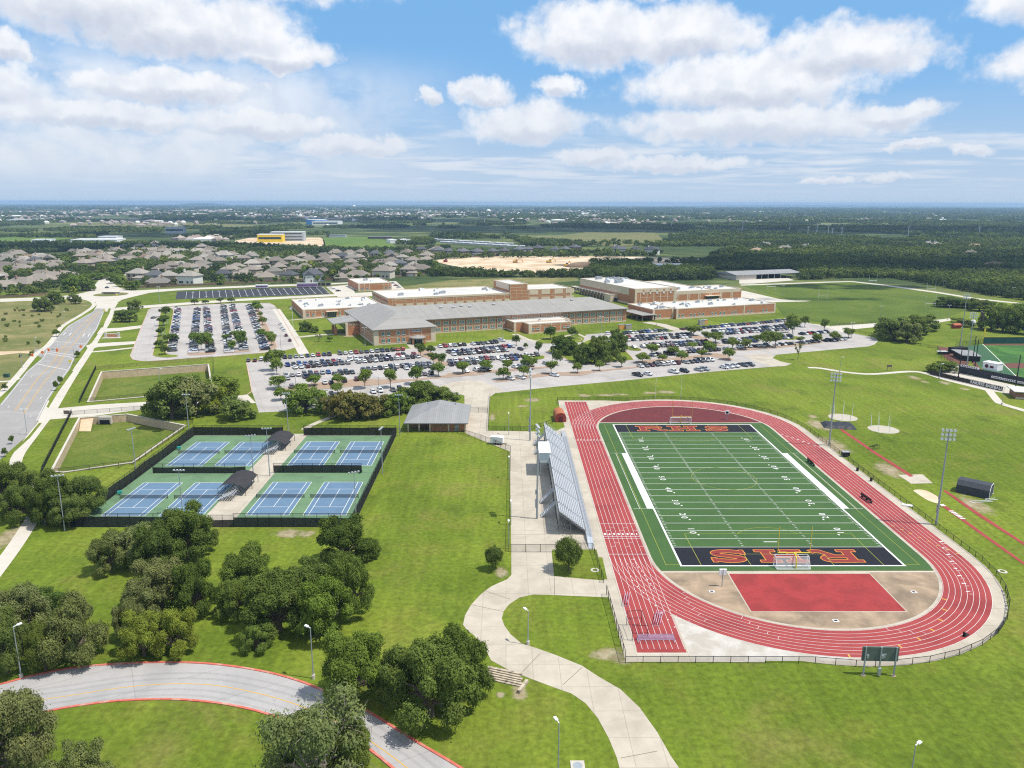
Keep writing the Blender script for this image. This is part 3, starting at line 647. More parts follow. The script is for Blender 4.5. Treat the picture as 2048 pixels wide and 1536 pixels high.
for k in range(8): ln.strip([(CX-RO+.5+k*LW, 246.5), (CX-RO+.95+k*LW, 246.5)], .7, .066)
for i in range(14):                                                     # dotted break lines
    for sgn in (0, 1, 2): 
        t = i/13; ln.strip([(25.5+sgn*1.2+7*t**1.6, 158-26*t), (25.62+sgn*1.2+7*t**1.6, 157.7-26*t)], .07, .067)
for i in range(5):
    y = 268+i*5; ln.strip([(95+((i*5) % 7), y-60), (95.9+((i*5) % 7), y-60)], .09, .066)
struct('track_markings', ln, M['white'])
yl = MB()
for k in range(8):
    t = math.radians(322-8*k); R = RI+LW*(k+.1); t2_ = t+.02; yl.strip([(CX+R*math.cos(t), Y0+R*math.sin(t)), (CX+(R+.9)*math.cos(t), Y0+(R+.9)*math.sin(t))], .3, .068)
    yl.strip([(95.2+k*1.02, 176-k*2.2), (96.1+k*1.02, 176-k*2.2)], .22, .068)
struct('track_markings_yellow', yl, M['yellow'])

# infield
tf = MB(); lim = 30.4
xl, xr = CX-RI+.75, CX+RI-.75; ya, yb = 152.4, 267
def arcx(y, c): 
    R = RI-.75; d = abs(y-c); return math.sqrt(max(R*R-d*d, 0))
pts = [(CX-arcx(ya, Y0), ya), (CX+arcx(ya, Y0), ya)]+[(CX+arcx(y, Y0), y) for y in (154, 156, 158)]+[(xr, Y0), (xr, Y1)]+[(CX+arcx(y, Y1), y) for y in (261, 263, 265)]+[(CX+arcx(yb, Y1), yb), (CX-arcx(yb, Y1), yb)]+[(CX-arcx(y, Y1), y) for y in (265, 263, 261)]+[(xl, Y1), (xl, Y0)]+[(CX-arcx(y, Y0), y) for y in (158, 156, 154)]
tf.poly(pts, .045); struct('field_turf', tf, M['turf'])
dn = MB(); R = RI-.75; t0 = math.asin((Y0-ya)/R)
dn.poly([(CX+R*math.cos(-t), Y0+R*math.sin(-t)) for t in [t0+(math.pi-2*t0)*i/30 for i in range(31)]], .04); struct('pavement_near_end', dn, M['stain'])
df = MB(); t0 = math.asin((yb-Y1)/R)
df.poly([(CX+R*math.cos(t), Y1+R*math.sin(t)) for t in [t0+(math.pi-2*t0)*i/30 for i in range(31)]], .04); struct('ground_far_end_rubber', df, M['maroon'])
rp = MB(); rp.poly([(47.9, 135.4), (78.2, 135.4), (78.2, 151), (47.9, 151)], .056); struct('ground_rubber_pad', rp, M['redpad'])
rb = MB(); rb.poly([(47.65, 135.15), (78.45, 135.15), (78.45, 152.2), (47.65, 152.2)], .05); struct('pavement_pad_edge', rb, M['conc'])
fc = MB(); fc.strip([(33.4, 151.9), (93, 151.9)], .45, .047); fc.strip([(33.4, 267.4), (93, 267.4)], .5, .047); struct('kerb_turf_ends', fc, M['conc2'])

FX0, FX1, FY0, FY1 = 38.73, 87.5, 155., 264.72; YD = .9144
ez = MB()
for a, b in ((FY0, FY0+9.144), (FY1-9.144, FY1)): ez.poly([(FX0, a), (FX1, a), (FX1, b), (FX0, b)], .054)
struct('field_end_zones', ez, M['black'])
fm = MB(); w = .14
for x in (FX0-.25, FX1+.25): fm.strip([(x, FY0-.5), (x, FY1+.5)], .45, .06)
for y in (FY0-.25, FY1+.25): fm.strip([(FX0, y), (FX1, y)], .42, .0606)
for i in range(21): fm.strip([(FX0, FY0+9.144+4.572*i), (FX1, FY0+9.144+4.572*i)], w, .0612)
HX = (FX0+16.26, FX1-16.26)
for i in range(1, 100):
    y = FY0+9.144+YD*i
    for x in HX: fm.strip([(x-.3, y), (x+.3, y)], .11, .0618)
    for x in (FX0+.55, FX1-.55): fm.strip([(x-.3, y), (x+.3, y)], .11, .0618)
tb_ = MB()
for x0, x1 in ((36.75, 38.3), (88., 89.6)): tb_.poly([(x0, 187.1), (x1, 187.1), (x1, 232.7), (x0, 232.7)], .057)
struct('field_team_boxes', tb_, M['dull_white'])
for x, s in ((36.75, -1), (89.6, 1)):
    fm.strip([(x+s*1.9, 187.1), (x+s*1.9, 232.7)], .1, .0624)
    for y in (187.1, 232.7): fm.strip([(x, y), (x+s*3.6, y)], .1, .063)
fm.strip([(60.6, FY0+9.144+2.8), (63.8, FY0+9.144+2.8)], .3, .0636)
struct('field_markings', fm, M['white'])
sy = MB()
SXa, SXb = 35.2, 91.2
sy.strip([(SXa, FY0-.1), (SXa, FY1+.1)], .1, .064); sy.strip([(SXb, FY0-.1), (SXb, FY1+.1)], .1, .064)
sy.strip([(SXa, FY0+.3), (FX0, FY0+.3)], .12, .0646); sy.strip([(FX1, FY0+.3), (SXb, FY0+.3)], .12, .0646); sy.strip([(SXa, FY1), (SXb, FY1)], .08, .0646)
sy.strip([(63.1+9.15*math.cos(t*.1309), 209.86+9.15*math.sin(t*.1309)) for t in range(48)], .11, .0652, closed=True)
for y0, s in ((FY0, 1), (FY1, -1)):
    for x in (63.1-20.15, 63.1+20.15): sy.strip([(x, y0), (x, y0+s*16.5)], .11, .0652)
    sy.strip([(63.1-20.15, y0+s*16.5), (63.1+20.15, y0+s*16.5)], .1, .0658)
    for x in (63.1-9.16, 63.1+9.16): sy.strip([(x, y0), (x, y0+s*5.5)], .11, .0652)
    sy.strip([(63.1-9.16, y0+s*5.5), (63.1+9.16, y0+s*5.5)], .1, .0658)
    sy.strip([(63.1+9.15*math.cos(math.radians(a)), y0+s*(11+9.15*math.sin(math.radians(a)))) for a in range(37, 146, 6)], .1, .0664)
struct('field_soccer_lines', sy, M['dull_lemon'])

def text_mesh(txt, size, bold=0.):
    cu = bpy.data.curves.new('lettering', 'FONT'); cu.body = txt; cu.size = size; cu.align_x = 'CENTER'; cu.align_y = 'CENTER'; cu.offset = bold; cu.resolution_u = 3
    o = bpy.data.objects.new('lettering', cu); COL.objects.link(o)
    dg = bpy.context.evaluated_depsgraph_get(); me = bpy.data.meshes.new_from_object(o.evaluated_get(dg)); bpy.data.objects.remove(o); bpy.data.curves.remove(cu)
    return me
def add_text(mb, txt, size, org, ux, uy, bold=0., mi=0, sx=1.):
    """flat lettering laid on the plane spanned by ux (reading direction) and uy (up)"""
    me = text_mesh(txt, size, bold); org, ux, uy = Vector(org), Vector(ux), Vector(uy)
    vs = [org+ux*v.co.x*sx+uy*v.co.y for v in me.vertices]; fs = [tuple(p.vertices) for p in me.polygons]
    mb.add(vs, fs, mi); bpy.data.meshes.remove(me)
nm = MB()
for i in range(1, 10):
    n = min(i, 10-i)*10; y = FY0+9.144+YD*10*i
    for x, s in ((FX0+6.4, 1), (FX1-6.4, -1)):
        for ch_, off in ((str(n)[0], -1.05), (str(n)[1], 1.05)):
            add_text(nm, ch_, 2.3, (x, y-s*off, .066), (0, -s, 0), (s, 0, 0), .015, sx=1.05)
        if n != 50:
            d = -1 if i < 5 else 1; xx = x+s*1.1; yy = y+d*2.1; nm.poly([(xx, yy+d*.75, .066), (xx+.3, yy, .066), (xx-.3, yy, .066)])
struct('field_numbers', nm, M['white'])
lnm = MB()
for k in range(8): add_text(lnm, str(8-k), 1.25, (CX-RO+(k+.5)*LW, 171.4, .068), (-1, 0, 0), (0, -1, 0), .05)
for k in range(8):
    xx, yy = CX+RO-(k+.5)*LW, 167-3.4*k
    t = 0
    add_text(lnm, str(8-k), 1.1, (xx, yy, .068), (0, 1, 0), (-1, 0, 0), .05); lnm.strip([(xx-.5, yy-1.1), (xx+.5, yy-1.1)], .1, .068)
    add_text(lnm, str(k+1), 1.1, (CX+RI+(k+.5)*LW, 253-2.*k, .068), (0, -1, 0), (1, 0, 0), .05)
for k in range(8):
    for (bx, by) in ((CX-RO+3.2+.72*k, 148-2.6*k), (CX-RO+5.+.3*k, 158-1.9*k)):
        lnm.poly([(bx, by, .07), (bx+.4, by+.2, .07), (bx+.1, by-.3, .07)])
struct('track_numbers', lnm, M['white'])

# R H S in slab letters: each letter is a set of strokes, drawn wide in orange and again narrower in maroon
def arc(cx, cy, r, a0, a1, n=12, k=1.): return [(cx+r*k*math.cos(math.radians(a0+(a1-a0)*i/n)), cy+r*math.sin(math.radians(a0+(a1-a0)*i/n))) for i in range(n+1)]
H_ = 6.2; hh = H_/2
LET = {'H': [([(-2.8, -hh), (-2.8, hh)], 2.), ([(2.8, -hh), (2.8, hh)], 2.), ([(-2.8, 0), (2.8, 0)], 1.4)]+[([(sx*2.8-2.2, sy_*(hh-.5)), (sx*2.8+2.2, sy_*(hh-.5))], 1.) for sx in (-1, 1) for sy_ in (-1, 1)],
       'R': [([(-2.8, -hh), (-2.8, hh)], 2.), ([(-4.9, hh-.5), (1.5, hh-.5)], 1.), ([(-4.9, -hh+.5), (-.9, -hh+.5)], 1.), ([(-2.8, hh-.6), (.8, hh-.6)]+arc(1.2, hh-1.75, 1.15, 80, -80, 8, 1.7)+[(.8, .25), (-2.8, .25)], 1.35), ([(.4, .2), (2.2, -1.4), (2.9, -2.3), (4.1, -2.5), (5., -2.1)], 1.5)],
       'S': [([(3.3, 1.4), (3., 2.)]+arc(0, hh-1.75, 1.1, 35, 250, 12, 2.5)+arc(.0, -hh+1.75, 1.1, 70, -145, 12, 2.5)+[(-3., -2.), (-3.3, -1.4)], 1.55), ([(3.4, hh-.1), (3.4, .75)], .9), ([(-3.4, -hh+.1), (-3.4, -.75)], .9)]}
og, mg = MB(), MB()
def letter(ch_, x, y, s, k):
    for j, (pts, wd) in enumerate(LET[ch_]):
        P = [Vector(p) for p in pts]
        for mb, grow, zz in ((og, .17, .058), (mg, -.03, .0625)):
            Q = list(P); d0 = (Q[0]-Q[1]).normalized(); d1 = (Q[-1]-Q[-2]).normalized()
            Q[0] = Q[0]+d0*grow*.9; Q[-1] = Q[-1]+d1*grow*.9
            mb.strip([(x+s*p.x*k, y+s*p.y) for p in Q], wd+grow*2, zz+.0004*j)
for ch_, x in (('S', 50.2), ('H', 62.05), ('R', 74.7)): letter(ch_, x, FY0+4.57, -1, 1.05)
for ch_, x in (('R', 51.2), ('H', 62.6), ('S', 74.3)): letter(ch_, x, FY1-4.57, 1, 1.05)
struct('field_letter_outline', og, M['letter_gold']); struct('field_lettering', mg, M['letter_red'])

# ------------------------------------------------------------------ goals
def posts_goal(name, x, y, s, label, mk, big=True, wid=7.1):
    t = thing(name, label, 'goal post', (x, y, 0), 0, 'football goal posts')
    m = M[mk]
    if big:
        g = MB(); pr_ = [(0, 0, 0), (0, 0, 1.6), (0, s*.25, 2.5), (0, s*.9, 3.0), (0, s*1.9, 3.05)]
        for a, b in zip(pr_, pr_[1:]): g.tube(a, b, .15, n=8)
        g.build('gooseneck', m, t); yy = s*1.9; z0 = 3.05
    else: yy = 0; z0 = 3.05
    MB().tube((-wid/2, yy, z0), (wid/2, yy, z0), .11, n=8).build('crossbar', m, t)
    for sx in (-1, 1):
        MB().tube((sx*wid/2, yy, z0 if big else 0), (sx*wid/2, yy, z0+6.1), .075, n=6).build('upright', m, t)
    return t
posts_goal('football_goal_post', 63.1, 153.1, 1, 'bright yellow football goal post behind the near black end zone', 'lemon')
posts_goal('football_goal_post', 63.1, 267.1, -1, 'yellow football goal post at the far end of the stadium field', 'yellow')
for i, (p, t_) in enumerate((((129, 672), 'between the far corner of the practice field and the barn'), ((512, 745), 'on the practice field left of its middle'), ((890, 625), 'at the far edge of the practice field beside the loop path'), ((1312, 803), 'nearest on the practice field in front of the dark oak clump'), ((1322, 690), 'on the practice field edge beneath the far woods'))):
    b = G(*c4(*p)); posts_goal('practice_goal_post', b.x+3.5, b.y, 1, 'thin white goal post '+t_, 'whitepaint', False, 7.5)
b = G(*c7(362, 1310)); t = thing('net_post_pair', 'pair of tall thin pale poles behind the far bend of the red track', 'poles', b)
for x_ in (0, 10.4):
    MB().tube((x_, 0, 0), (x_, 0, 10.5), .055, .04, 6).build('pole', M['lemon' if False else 'whitepaint'], t); MB().tube((x_, 0, 0), (x_, 0, .35), .2, n=8).build('base_sleeve', M['conc2'], t)
def soccer_goal(x, y, rz, label):
    t = thing('soccer_goal', label, 'soccer goal', (x, y, .05), rz, 'soccer goals'); f = MB()
    for s in (-1, 1):
        f.tube((s*3.66, 0, 0), (s*3.66, 0, 2.44), .08); f.tube((s*3.66, 0, .06), (s*3.66, -2.2, .06), .07); f.tube((s*3.66, -2.2, .06), (s*3.66, -.9, 2.4), .05); f.tube((s*3.66, 0, 2.44), (s*3.66, -.9, 2.4), .05)
    f.tube((-3.66, 0, 2.44), (3.66, 0, 2.44), .08); f.tube((-3.66, -2.2, .06), (3.66, -2.2, .06), .07); f.tube((-3.66, -.9, 2.4), (3.66, -.9, 2.4), .04)
    f.build('frame', M['whitepaint'], t)
    n_ = MB(); n_.add([(-3.6, -.9, 2.38), (3.6, -.9, 2.38), (3.6, -2.15, .1), (-3.6, -2.15, .1)], [(0, 1, 2, 3)])
    for s in (-1, 1): n_.add([(s*3.6, 0, 2.4), (s*3.6, -.9, 2.38), (s*3.6, -2.15, .1), (s*3.6, 0, .1)], [(0, 1, 2, 3)])
    n_.build('net', M['lightnet'], t)
soccer_goal(62.6, 155.2, 0, 'white netted soccer goal standing in the near black end zone')
soccer_goal(62.9, 265.6, math.pi, 'white netted soccer goal standing before the far end zone')

# ------------------------------------------------------------------ floodlight poles and lamps
def flood(x, y, h, label, heads, rz=0., name='floodlight_pole', r=.28, big=True):
    t = thing(name, label, 'floodlight', (x, y, 0), rz, 'floodlight poles')
    MB().tube((0, 0, -.1), (0, 0, h), r, r*.5, 8).build('pole', M['pole'], t)
    if big:
        MB().box((0, -r-.12, 4.2), (.5, .3, 2.2)).build('control_box', M['metal'], t); MB().box((0, -r-.12, 7.2), (.35, .25, 1.2)).build('relay_box', M['metal'], t)
    arms = MB()
    rows = sorted(set(z for _, z in heads))
    for z in rows:
        xs = [x_ for x_, zz in heads if zz == z]; arms.bar((min(xs)-.2, 0, h+z), (max(xs)+.2, 0, h+z), .14, .14)
    arms.build('crossarm', M['pole'], t)
    for hx, hz in heads:
        hd = MB(); s = .36 if big else .27
        n = 8; a = [(hx+s*math.cos(6.283*i/n), .2, h+hz+.08+s*math.sin(6.283*i/n)) for i in range(n)]; b_ = [(hx+.16*math.cos(6.283*i/n), -.35, h+hz+.25+.16*math.sin(6.283*i/n)) for i in range(n)]
        hd.add(a+b_, [(i, (i+1) % n, (i+1) % n+n, i+n) for i in range(n)]+[tuple(range(n, 2*n))], 0); hd.add([(p[0], p[1]-.02, p[2]) for p in a], [tuple(range(n))], 1)
        hd.build('lamp_head', [M['alu'], M['whitepaint']], t)
    return t
H4 = [(x_, z) for z in (-.3, -1.4, -2.5) for x_ in (-1.35, -.45, .45, 1.35)]
flood(7.8, 180.7, 24.4, 'tall stadium floodlight pole behind the near half of the bleachers', H4, math.radians(-80))
flood(8.0, 246.1, 24.3, 'tall stadium floodlight pole on the plaza near the white trailer', H4, math.radians(-95))
flood(106.65, 176.7, 24.7, 'tall stadium floodlight pole standing right of the near track bend', H4, math.radians(168))
flood(106.3, 240.7, 24.4, 'tall stadium floodlight pole by the fence near the black pit cover', H4, math.radians(160))
T3 = [(-1.2, -.2), (-.4, -.2), (.4, -.2), (1.2, -.2)]
for (x, y, h, lab, rz) in ((-106.7, 173.5, 14.2, 'tennis floodlight pole outside the near left fence corner by the oaks', .3), (-110.2, 217.5, 12.6, 'tennis floodlight pole between the lower pond and the left fence', 1.2), (-110.4, 257.4, 13, 'tennis floodlight pole outside the far left fence corner', 0.), (-71.8, 207.1, 13.8, 'tennis floodlight pole on the middle walk beside the nearer awning', .4),
                           (-68.7, 211.8, 14.5, 'tennis floodlight pole on the middle walk at the cross fence', .1), (-36.2, 213.4, 14, 'tennis floodlight pole midway along the right court fence', 1.4), (-37.1, 177.6, 13.6, 'tennis floodlight pole at the near right court corner beside an oak', .5), (-75.8, 257, 13.6, 'tennis floodlight pole behind the far fence near the court gate', 0.), (-36.3, 251.9, 14.3, 'tennis floodlight pole at the far right court corner by the restroom building', 0.),
                           (-82.3, 183.5, 12, 'tennis floodlight pole inside the near left court behind the big oak', 0.)):
    flood(x, y, h, lab, T3, rz, 'tennis_light_pole', .16, False)
for p, h, lab in ((b5(455, 440), 30, 'tall floodlight pole behind the baseball bullpen'), (b5(565, 690), 26, 'tall floodlight pole rising from the baseball stand')):
    b = G(*p); flood(b.x, b.y, h, lab, H4, 2.6)

def lamp(x, y, h, label, double=False, rz=0., base=True, name='lamp_post'):
    t = thing(name, label, 'lamp post', (x, y, 0), rz, 'lamp posts')
    if base: MB().tube((0, 0, -.05), (0, 0, .75), .33, .3, 10).build('concrete_base', M['conc2'], t)
    MB().tube((0, 0, .7 if base else -.05), (0, 0, h), .11, .07, 6).build('pole', M['pole'], t)
    for s in ((-1, 1) if double else (1,)):
        a = MB(); a.bar((0, 0, h), (s*.75, 0, h+.05), .1, .1); a.box((s*.95, 0, h+.05), (.75, .42, .18)); a.build('lamp_head', M['whitepaint'], t)
for px, py, ty, lab, r in ((43, 1356, 1253, 'lamp post beside the left oak group at the looping drive', 1.), (627, 1357, 1256, 'lamp post at the loop drive kerb below the central oak grove', 2.5), (1056, 1289, 1222, 'lamp post on the lawn inside the winding concrete path', 2.2), (1116, 1561, 1446, 'lamp post at the bottom edge left of the winding path', 2.), (1817, 1590, 1491, 'lamp post at the bottom right corner of the lawn', .6)):
    b = G(px, py); lamp(b.x, b.y, min(rise(px, py, ty), 9.5), lab, False, r)
for (px, py, h, lab) in ((1017.5, 870, 7.5, 'slim lamp post on the plaza below the small lawn'), (1018, 959, 6.6, 'slim lamp post along the plaza edge fence, middle one'), (1017.5, 1098, 6.6, 'slim lamp post at the plaza gate by the round little tree'), (1022, 1050, 6., 'slim lamp post along the plaza edge fence, nearer one')):
    b = G(px, py); lamp(b.x, b.y, h, lab, False, 1.6, False)
for p, h, lab in ((c8(198, 920), 7, 'lamp post beside the walk toward the baseball ground, far one'), (c8(1195, 993), 7, 'lamp post at the baseball fence corner'), (c8(1825, 1252), 7, 'lamp post beside the spur walk by the brick concession building'), (c7(1770, 745), 9, 'lamp post in the east lot near the dead looking tree'), (c7(1105, 800), 9, 'lamp post in the middle of the east lot'), (c7(440, 800), 9, 'lamp post among cars left in the east lot'), (c6(1605, 942), 11, 'lamp post beside the dark grove dividing the lots'), (c6(1050, 960), 9, 'lamp post on the drive left of the dark grove'),
                  (c6(1547, 645), 10, 'lamp post on the lawn before the long metal roofed wing'), (c6(540, 690), 9, 'lamp post on the lawn left of the flat roofed pavilion'), (c5(872, 775), 10, 'lamp post on the shaded lawn beside the hip roofed wing'), (c5(1165, 1050), 9, 'lamp post in the middle of the west car rows'), (c5(163, 1200), 9, 'lamp post at the left end of the near car rows'), (c5(1014, 1290), 8, 'lamp post in the lowest car row behind the grove'), (w4(1700, 860), 9, 'lamp post at the lower right corner of the west lot'), (w4(335, 520), 7, 'lamp post on the tree strip of the west lot, farthest'), (w4(300, 660), 7, 'lamp post on the tree strip of the west lot, middle'), (w4(272, 790), 7, 'lamp post on the tree strip of the west lot, nearest'), (w4(240, 265), 12, 'lamp post in the grass left of the black asphalt lot'),
                  (c4(757, 1030), 9, 'lamp post beside the gate road at the east loop'), (c4(972, 890), 9, 'lamp post on the near edge of the practice field'), (c4(1478, 895), 10, 'lamp post at the end of the gate road by the oaks'), (c4(244, 718), 9, 'lamp post on the left of the practice field'), (c4(1440, 680), 9, 'lamp post on the loop path below the woods'), (c4(1960, 735), 9, 'lamp post at the right end of the loop path'), (t1(1265, 290), 8, 'lamp post inside the upper detention pond'), (w6(1925, 750), 12, 'lamp post on the verge by the campus drive'), (w6(775, 1010), 8, 'lamp post beside the meadow pavement'), (w6(430, 1330), 7, 'lamp post by the dirt track mouth'), (t1(215, 668), 9, 'lamp post with a long arm over the avenue')):
    b = G(*p); lamp(b.x, b.y, h, lab, h >= 9, 0., True)

# ------------------------------------------------------------------ fences
def fence(name, pts, h, label, mesh='net', step=3., pm='blackmetal', screen=None, rail=True, z=0., cat='fence'):
    P = [Vector(p[:2]) for p in pts]; o = P[0]
    t = thing(name, label, cat, (o.x, o.y, z)); pan = MB(); sc = MB(); rl = MB(); posts = []
    tot = sum((b-a).length for a, b in zip(P, P[1:])); step = max(step, tot/88.)
    for a, b in zip(P, P[1:]):
        L = (b-a).length; n = max(1, round(L/step)); A, B = a-o, b-o
        pan.add([(A.x, A.y, .05), (B.x, B.y, .05), (B.x, B.y, h), (A.x, A.y, h)], [(0, 1, 2, 3)])
        if screen:
            d = (b-a).normalized(); q = Vector((-d.y, d.x))*.03
            k = max(1, round(L/9)); hs = [h*screen*(1-.10*random.random()) for _ in range(k+1)]
            for i in range(k):
                u, v = A.lerp(B, i/k)+q, A.lerp(B, (i+1)/k)+q; m_ = (u+v)/2
                sc.add([(u.x, u.y, .05), (v.x, v.y, .05), (v.x, v.y, hs[i+1]), (m_.x, m_.y, hs[i]-.12*random.random()), (u.x, u.y, hs[i])], [(0, 1, 2, 3, 4)])
        if rail: rl.bar((A.x, A.y, h), (B.x, B.y, h), .07, .07)
        posts += [A.lerp(B, i/n) for i in range(n)]
    posts.append(P[-1]-o)
    pan.build('mesh_panel', M[mesh], t)
    if screen: sc.build('windscreen', M['screen'], t)
    if rail: rl.build('top_rail', M[pm], t)
    me = MB().tube((0, 0, -.1), (0, 0, h+.05), .06, n=5).mesh('post', M[pm])
    for p in posts[:100]: put('post', me, t, (p.x, p.y, 0))
    return t
TX0, TX1, TY0, TY1 = -106.2, -37.5, 175.6, 251.6
fence('court_fence', [(TX0, TY0), (-77.5, TY0)], 3.6, 'tall black screened fence along the near side of the left tennis courts', screen=.8)
fence('court_fence', [(-77.5, TY0), (-66.6, TY0)], 3.2, 'fence with sagging screen and gate across the court walkway', screen=.62)
fence('court_fence', [(-66.6, TY0), (TX1, TY0)], 3.6, 'tall black screened fence along the near side of the right tennis courts', screen=.72)
fence('court_fence', [(TX0, TY0), (TX0, TY1)], 3.6, 'long black screened fence between tennis courts and detention pond', screen=.9)
fence('court_fence', [(TX1, TY0), (TX1, TY1)], 3.6, 'long black screened fence between tennis courts and open lawn', screen=.9)
fence('court_fence', [(TX0, TY1), (-76, TY1)], 3.6, 'far black screened fence behind the upper left tennis courts', screen=.85)
fence('court_fence', [(-69, TY1), (TX1, TY1)], 3.6, 'far black screened fence behind the upper right tennis courts', screen=.85)
fence('court_fence', [(-103.5, 214), (-76.4, 214)], 3.0, 'black screened cross fence between the left pairs of tennis courts', screen=.7)
fence('court_fence', [(-68.3, 214.4), (-42.5, 214.4)], 3.0, 'black screened cross fence between the right pairs of tennis courts', screen=.85)
fence('plaza_fence', [G(*p) for p in ((793, 866), (915, 866), (962, 880), (1021, 903))], 1.8, 'low black fence from the restroom building to the plaza edge', step=2.6)
fence('plaza_fence', [G(*p) for p in ((1021, 903), (1018, 1104))], 1.8, 'long black fence between the open lawn and the stadium plaza', step=3)
fence('plaza_gate', [G(*p) for p in ((1022, 1104), (1110, 1104))], 1.9, 'black gate across the path at the near end of the plaza', step=4, cat='gate')
fence('plaza_gate', [G(*p) for p in (s3(645, 395), s3(815, 398))], 1.9, 'black gate closing the plaza beside the restroom building', step=3, cat='gate')
fence('lawn_fence', [G(*p) for p in (s3(838, 248), s3(820, 566), s3(1200, 566), s3(1470, 480), s3(1555, 480))], 1.5, 'black fence around the small lawn above the bleachers', step=3)
fr = [(20.6, 292), (20.6, 300), (40, 300.2)]+[(CX+(RO+2.8)*math.cos(math.radians(a)), Y1+(RO+2.4)*math.sin(math.radians(a))) for a in range(110, -1, -10)]+[(CX+RO+2.8, 215)]
fence('track_fence', fr, 1.3, 'black chain link fence around the far bend of the red track', step=3.4)
fr = [(CX+RO+2.8, 215), (CX+RO+2.8, Y0+2)]+[(CX+(RO+2.9)*math.cos(math.radians(a)), Y0+(RO+2.7)*math.sin(math.radians(a))) for a in range(-4, -112, -9)]+[(45, 118.2), (20.7, 118.3)]
fence('track_fence', fr, 1.3, 'black chain link fence around the near bend of the red track', step=3.2)
fence('track_fence', [(20.7, 118.3), (20.4, 142)], 2.2, 'black chain link fence along the near straight beside the hurdles', step=2.6)
fence('track_fence', [(20.4, 147), (19.9, 163), (14.5, 163.2)], 1.6, 'black fence between the round tree lawn and the track apron', step=2.6)
fence('pond_fence', [G(*p) for p in PX(t1, [(330, 965), (565, 500)])], 1.8, 'dark green fence along the pavement beside the lower pond', step=2.4, screen=.85)
fence('pond_fence', [G(*p) for p in PX(t1, [(628, 415), (757, 148)])], 1.8, 'dark green fence along the pavement beside the upper pond', step=2.4, screen=.85)
fence('pond_fence', [G(*p) for p in PX(t1, [(757, 158), (1680, 72), (1690, 330)])], 1.6, 'thin fence behind the upper pond wall', step=6)
fence('pond_fence', [G(*p) for p in PX(t1, [(640, 408), (1140, 368)])], 1.3, 'thin fence between the upper pond and its access drive', step=5)
fence('pond_fence', [G(*p) for p in PX(t1, [(570, 512), (1150, 468), (1520, 580), (1050, 905), (345, 985)])], 1.5, 'thin black fence around the angular lower pond', step=4)
fence('gate_road_fence', [G(*p) for p in PX(c4, [(600, 945), (940, 922)])], 1.6, 'black fence along the near edge of the practice field', step=4)
fence('gate_road_fence', [G(*p) for p in PX(c4, [(690, 972), (780, 985), (950, 1020), (1150, 1075), (1400, 1110)])], 1.5, 'black fence running from the gate road to the baseball ground', step=5)

# lettering hung on the bend fence, seen from behind, and the small things along the fences
t = thing('fence_banner', 'dark lettered banner hung on the right bend of the near track fence', 'banner', (CX, Y0, 0)); lt = MB(); R_ = RO+2.72
word = 'RAIDERS'
for i, ch_ in enumerate(word):
    a = math.radians(-36+2.2*(len(word)-1-i)); x_, y_ = R_*math.cos(a), R_*math.sin(a); m_ = MB()
    add_text(m_, ch_, 1.9, (x_, y_, .72), (math.sin(a), -math.cos(a), 0), (0, 0, 1), .05); put('banner_lettering', m_.mesh('banner_lettering', M['black']), t)
em = MB(); a = math.radians(-39); ux = Vector((math.sin(a), -math.cos(a), 0)); o_ = Vector((R_*math.cos(a), R_*math.sin(a), .7))
em.add([o_+ux*x_+Vector((0, 0, z_)) for x_, z_ in ((-.6, .5), (0, .62), (.6, .5), (.55, -.1), (.2, -.5), (-.2, -.5), (-.55, -.1))], [tuple(range(7))]); em.build('banner_emblem', M['black'], t)
pn = MB()
for k in range(6):
    a0, a1 = math.radians(-41-1.7*k), math.radians(-41-1.7*(k+1)); pn.add([(R_*math.cos(a0), R_*math.sin(a0), .1), (R_*math.cos(a1), R_*math.sin(a1), .1), (R_*math.cos(a1), R_*math.sin(a1), 1.2), (R_*math.cos(a0), R_*math.sin(a0), 1.2)], [(0, 1, 2, 3)])
pn.build('banner_cloth', mat('dark_torn_banner', (.03, .032, .04), .9, .5, .9, alpha=.75), t)
b = G(*r8(1588, 875)); t = thing('training_sled', 'small dark training sled left on the outer lane of the near bend', 'sled', (b.x, b.y, .06), .5); MB().box((0, 0, .2), (1.3, .6, .12)).build('base', M['blackmetal'], t); MB().box((-.5, 0, .55), (.12, .5, .7)).build('push_pad', M['tyre'], t)
for i, (p, lab) in enumerate(((r6(640, 445), 'dark covered cart outside the right track fence near the far pole'), (r6(735, 560), 'small dark bin on the apron inside the right track fence'), (r6(843, 640), 'small dark bin farther along the right track fence toward the near bend'), (r6(1130, 832), 'low white board lying on the grass outside the right track fence'))):
    b = G(*p); t = thing(('covered_cart', 'litter_bin', 'litter_bin', 'ground_board')[i], lab, ('cart', 'bin', 'bin', 'board')[i], (b.x, b.y, .05))
    if i == 0: MB().box((0, 0, .9), (2.2, 1.4, 1.2)).build('body', M['blackmetal'], t); MB().box((0, 0, 1.55), (2.3, 1.5, .1)).build('cover', M['metal'], t)
    elif i < 3: MB().tube((0, 0, 0), (0, 0, .95), .36, n=10).build('drum', M['blackmetal'], t); MB().tube((0, 0, .95), (0, 0, 1.02), .4, n=10).build('lid', M['tyre'], t)
    else: MB().box((0, 0, .12), (2.6, 1.4, .1), rz=-.5).build('board', M['whitepaint'], t); MB().box((0, 0, .03), (2.2, .2, .08), rz=-.5).build('bearer', M['bark'], t)
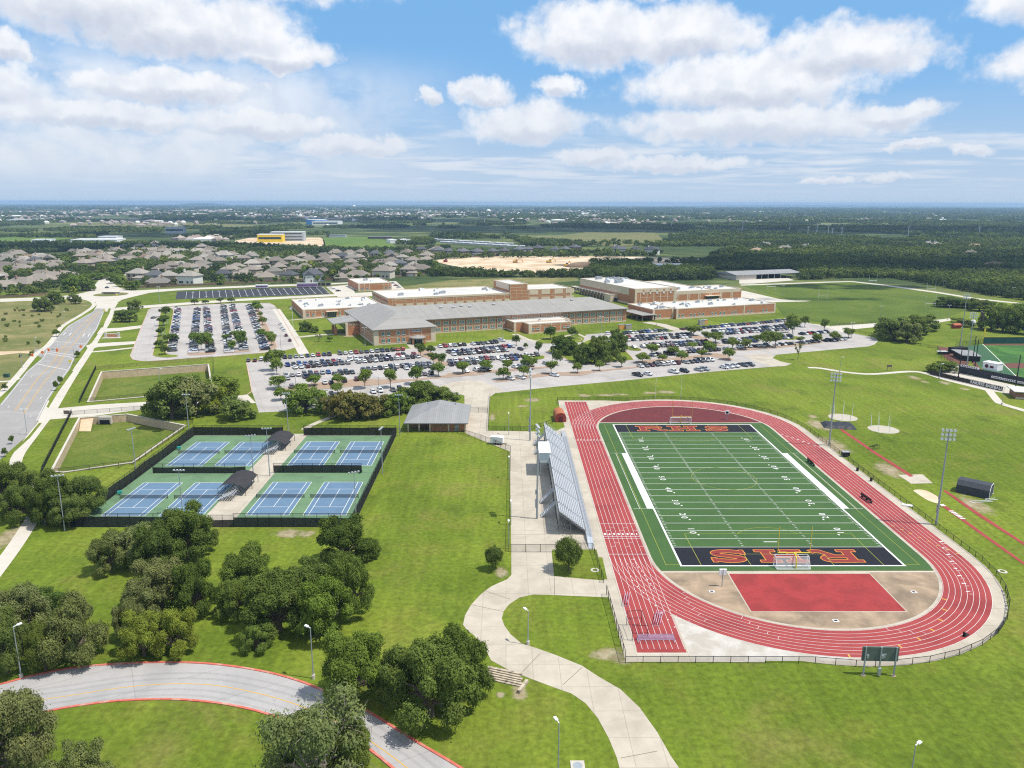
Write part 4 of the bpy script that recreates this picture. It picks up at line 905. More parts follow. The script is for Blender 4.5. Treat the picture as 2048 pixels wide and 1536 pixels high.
# ------------------------------------------------------------------ tennis
tg = MB(); tg.poly([(TX0, TY0), (TX1, TY0), (TX1, TY1), (TX0, TY1)], .03); struct('court_green_surface', tg, M['court_green'])
tw = MB(); tw.poly([(-76.2, TY0), (-68, TY0), (-68, TY1+2), (-76.2, TY1+2)], .045); tw.poly([(TX0, TY1-.1), (TX1, TY1-.1), (TX1, TY1+1), (TX0, TY1+1)], .034); struct('pavement_court_walk', tw, M['conc'])
bl, wl = MB(), MB()
NETM = MB().add([(-6.4, 0, .05), (6.4, 0, .05), (6.4, 0, 1.05), (-6.4, 0, 1.05)], [(0, 1, 2, 3)]).mesh('net', mat('black_tennis_net', (.02, .022, .025), .8, 0, alpha=.6))
NTAPE = MB().box((0, 0, 1.06), (12.8, .05, .09)).mesh('net_tape', mat('grey_net_tape', (.45, .46, .48), .8, 0)); NPOST = MB().tube((0, 0, 0), (0, 0, 1.15), .07).mesh('net_post', M['blackmetal'])
names = ['leftmost', 'second from left', 'third from left', 'rightmost']
for r, y0 in enumerate((182.45, 220.45)):
    for c, x0 in enumerate((-102.65, -88.1, -66.25, -51.7)):
        W_, L_ = 10.97, 23.77; y0_ = y0+(.5 if c > 1 else 0); X_, Y_ = x0, y0_
        bl.poly([(X_, Y_), (X_+W_, Y_), (X_+W_, Y_+L_), (X_, Y_+L_)], .042)
        for x in (0, 1.37, W_-1.37, W_): wl.strip([(X_+x, Y_), (X_+x, Y_+L_)], .13, .052)
        for y in (0, L_): wl.strip([(X_, Y_+y), (X_+W_, Y_+y)], .15, .0524)
        for y in (L_/2-6.4, L_/2+6.4): wl.strip([(X_+1.37, Y_+y), (X_+W_-1.37, Y_+y)], .12, .0528)
        wl.strip([(X_+W_/2, Y_+L_/2-6.4), (X_+W_/2, Y_+L_/2+6.4)], .12, .0532)
        t = thing('tennis_net', ('%s tennis net in the %s row of blue courts' % (names[c], 'nearer' if r == 0 else 'farther')), 'tennis net', (X_+W_/2, Y_+L_/2, .05), 0, 'tennis nets')
        put('net', NETM, t); put('net_tape', NTAPE, t)
        for s in (-6.4, 6.4): put('net_post', NPOST, t, (s, 0, 0))
struct('court_blue_surface', bl, M['court_blue']); struct('court_lines', wl, M['white'])
AWN = mat('black_shade_cloth', (.035, .033, .037), .9, .2, .5)
for (bx, by, lab) in ((-74.2, 192.3, 'nearer'), (-74.2, 231., 'farther')):
    t = thing('shade_awning', 'black arched shade awning on the court walk, the %s one' % lab, 'awning', (bx, by, .05), 0, 'court shade awnings')
    cv = MB(); W_ = 3.7; n = 10; rows = []
    for i, yy in enumerate((3.6, 6.2, 9., 12, 14.6)):
        rows.append([(-W_+2*W_*j/n, yy+.25*math.sin(j), 2.2+1.5*math.sin(math.pi*j/n)-.12*((i+j) % 2)) for j in range(n+1)])
    for a, b_ in zip(rows, rows[1:]):
        for j in range(n): cv.add([a[j], a[j+1], b_[j+1], b_[j]], [(0, 1, 2, 3)])
    cv.build('canopy', AWN, t)
    for sx in (-W_, W_):
        for yy in (3.8, 9.1, 14.5): MB().tube((sx, yy, 0), (sx, yy, 2.2), .07).build('post', M['blackmetal'], t)
    t = thing('court_bleacher', 'grey aluminium bleacher with gabled rails before the %s awning' % lab, 'bleacher', (bx, by, .05), 0, 'court bleachers')
    for k in range(5):
        MB().box((-2.2+k*.8, 2.4, .5+.35*k), (.34, 5., .06)).build('seat', M['alu'], t)
        MB().box((-1.8+k*.8, 2.4, .2+.35*k), (.4, 5., .04)).build('footboard', M['metal'], t)
    fr = MB()
    for yy in (.1, 1.7, 3.2, 4.8):
        fr.bar((-2.4, yy, .1), (1.4, yy, 2.), .07, .07); fr.bar((1.4, yy, 0), (1.4, yy, 3.0), .07, .07); fr.bar((-2.4, yy, .0), (1.4, yy, .0), .07, .07)
        fr.bar((-2.6, yy, 1.3), (1.4, yy, 3.0), .05, .05); fr.bar((1.4, yy, 3.0), (2.4, yy, 1.4), .05, .05)
    fr.build('frame', M['metal'], t)
for x, y, lab in ((-104.9, 197, 'nearer'), (-105, 236, 'farther')):
    t = thing('court_bin', 'small teal cart by the left court fence, the %s one' % lab, 'cart', (x, y, .04), .3, 'teal ball carts')
    tm = mat('teal_plastic', (.03, .30, .26), .6, .05); MB().box((0, 0, .75), (1.1, .7, .7)).build('basket', tm, t); fr = MB()
    for sx in (-.5, .5):
        for sy_ in (-.3, .3): fr.bar((sx, sy_, 0), (sx, sy_, .5), .06, .06)
    fr.build('legs_frame', M['metal'], t)

# ------------------------------------------------------------------ stadium bleachers: rows run along Y from 171 to 246, rising towards -X
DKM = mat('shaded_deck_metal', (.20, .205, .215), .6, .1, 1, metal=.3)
def bleachers():
    t = thing('stadium_bleachers', 'long bright aluminium stadium bleachers beside the red track home straight', 'bleachers', (12.5, 171, .03))
    ya, yb = 0., 75.; n = 12; x_f, x_b = 6.2, .4; z_f, z_b = 1.3, 5.7
    aisles = [6, 18, 31, 44, 57, 69]; segs = []; p = ya
    for a in aisles: segs.append((p, a-.6)); p = a+.6
    segs.append((p, yb))
    for k in range(n):
        f = k/(n-1); x = x_f+(x_b-x_f)*f; z = z_f+(z_b-z_f)*f
        s = MB()
        for a, b in segs: s.box((x, (a+b)/2, z+.2), (.30, b-a, .06))
        s.build('seat', M['alu'], t)
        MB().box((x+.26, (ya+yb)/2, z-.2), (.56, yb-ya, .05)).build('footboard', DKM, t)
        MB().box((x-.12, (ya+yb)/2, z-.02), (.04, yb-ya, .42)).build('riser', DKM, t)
    for a in aisles:
        st = MB()
        for k in range(n*2):
            f = k/(n*2-1); st.box((x_f+.3+(x_b-x_f)*f, a, z_f-.1+(z_b-z_f)*f), (.25, 1.1, .05))
        st.build('aisle', M['metal'], t)
        hr = MB()
        for f in (.15, .45, .75):
            x = x_f+(x_b-x_f)*f; z = z_f+(z_b-z_f)*f
            hr.tube((x, a, z), (x, a, z+1.), .03); hr.tube((x-1.1, a, z+.85), (x-1.1, a, z+1.85), .03); hr.tube((x, a, z+1.), (x-1.1, a, z+1.85), .03)
        hr.build('handrail', M['alu'], t)
    wk = MB(); wk.box((7.15, 37, .95), (1.3, 80, .06)); wk.box((6.55, 37, .75), (.05, 75, .45)); wk.build('front_walkway', M['metal'], t)
    gr = MB()
    for yy in range(-3, 78, 3): gr.tube((7.8, yy, .9), (7.8, yy, 2.), .03)
    gr.bar((7.8, -3, 2.), (7.8, 77, 2.), .05, .05); gr.bar((7.8, -3, 1.5), (7.8, 77, 1.5), .04, .04)
    for yy in range(0, 76, 3): gr.tube((.1, yy, 5.6), (.1, yy, 6.7), .03)
    gr.bar((.1, 0, 6.7), (.1, 75, 6.7), .05, .05); gr.bar((.1, 0, 6.2), (.1, 75, 6.2), .04, .04)
    for yy in (0, 75): gr.bar((.1, yy, 6.7), (6.4, yy, 2.3), .06, .06); gr.bar((.1, yy, 6.2), (6.4, yy, 1.8), .05, .05)
    gr.build('guard_rail', M['alu'], t)
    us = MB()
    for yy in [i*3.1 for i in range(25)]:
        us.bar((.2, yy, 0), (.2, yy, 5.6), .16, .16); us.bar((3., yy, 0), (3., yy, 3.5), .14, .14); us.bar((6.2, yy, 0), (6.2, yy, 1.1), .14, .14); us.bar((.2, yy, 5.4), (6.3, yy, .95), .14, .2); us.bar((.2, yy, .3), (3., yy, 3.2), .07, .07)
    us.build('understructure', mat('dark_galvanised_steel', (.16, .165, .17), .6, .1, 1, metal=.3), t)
    bk = MB(); bk.add([(0, 0, 3.1), (0, 75, 3.1), (0, 75, 5.7), (0, 0, 5.7)], [(0, 1, 2, 3)]); bk.build('back_sheet', M['metal'], t)
    for yy in (11, 20, 61, 70):                                         # stairs up the back
        st = MB()
        for k in range(10): st.box((-3.4+k*.36, yy, .35+k*.36), (.36, 1.4, .06))
        for s in (-.75, .75):
            st.bar((-3.7, yy+s, .1), (0, yy+s, 3.9), .08, .24); st.bar((-3.7, yy+s, 1.1), (0, yy+s, 4.9), .05, .05)
            for k in range(5): st.tube((-3.6+k*.9, yy+s, .2+k*.9), (-3.6+k*.9, yy+s, 1.2+k*.9), .03)
        st.build('stairs', M['alu'], t)
    rm = MB()
    rm.add([(6.5, -7.5, .05), (7.8, -7.5, .05), (7.8, -2.9, .97), (6.5, -2.9, .97)], [(0, 1, 2, 3)]); rm.add([(6.5, 77, .97), (7.8, 77, .97), (7.8, 86, .05), (6.5, 86, .05)], [(0, 1, 2, 3)])
    for s in (6.5, 7.8):
        rm.bar((s, -7.5, 1.1), (s, -2.9, 2.), .05, .05); rm.bar((s, 77, 2.), (s, 86, 1.1), .05, .05)
        for k in range(4): rm.tube((s, -7.3+k*1.4, .1+k*.27), (s, -7.3+k*1.4, 1.15+k*.27), .03); rm.tube((s, 77.3+k*2.6, .9-k*.26), (s, 77.3+k*2.6, 1.95-k*.26), .03)
    rm.build('ramp', M['alu'], t)
bleachers()
t = thing('press_box', 'small pale press box with white roof at the back of the bleachers', 'press box', (11.3, 211.6, .03))
MB().box((0, 5, 5.6), (3.0, 10, 3.)).build('cabin', mat('pale_blue_cladding', (.50, .58, .60), .6, .06, 1), t); MB().box((-.1, 5, 7.2), (3.4, 10.5, .2)).build('roof', M['whitepaint'], t)
lg = MB()
for x_ in (-1.3, 1.3):
    for y_ in (.3, 5, 9.7): lg.bar((x_, y_, 0), (x_, y_, 4.2), .18, .18)
lg.build('leg_frame', M['metal'], t); MB().box((1.52, 5, 6.), (.04, 9, 1.1)).build('window', M['glassdark'], t)

# ------------------------------------------------------------------ roofs and walls
def metal_roof(name, col=(.31, .295, .275), axis=0, sp=.9):
    m = bpy.data.materials.new(name); m.use_nodes = True; N = NT(m.node_tree); b = N.n['Principled BSDF']
    P = N.new('ShaderNodeTexCoord').outputs['Object']; x = N.xyz(P)[axis]
    s = N.math('FRACT', N.math('DIVIDE', x, sp)); seam = N.math('LESS_THAN', s, .16)
    c = N.mix(N.ramp(N.noise(P, .12, 5, .6), .35, .65), tuple(c_*.9 for c_ in col)+(1,), col+(1,)); c = N.mix(N.math('MULTIPLY', seam, .5), c, tuple(c_*.6 for c_ in col)+(1,))
    st = N.noise(N.comb(N.math('MULTIPLY', x, .35), 0., 0.), 1., 2); c = N.mix(1., c, N.mix(N.ramp(st, .3, .7), (.9, .9, .9, 1), (1.06, 1.06, 1.06, 1)), 'MULTIPLY')
    N.put(b.inputs['Base Color'], c); b.inputs['Roughness'].default_value = .6; b.inputs['Metallic'].default_value = .1; return m
def brick(name, col, u=.0, mort=(.5, .38, .28)):
    m = bpy.data.materials.new(name); m.use_nodes = True; N = NT(m.node_tree); b = N.n['Principled BSDF']
    P = N.new('ShaderNodeTexCoord').outputs['Object']; x, y, z = N.xyz(P)
    br = N.new('ShaderNodeTexBrick'); N.put(br.inputs['Vector'], N.comb(N.math('ADD', x, y), z, 0.)); br.inputs['Scale'].default_value = 2.2
    br.inputs['Color1'].default_value = col+(1,); br.inputs['Color2'].default_value = tuple(c*.8 for c in col)+(1,); br.inputs['Mortar'].default_value = mort+(1,); br.inputs['Mortar Size'].default_value = .012
    f = N.ramp(N.noise(P, .4, 5, .6), .25, .75, .86, 1.14, False)
    N.put(b.inputs['Base Color'], N.mix(1., br.outputs[0], N.comb(f, f, f), 'MULTIPLY')); b.inputs['Roughness'].default_value = .9; return m
M['brick'] = brick('orange_brick', (.46, .185, .078), mort=(.5, .36, .25)); M['lime'] = mat('cream_limestone_block', (.60, .50, .39), .9, .1, .6, coord='obj')
M['roofw'] = mat('white_roof_membrane', (.52, .51, .485), .8, .06, .15, big=((.42, .405, .38), .05, .45, .7, .6), coord='obj')
M['roofm'] = metal_roof('standing_seam_roof', axis=0); M['roofm_b'] = metal_roof('standing_seam_roof_turned', axis=1)
M['roofr'] = metal_roof('ribbed_grey_roof', (.275, .275, .278), 0, .7)
M['teal'] = mat('teal_tinted_glass', (.05, .16, .16), .12, .15, .15, spec=.6); M['wframe'] = mat('pale_window_frame', (.62, .6, .56), .7, 0)
TH = math.radians(22); UO = Vector((-41.5, 461.)); UU = Vector((math.cos(TH), math.sin(TH))); VV = Vector((-UU.y, UU.x))
def UVW(u, v, z=0.): p = UO+UU*u+VV*v; return (p.x, p.y, z)

def windows(t, items, mframe='wframe', mpane='teal'):
    """each window a part with its pane; items: (centre x, y, z, width, height, facing) in the building's own space; facing 'f' front, 'l' left, 'r' right"""
    cache = {}
    for (x, y, z, w_, h_, fc_) in items:
        k = (round(w_, 2), round(h_, 2))
        if k not in cache:
            f = MB()
            for s in (-1, 1): f.box((s*(w_/2-.06), 0, 0), (.14, .14, h_)); f.box((0, 0, s*(h_/2-.06)), (w_-.26, .13, .14))
            f.box((0, -.02, -h_/2-.1), (w_+.3, .24, .14)); f.box((0, 0, 0), (.07, .11, h_-.3)); g = MB(); g.box((0, .02, 0), (w_-.2, .06, h_-.2))
            cache[k] = (f.mesh('window', M[mframe]), g.mesh('pane', M[mpane]))
        o = put('window', cache[k][0], t, (x, y, z)); o.rotation_euler = (0, 0, {'f': 0, 'l': -math.pi/2, 'r': math.pi/2, 'b': math.pi}[fc_]); put('pane', cache[k][1], o)

def trim_front(mb, x0, x1, y, z0, z1, cols, bands, w=.5, d=.07):
    """limestone pilasters at cols and bands at heights, set proud of a front wall at y"""
    for c in cols: mb.box((c, y-d/2-.012, (z0+z1)/2), (w, d, z1-z0))
    for i, (b, h) in enumerate(bands): mb.box(((x0+x1)/2, y-d/2, b), (x1-x0, d-.012, h))
def trim_side(mb, x, y0, y1, z0, z1, cols, bands, w=.5, d=.07, s=-1):
    for c in cols: mb.box((x+s*(d/2+.012), c, (z0+z1)/2), (d, w, z1-z0))
    for b, h in bands: mb.box((x+s*d/2, (y0+y1)/2, b), (d-.012, y1-y0, h))

def flat_block(t, x0, x1, y0, y1, h, wall='brick', par=.5, z0=0.):
    w_ = MB(); w_.prism([(x0, y0), (x1, y0), (x1, y1), (x0, y1)], z0-.1 if z0 == 0 else z0, h, cap=False); w_.build('wall', M[wall], t)
    r = MB(); r.poly([(x0+.3, y0+.3), (x1-.3, y0+.3), (x1-.3, y1-.3), (x0+.3, y1-.3)], h-par); r.build('roof', M['roofw'], t)
    c = MB()
    for a, b in (((x0, y0), (x1, y0)), ((x1, y0), (x1, y1)), ((x1, y1), (x0, y1)), ((x0, y1), (x0, y0))):
        A, B = Vector(a), Vector(b); d = (B-A).normalized(); n_ = Vector((-d.y, d.x)); c.prism([A-n_*.06, B-n_*.06, B+n_*.34, A+n_*.34], h-par-.02, h+.1+.003*(a[0] > x0))
    c.build('parapet', M['lime'], t)
def hip(x0, x1, y0, y1, ze, zr, axis, inset0, inset1, th=.35):
    """hipped roof as a solid: ridge along axis, ridge ends set in by inset0 / inset1"""
    mb = MB(); E = [(x0, y0), (x1, y0), (x1, y1), (x0, y1)]
    if axis == 'x': A, B = (x0+inset0, (y0+y1)/2, zr), (x1-inset1, (y0+y1)/2, zr); fs = [(0, 1, 5, 4), (1, 2, 5), (2, 3, 4, 5), (3, 0, 4)]
    else: A, B = ((x0+x1)/2, y0+inset0, zr), ((x0+x1)/2, y1-inset1, zr); fs = [(0, 1, 4), (1, 2, 5, 4), (2, 3, 5), (3, 0, 4, 5)]
    mb.add([(p[0], p[1], ze) for p in E]+[A, B], fs); mb.add([(p[0], p[1], ze-th) for p in E]+[(p[0], p[1], ze) for p in E], [(0, 1, 5, 4), (1, 2, 6, 5), (2, 3, 7, 6), (3, 0, 4, 7), (3, 2, 1, 0)])
    return mb

# hip roofed wing with the long wing behind it
t = thing('school_wing', 'two storey brick school wing with grey hipped metal roof and teal windows', 'school building', UVW(0, 0), TH)
x0, x1, y0, y1 = -44.6, -9.2, -25.6, 57.5
MB().prism([(x0, y0), (x1, y0), (x1, y1), (x0, y1)], -.1, 8.6, cap=False).build('wall', M['brick'], t)
tr = MB(); bands = [(.5, 1.), (3.9, .16), (4.7, .16), (7.9, .2)]
trim_front(tr, x0, x1, y0, 0, 8.3, (-38.5, -31.5, -24.6, -17.5), bands, .25); tr.box((x0+1.3, y0-.06, 4.2), (2.7, .2, 8.4)); tr.box((x1-1.3, y0-.06, 4.2), (2.7, .2, 8.4)); tr.box((x0-.06, y0+.9, 4.2), (.2, 1.9, 8.35)); tr.box((x1+.06, y0+.9, 4.2), (.2, 1.9, 8.35))
trim_side(tr, x0, y0+2, y1, 0, 8.3, [y0+6*i for i in range(1, 13)], [(.6, 1.2), (2.6, .3), (4.2, .3), (5.8, .3), (7.4, .3)], .25)
tr.build('stone_trim', M['lime'], t)
hip(x0-1.1, x1+1.1, y0-1.1, y1+1.1, 8.95, 15.2, 'y', 18.3, 18.3).build('roof', M['roofm_b'], t)
windows(t, [(x_, y0-.05, z_, 1.9, 2.1, 'f') for z_ in (2.35, 6.3) for x_ in (-39.4, -36.4, -30.8, -27.8)]+[(x_, y0-.05, 7.1, 1.7, 1.1, 'f') for x_ in (-22.2, -20.3, -18.4)]+[(x0-.05, y_, 6.2, 1.5, 1.6, 'l') for y_ in (-16, -8, 0)])
# round entrance porch
pc = MB(); pc.tube((-20.3, y0-2.6, 3.45), (-20.3, y0-2.6, 3.8), 4.6, 4.6, 14); pc.tube((-20.3, y0-2.6, 3.8), (-20.3, y0-2.6, 4.9), 4.5, .4, 14); pc.build('porch_roof', M['roofm'], t)
for x_ in (-23.6, -17.): MB().box((x_, y0-4.6, 1.7), (.9, .9, 3.5)).build('porch_pillar', M['brick'], t)
dr = MB(); dr.box((-20.3, y0-.05, 1.6), (7.2, .16, 3.1)); dr.build('entrance_glazing', M['glassdark'], t); fr = MB()
for k in range(7): fr.box((-23.8+k*1.16, y0-.12, 1.6), (.14, .12, 3.1))
for z_ in (1.9, 3.1): fr.box((-20.3, y0-.11, z_), (7.2, .1, .14))
fr.build('entrance_frame', M['wframe'], t)
# drop-off canopy on the left
cp = MB(); cp.add([(-44.8, 13., 8.8), (-44.8, 37., 8.8), (-60, 37., 7.3), (-60, 14.5, 7.3), (-44.8, 13., 8.3), (-44.8, 37., 8.3), (-60, 37., 6.8), (-60, 14.5, 6.8)], [(3, 2, 1, 0), (4, 5, 6, 7), (0, 4, 7, 3), (3, 7, 6, 2), (2, 6, 5, 1)]); cp.build('canopy_roof', M['roofm_b'], t)
for p_ in ((-58, 18.5), (-58, 27.5)):
    MB().box((p_[0], p_[1], 2.2), (1.5, 1.5, 4.6)).build('canopy_pillar', M['brick'], t); MB().box((p_[0], p_[1], 5.9), (.4, .4, 2.7)).build('canopy_post', M['bark'], t)
MB().box((-52.3, 13.6, 3.7), (1.4, 1.6, 7.6)).build('canopy_pier', M['lime'], t); MB().box((-48.2, 14.2, 3.9), (7., .8, 8.)).build('canopy_wall', M['brick'], t)
windows(t, [(x_, 13.78, 6.6, 1.2, .9, 'f') for x_ in (-50, -47.9, -45.8)], mpane='teal')

t = thing('school_wing', 'very long two storey brick school wing with grey metal roof and two window rows', 'school building', UVW(0, 0), TH)
x0, x1, y0, y1 = -9.1, 132, .9, 53
MB().prism([(x0, y0), (x1, y0), (x1, y1), (x0, y1)], -.1, 8.7, cap=False).build('wall', M['brick'], t)
bays = []; x_ = -4.5
while x_ < 130: bays.append(x_); x_ += 5.05
tr = MB(); trim_front(tr, x0, x1, y0, 0, 8.4, [b-1.75 for b in bays]+[b+1.75 for b in bays], [(.45, .9), (3.75, .2), (4.55, .2), (8.1, .25)], .22); tr.build('stone_trim', M['lime'], t)
dp = MB()
for b in bays[::2]: dp.box((b+2.5, y0-.1, 4.3), (.16, .16, 8.4))
dp.build('downpipe', mat('brown_downpipe', (.16, .12, .1), .6, 0), t)
windows(t, [(b+o, y0-.05, z_, 1.35, 2.0, 'f') for b in bays for o in (-.85, .85) for z_ in (2.3, 6.2) if not (44 < b < 82 and z_ < 4)][:100])
hip(-30, x1+1.2, y0-1.4, y1+1.2, 9.05, 14.3, 'x', 2, 15).build('roof', M['roofm'], t)

def ac(x, y, z, s, i, where, rz=TH, flat=False):
    t = thing('rooftop_unit', '%s on %s' % (['boxy grey rooftop air unit', 'low pale rooftop air unit', 'small dark rooftop fan unit'][i % 3]+', '+nth(i)+' from left,', where), 'rooftop unit', (x, y, z), rz, 'rooftop air units')
    mt = [M['metal'], M['whitepaint'], M['pole']][i % 3]
    MB().box((0, 0, s[2]/2), s).build('cabinet', mt, t); f = MB(); f.tube((s[0]*.2, 0, s[2]), (s[0]*.2, 0, s[2]+.18), min(s[0], s[1])*.3, n=10); f.build('fan', M['blackmetal'], t)
    MB().box((-s[0]/2-.3, 0, s[2]*.35), (.6, s[1]*.7, s[2]*.6)).build('duct', M['metal'], t)
for i, (u, v) in enumerate(((8, 19), (16, 18), (22, 20), (27, 18), (44, 20), (101, 21))):
    zz = 9.05+(v+.5)/27.5*5.25-.15; p = UVW(u, v, zz); t = thing('roof_vent', 'small curved vent hood on the long metal roof, %s from left' % nth(i), 'roof vent', p, TH, 'vents on the metal roof')
    hb_ = MB(); hb_.tube((0, 0, -.3), (0, 0, .7), .4, n=8); hb_.build('stem', M['metal'], t); MB().tube((-1., 0, .8), (1., 0, .8), .55, n=8).build('hood', M['metal'], t)

# flat roofed buildings
def school_block(label, parts, extra=None, group=None):
    t = thing('school_block', label, 'school building', UVW(0, 0), TH, group)
    for p in parts: flat_block(t, *p)
    if extra: extra(t)
    return t
def west(t):
    tr = MB(); x0, x1, y0, h = -67, -10, 94, 5.9
    trim_front(tr, x0, x1, y0, 0, h-.5, [x0+4.2*i for i in range(1, 14)], [(.4, .8), (4.3, .16)], .3); tr.box((x0+.8, y0-.05, h/2), (1.8, .22, h)); trim_side(tr, x0, y0, 158, 0, h-.5, [y0+8*i for i in range(1, 8)], [(.5, 1.)], .3); tr.build('stone_trim', M['lime'], t)
    windows(t, [(x_, y0-.05, 2.3, 1.6, 1.8, 'f') for x_ in (-64, -60.2, -53.4, -42, -38, -30, -26, -20)]); MB().box((-47.6, y0-.06, 1.9), (6.4, .2, 3.6)).build('entrance_glazing', M['glassdark'], t); MB().box((-47.6, y0-1.5, 4.1), (8., 3.2, .35)).build('entrance_canopy', M['lime'], t)
    fr = MB()
    for k in range(6): fr.box((-50.6+k*1.2, y0-.14, 1.8), (.13, .12, 3.4))
    fr.build('entrance_frame', M['wframe'], t)
school_block('low white roofed brick school block on the left with many small roof units', [(-67, -10, 94, 158, 5.9)], west)
def mid(t):
    tr = MB(); y0 = 114.5
    for c in [1.5+7.9*i for i in range(12)]: tr.box((c+4.0, y0-.05, 2.2), (5.2, .16, 3.6)); tr.box((c+4.0, y0-.05, 7.85), (7.9, .14, .9))
    trim_front(tr, -3, 94, y0, 0, 8.2, [1.5+7.9*i-d for i in range(12) for d in (-1.1, 1.1)], [(4.2, .2), (6.6, .2)], .22)
    for z_ in (2.5, 5., 7.6, 10., 12.6, 15.): tr.box((101.5, y0-.32, z_), (15., .1, .22))
    for x_ in (94.4, 99.2, 104.2, 108.6): tr.box((x_, y0-.34, 7.6), (.25, .12, 15.))
    for c in (109.6, 120, 131.5, 141.5): tr.box((c+5., y0-.05, 8.2), (7.6, .16, 3.6)); tr.box((c+5., y0-.05, 2.4), (7.6, .15, 3.8))
    trim_front(tr, 109.2, 148, y0, 0, 10, [109.8, 120, 122, 131.5, 133.5, 141.5, 143.5], [(4.9, .2), (6.3, .2)], .22)
    tr.box((147.4, y0-.06, 5.2), (1.4, .22, 10.4)); trim_side(tr, -3, y0, 168, 0, 8.5, [y0+7*i for i in range(8)], [(3, 4.2), (7.8, 1.2)], .9); tr.build('stone_panel', M['lime'], t)
    MB().box((94-.05, 130, 13.), (.12, 28, 4.6)).build('tower_panel', M['lime'], t)
school_block('long middle brick school block with cream panels and a square brick tower', [(-3, 94, 114.5, 168, 8.7), (94.2, 109, 114.2, 150, 15.4), (109.2, 148, 114.5, 149, 10.6)], mid)
def small(t):
    tr = MB(); trim_front(tr, 1, 31, 243, 0, 6.6, [1.7, 6.5, 11, 24, 28.5, 30.3], [(.4, .8), (5.2, .2)], .5); tr.box((1.6, 243-.06, 3.4), (1.6, .24, 6.9)); trim_side(tr, 1, 243, 292, 0, 6.6, [252, 262, 272, 282], [(.5, 1.)], .5); tr.build('stone_trim', M['lime'], t)
    windows(t, [(x_, 242.95, 2.2, 1.8, 1.7, 'f') for x_ in (4.2, 9, 25.8, 29.4)])
school_block('small detached brick school block behind the white roofed ones beside staff parking', [(1, 31, 243, 292, 7)], small)
def gym(t):
    tr = MB(); y0 = 71
    tr.box((200, y0-.06, 11.1), (38, .18, 3.0)); 
    for c in [185.5+6.2*i for i in range(6)]: tr.box((c+.2, y0-.05, 4.7), (.6, .16, 9.4)); tr.box((c+3.2, y0-.045, 5.6), (5.4, .12, .22))
    tr.box((181.9, y0-.07, 6.3), (2., .26, 12.6)); tr.box((218.1, y0-.07, 6.3), (2., .26, 12.6))
    trim_side(tr, 181, y0+9, 163, 0, 12.2, [], [(9.7, 5.4), (.6, 1.2)], .6); trim_front(tr, 219, 282, y0+.6, 0, 9, [219.6+d+10.6*i for i in range(6) for d in (0, 1.4)], [(7.7, 2.4), (.4, .8)], .8); tr.build('stone_trim', M['lime'], t)
    bk_ = MB()
    for i in range(6): bk_.box((188.7+6.2*i, y0-.17, 11.1), (1.5, .1, 1.2))
    bk_.build('brick_inset', M['brick'], t)
    windows(t, [(188.7+6.2*i, y0-.12, 9., 1.5, 1.4, 'f') for i in range(6)], mpane='whitepaint')
    MB().box((254, y0-1., 4.6), (15, 3.2, .4)).build('entrance_canopy', M['lime'], t); MB().box((254, y0+.5, 2.2), (12, .24, 4.2)).build('entrance_glazing', M['glassdark'], t)
school_block('tall brick gymnasium block with cream upper walls and big roof units', [(181, 219, 71, 163, 12.7), (219.2, 256, 71.6, 150, 9.2), (256.2, 283, 71.6, 102, 9.2)], gym)
def link(t):
    tr = MB()
    for i in range(13): tr.box((175.9, 100+i*5.4, 4.2), (.3, .9, 2.2)); tr.box((181.1-4.9, 102.6+i*5.4, 2.), (.5, .5, 4.))
    tr.build('louvre_pier', M['lime'], t); MB().box((179, 96.92, 1.5), (3.2, .1, 2.8)).build('entrance_glazing', M['glassdark'], t)
t = thing('link_bridge', 'narrow flat roofed link corridor with louvred side beside the gymnasium', 'walkway', UVW(0, 0), TH)
flat_block(t, 176, 181.0, 107, 172, 5.2, 'bark', .3, 2.9); flat_block(t, 174.2, 180.9, 97, 107, 5.6, 'lime'); link(t)
def east(t):
    tr = MB()
    for (a, b, y0) in ((169, 254, -3), (152, 168.8, 0)):
        tr.box(((a+b)/2, y0-.05, .55), (b-a, .14, 1.1)); tr.box((a+.7, y0-.06, 3.5), (1.5, .2, 7.)); tr.box((b-.7, y0-.06, 3.5), (1.5, .2, 7.))
    tr.box((226, -3.07, 3.6), (1.1, .2, 6.9)); tr.box((254.06, 15, .6), (.2, 30, 1.2)); tr.build('stone_trim', M['lime'], t)
    windows(t, [(x_, -3.05, 2.4, 1.6, 1.8, 'f') for x_ in (171.5, 174.5, 181, 184, 188.2, 191.2, 198.8, 201.8, 205.8, 208.8, 216, 219, 229.8, 232.8, 243, 246)]+[(x_, -.05, 2.4, 1.6, 1.8, 'f') for x_ in (154.5, 157.5)])
school_block('long low brick school block on the right with white roof crowded by units', [(169, 254, -3, 33, 7.2), (152, 168.9, 0, 33, 7.2)], east)
t = school_block('flat roofed brick pavilion projecting in front of the long wing', [(45, 83, -12, .8, 6.2), (51, 80, -21, -12.1, 6.0)])
tr = MB(); trim_front(tr, 51, 80, -21, 0, 5.8, [51.7, 58.5, 66, 72.5, 79.3], [(.4, .8), (4.8, .16)], .5); tr.box((52, -21.05, 2.9), (2.2, .22, 6.)); tr.box((45.7, -12.05, 2.9), (1.5, .2, 6.)); tr.box((82.2, -12.05, 3.), (1.6, .2, 6.2)); trim_side(tr, 45, -12, 0, 0, 5.8, [], [(.5, 1.), (2.8, .2), (4.4, .2)]); tr.build('stone_trim', M['lime'], t)
windows(t, [(x_, -21.05, 2.9, 1.9, 1.2, 'f') for x_ in (54, 57, 62.2, 65, 68, 75, 77.6)])
t = thing('covered_walkway', 'grey canopy walkway on brown posts between the long wing and the east block', 'walkway', UVW(142, 0), TH)
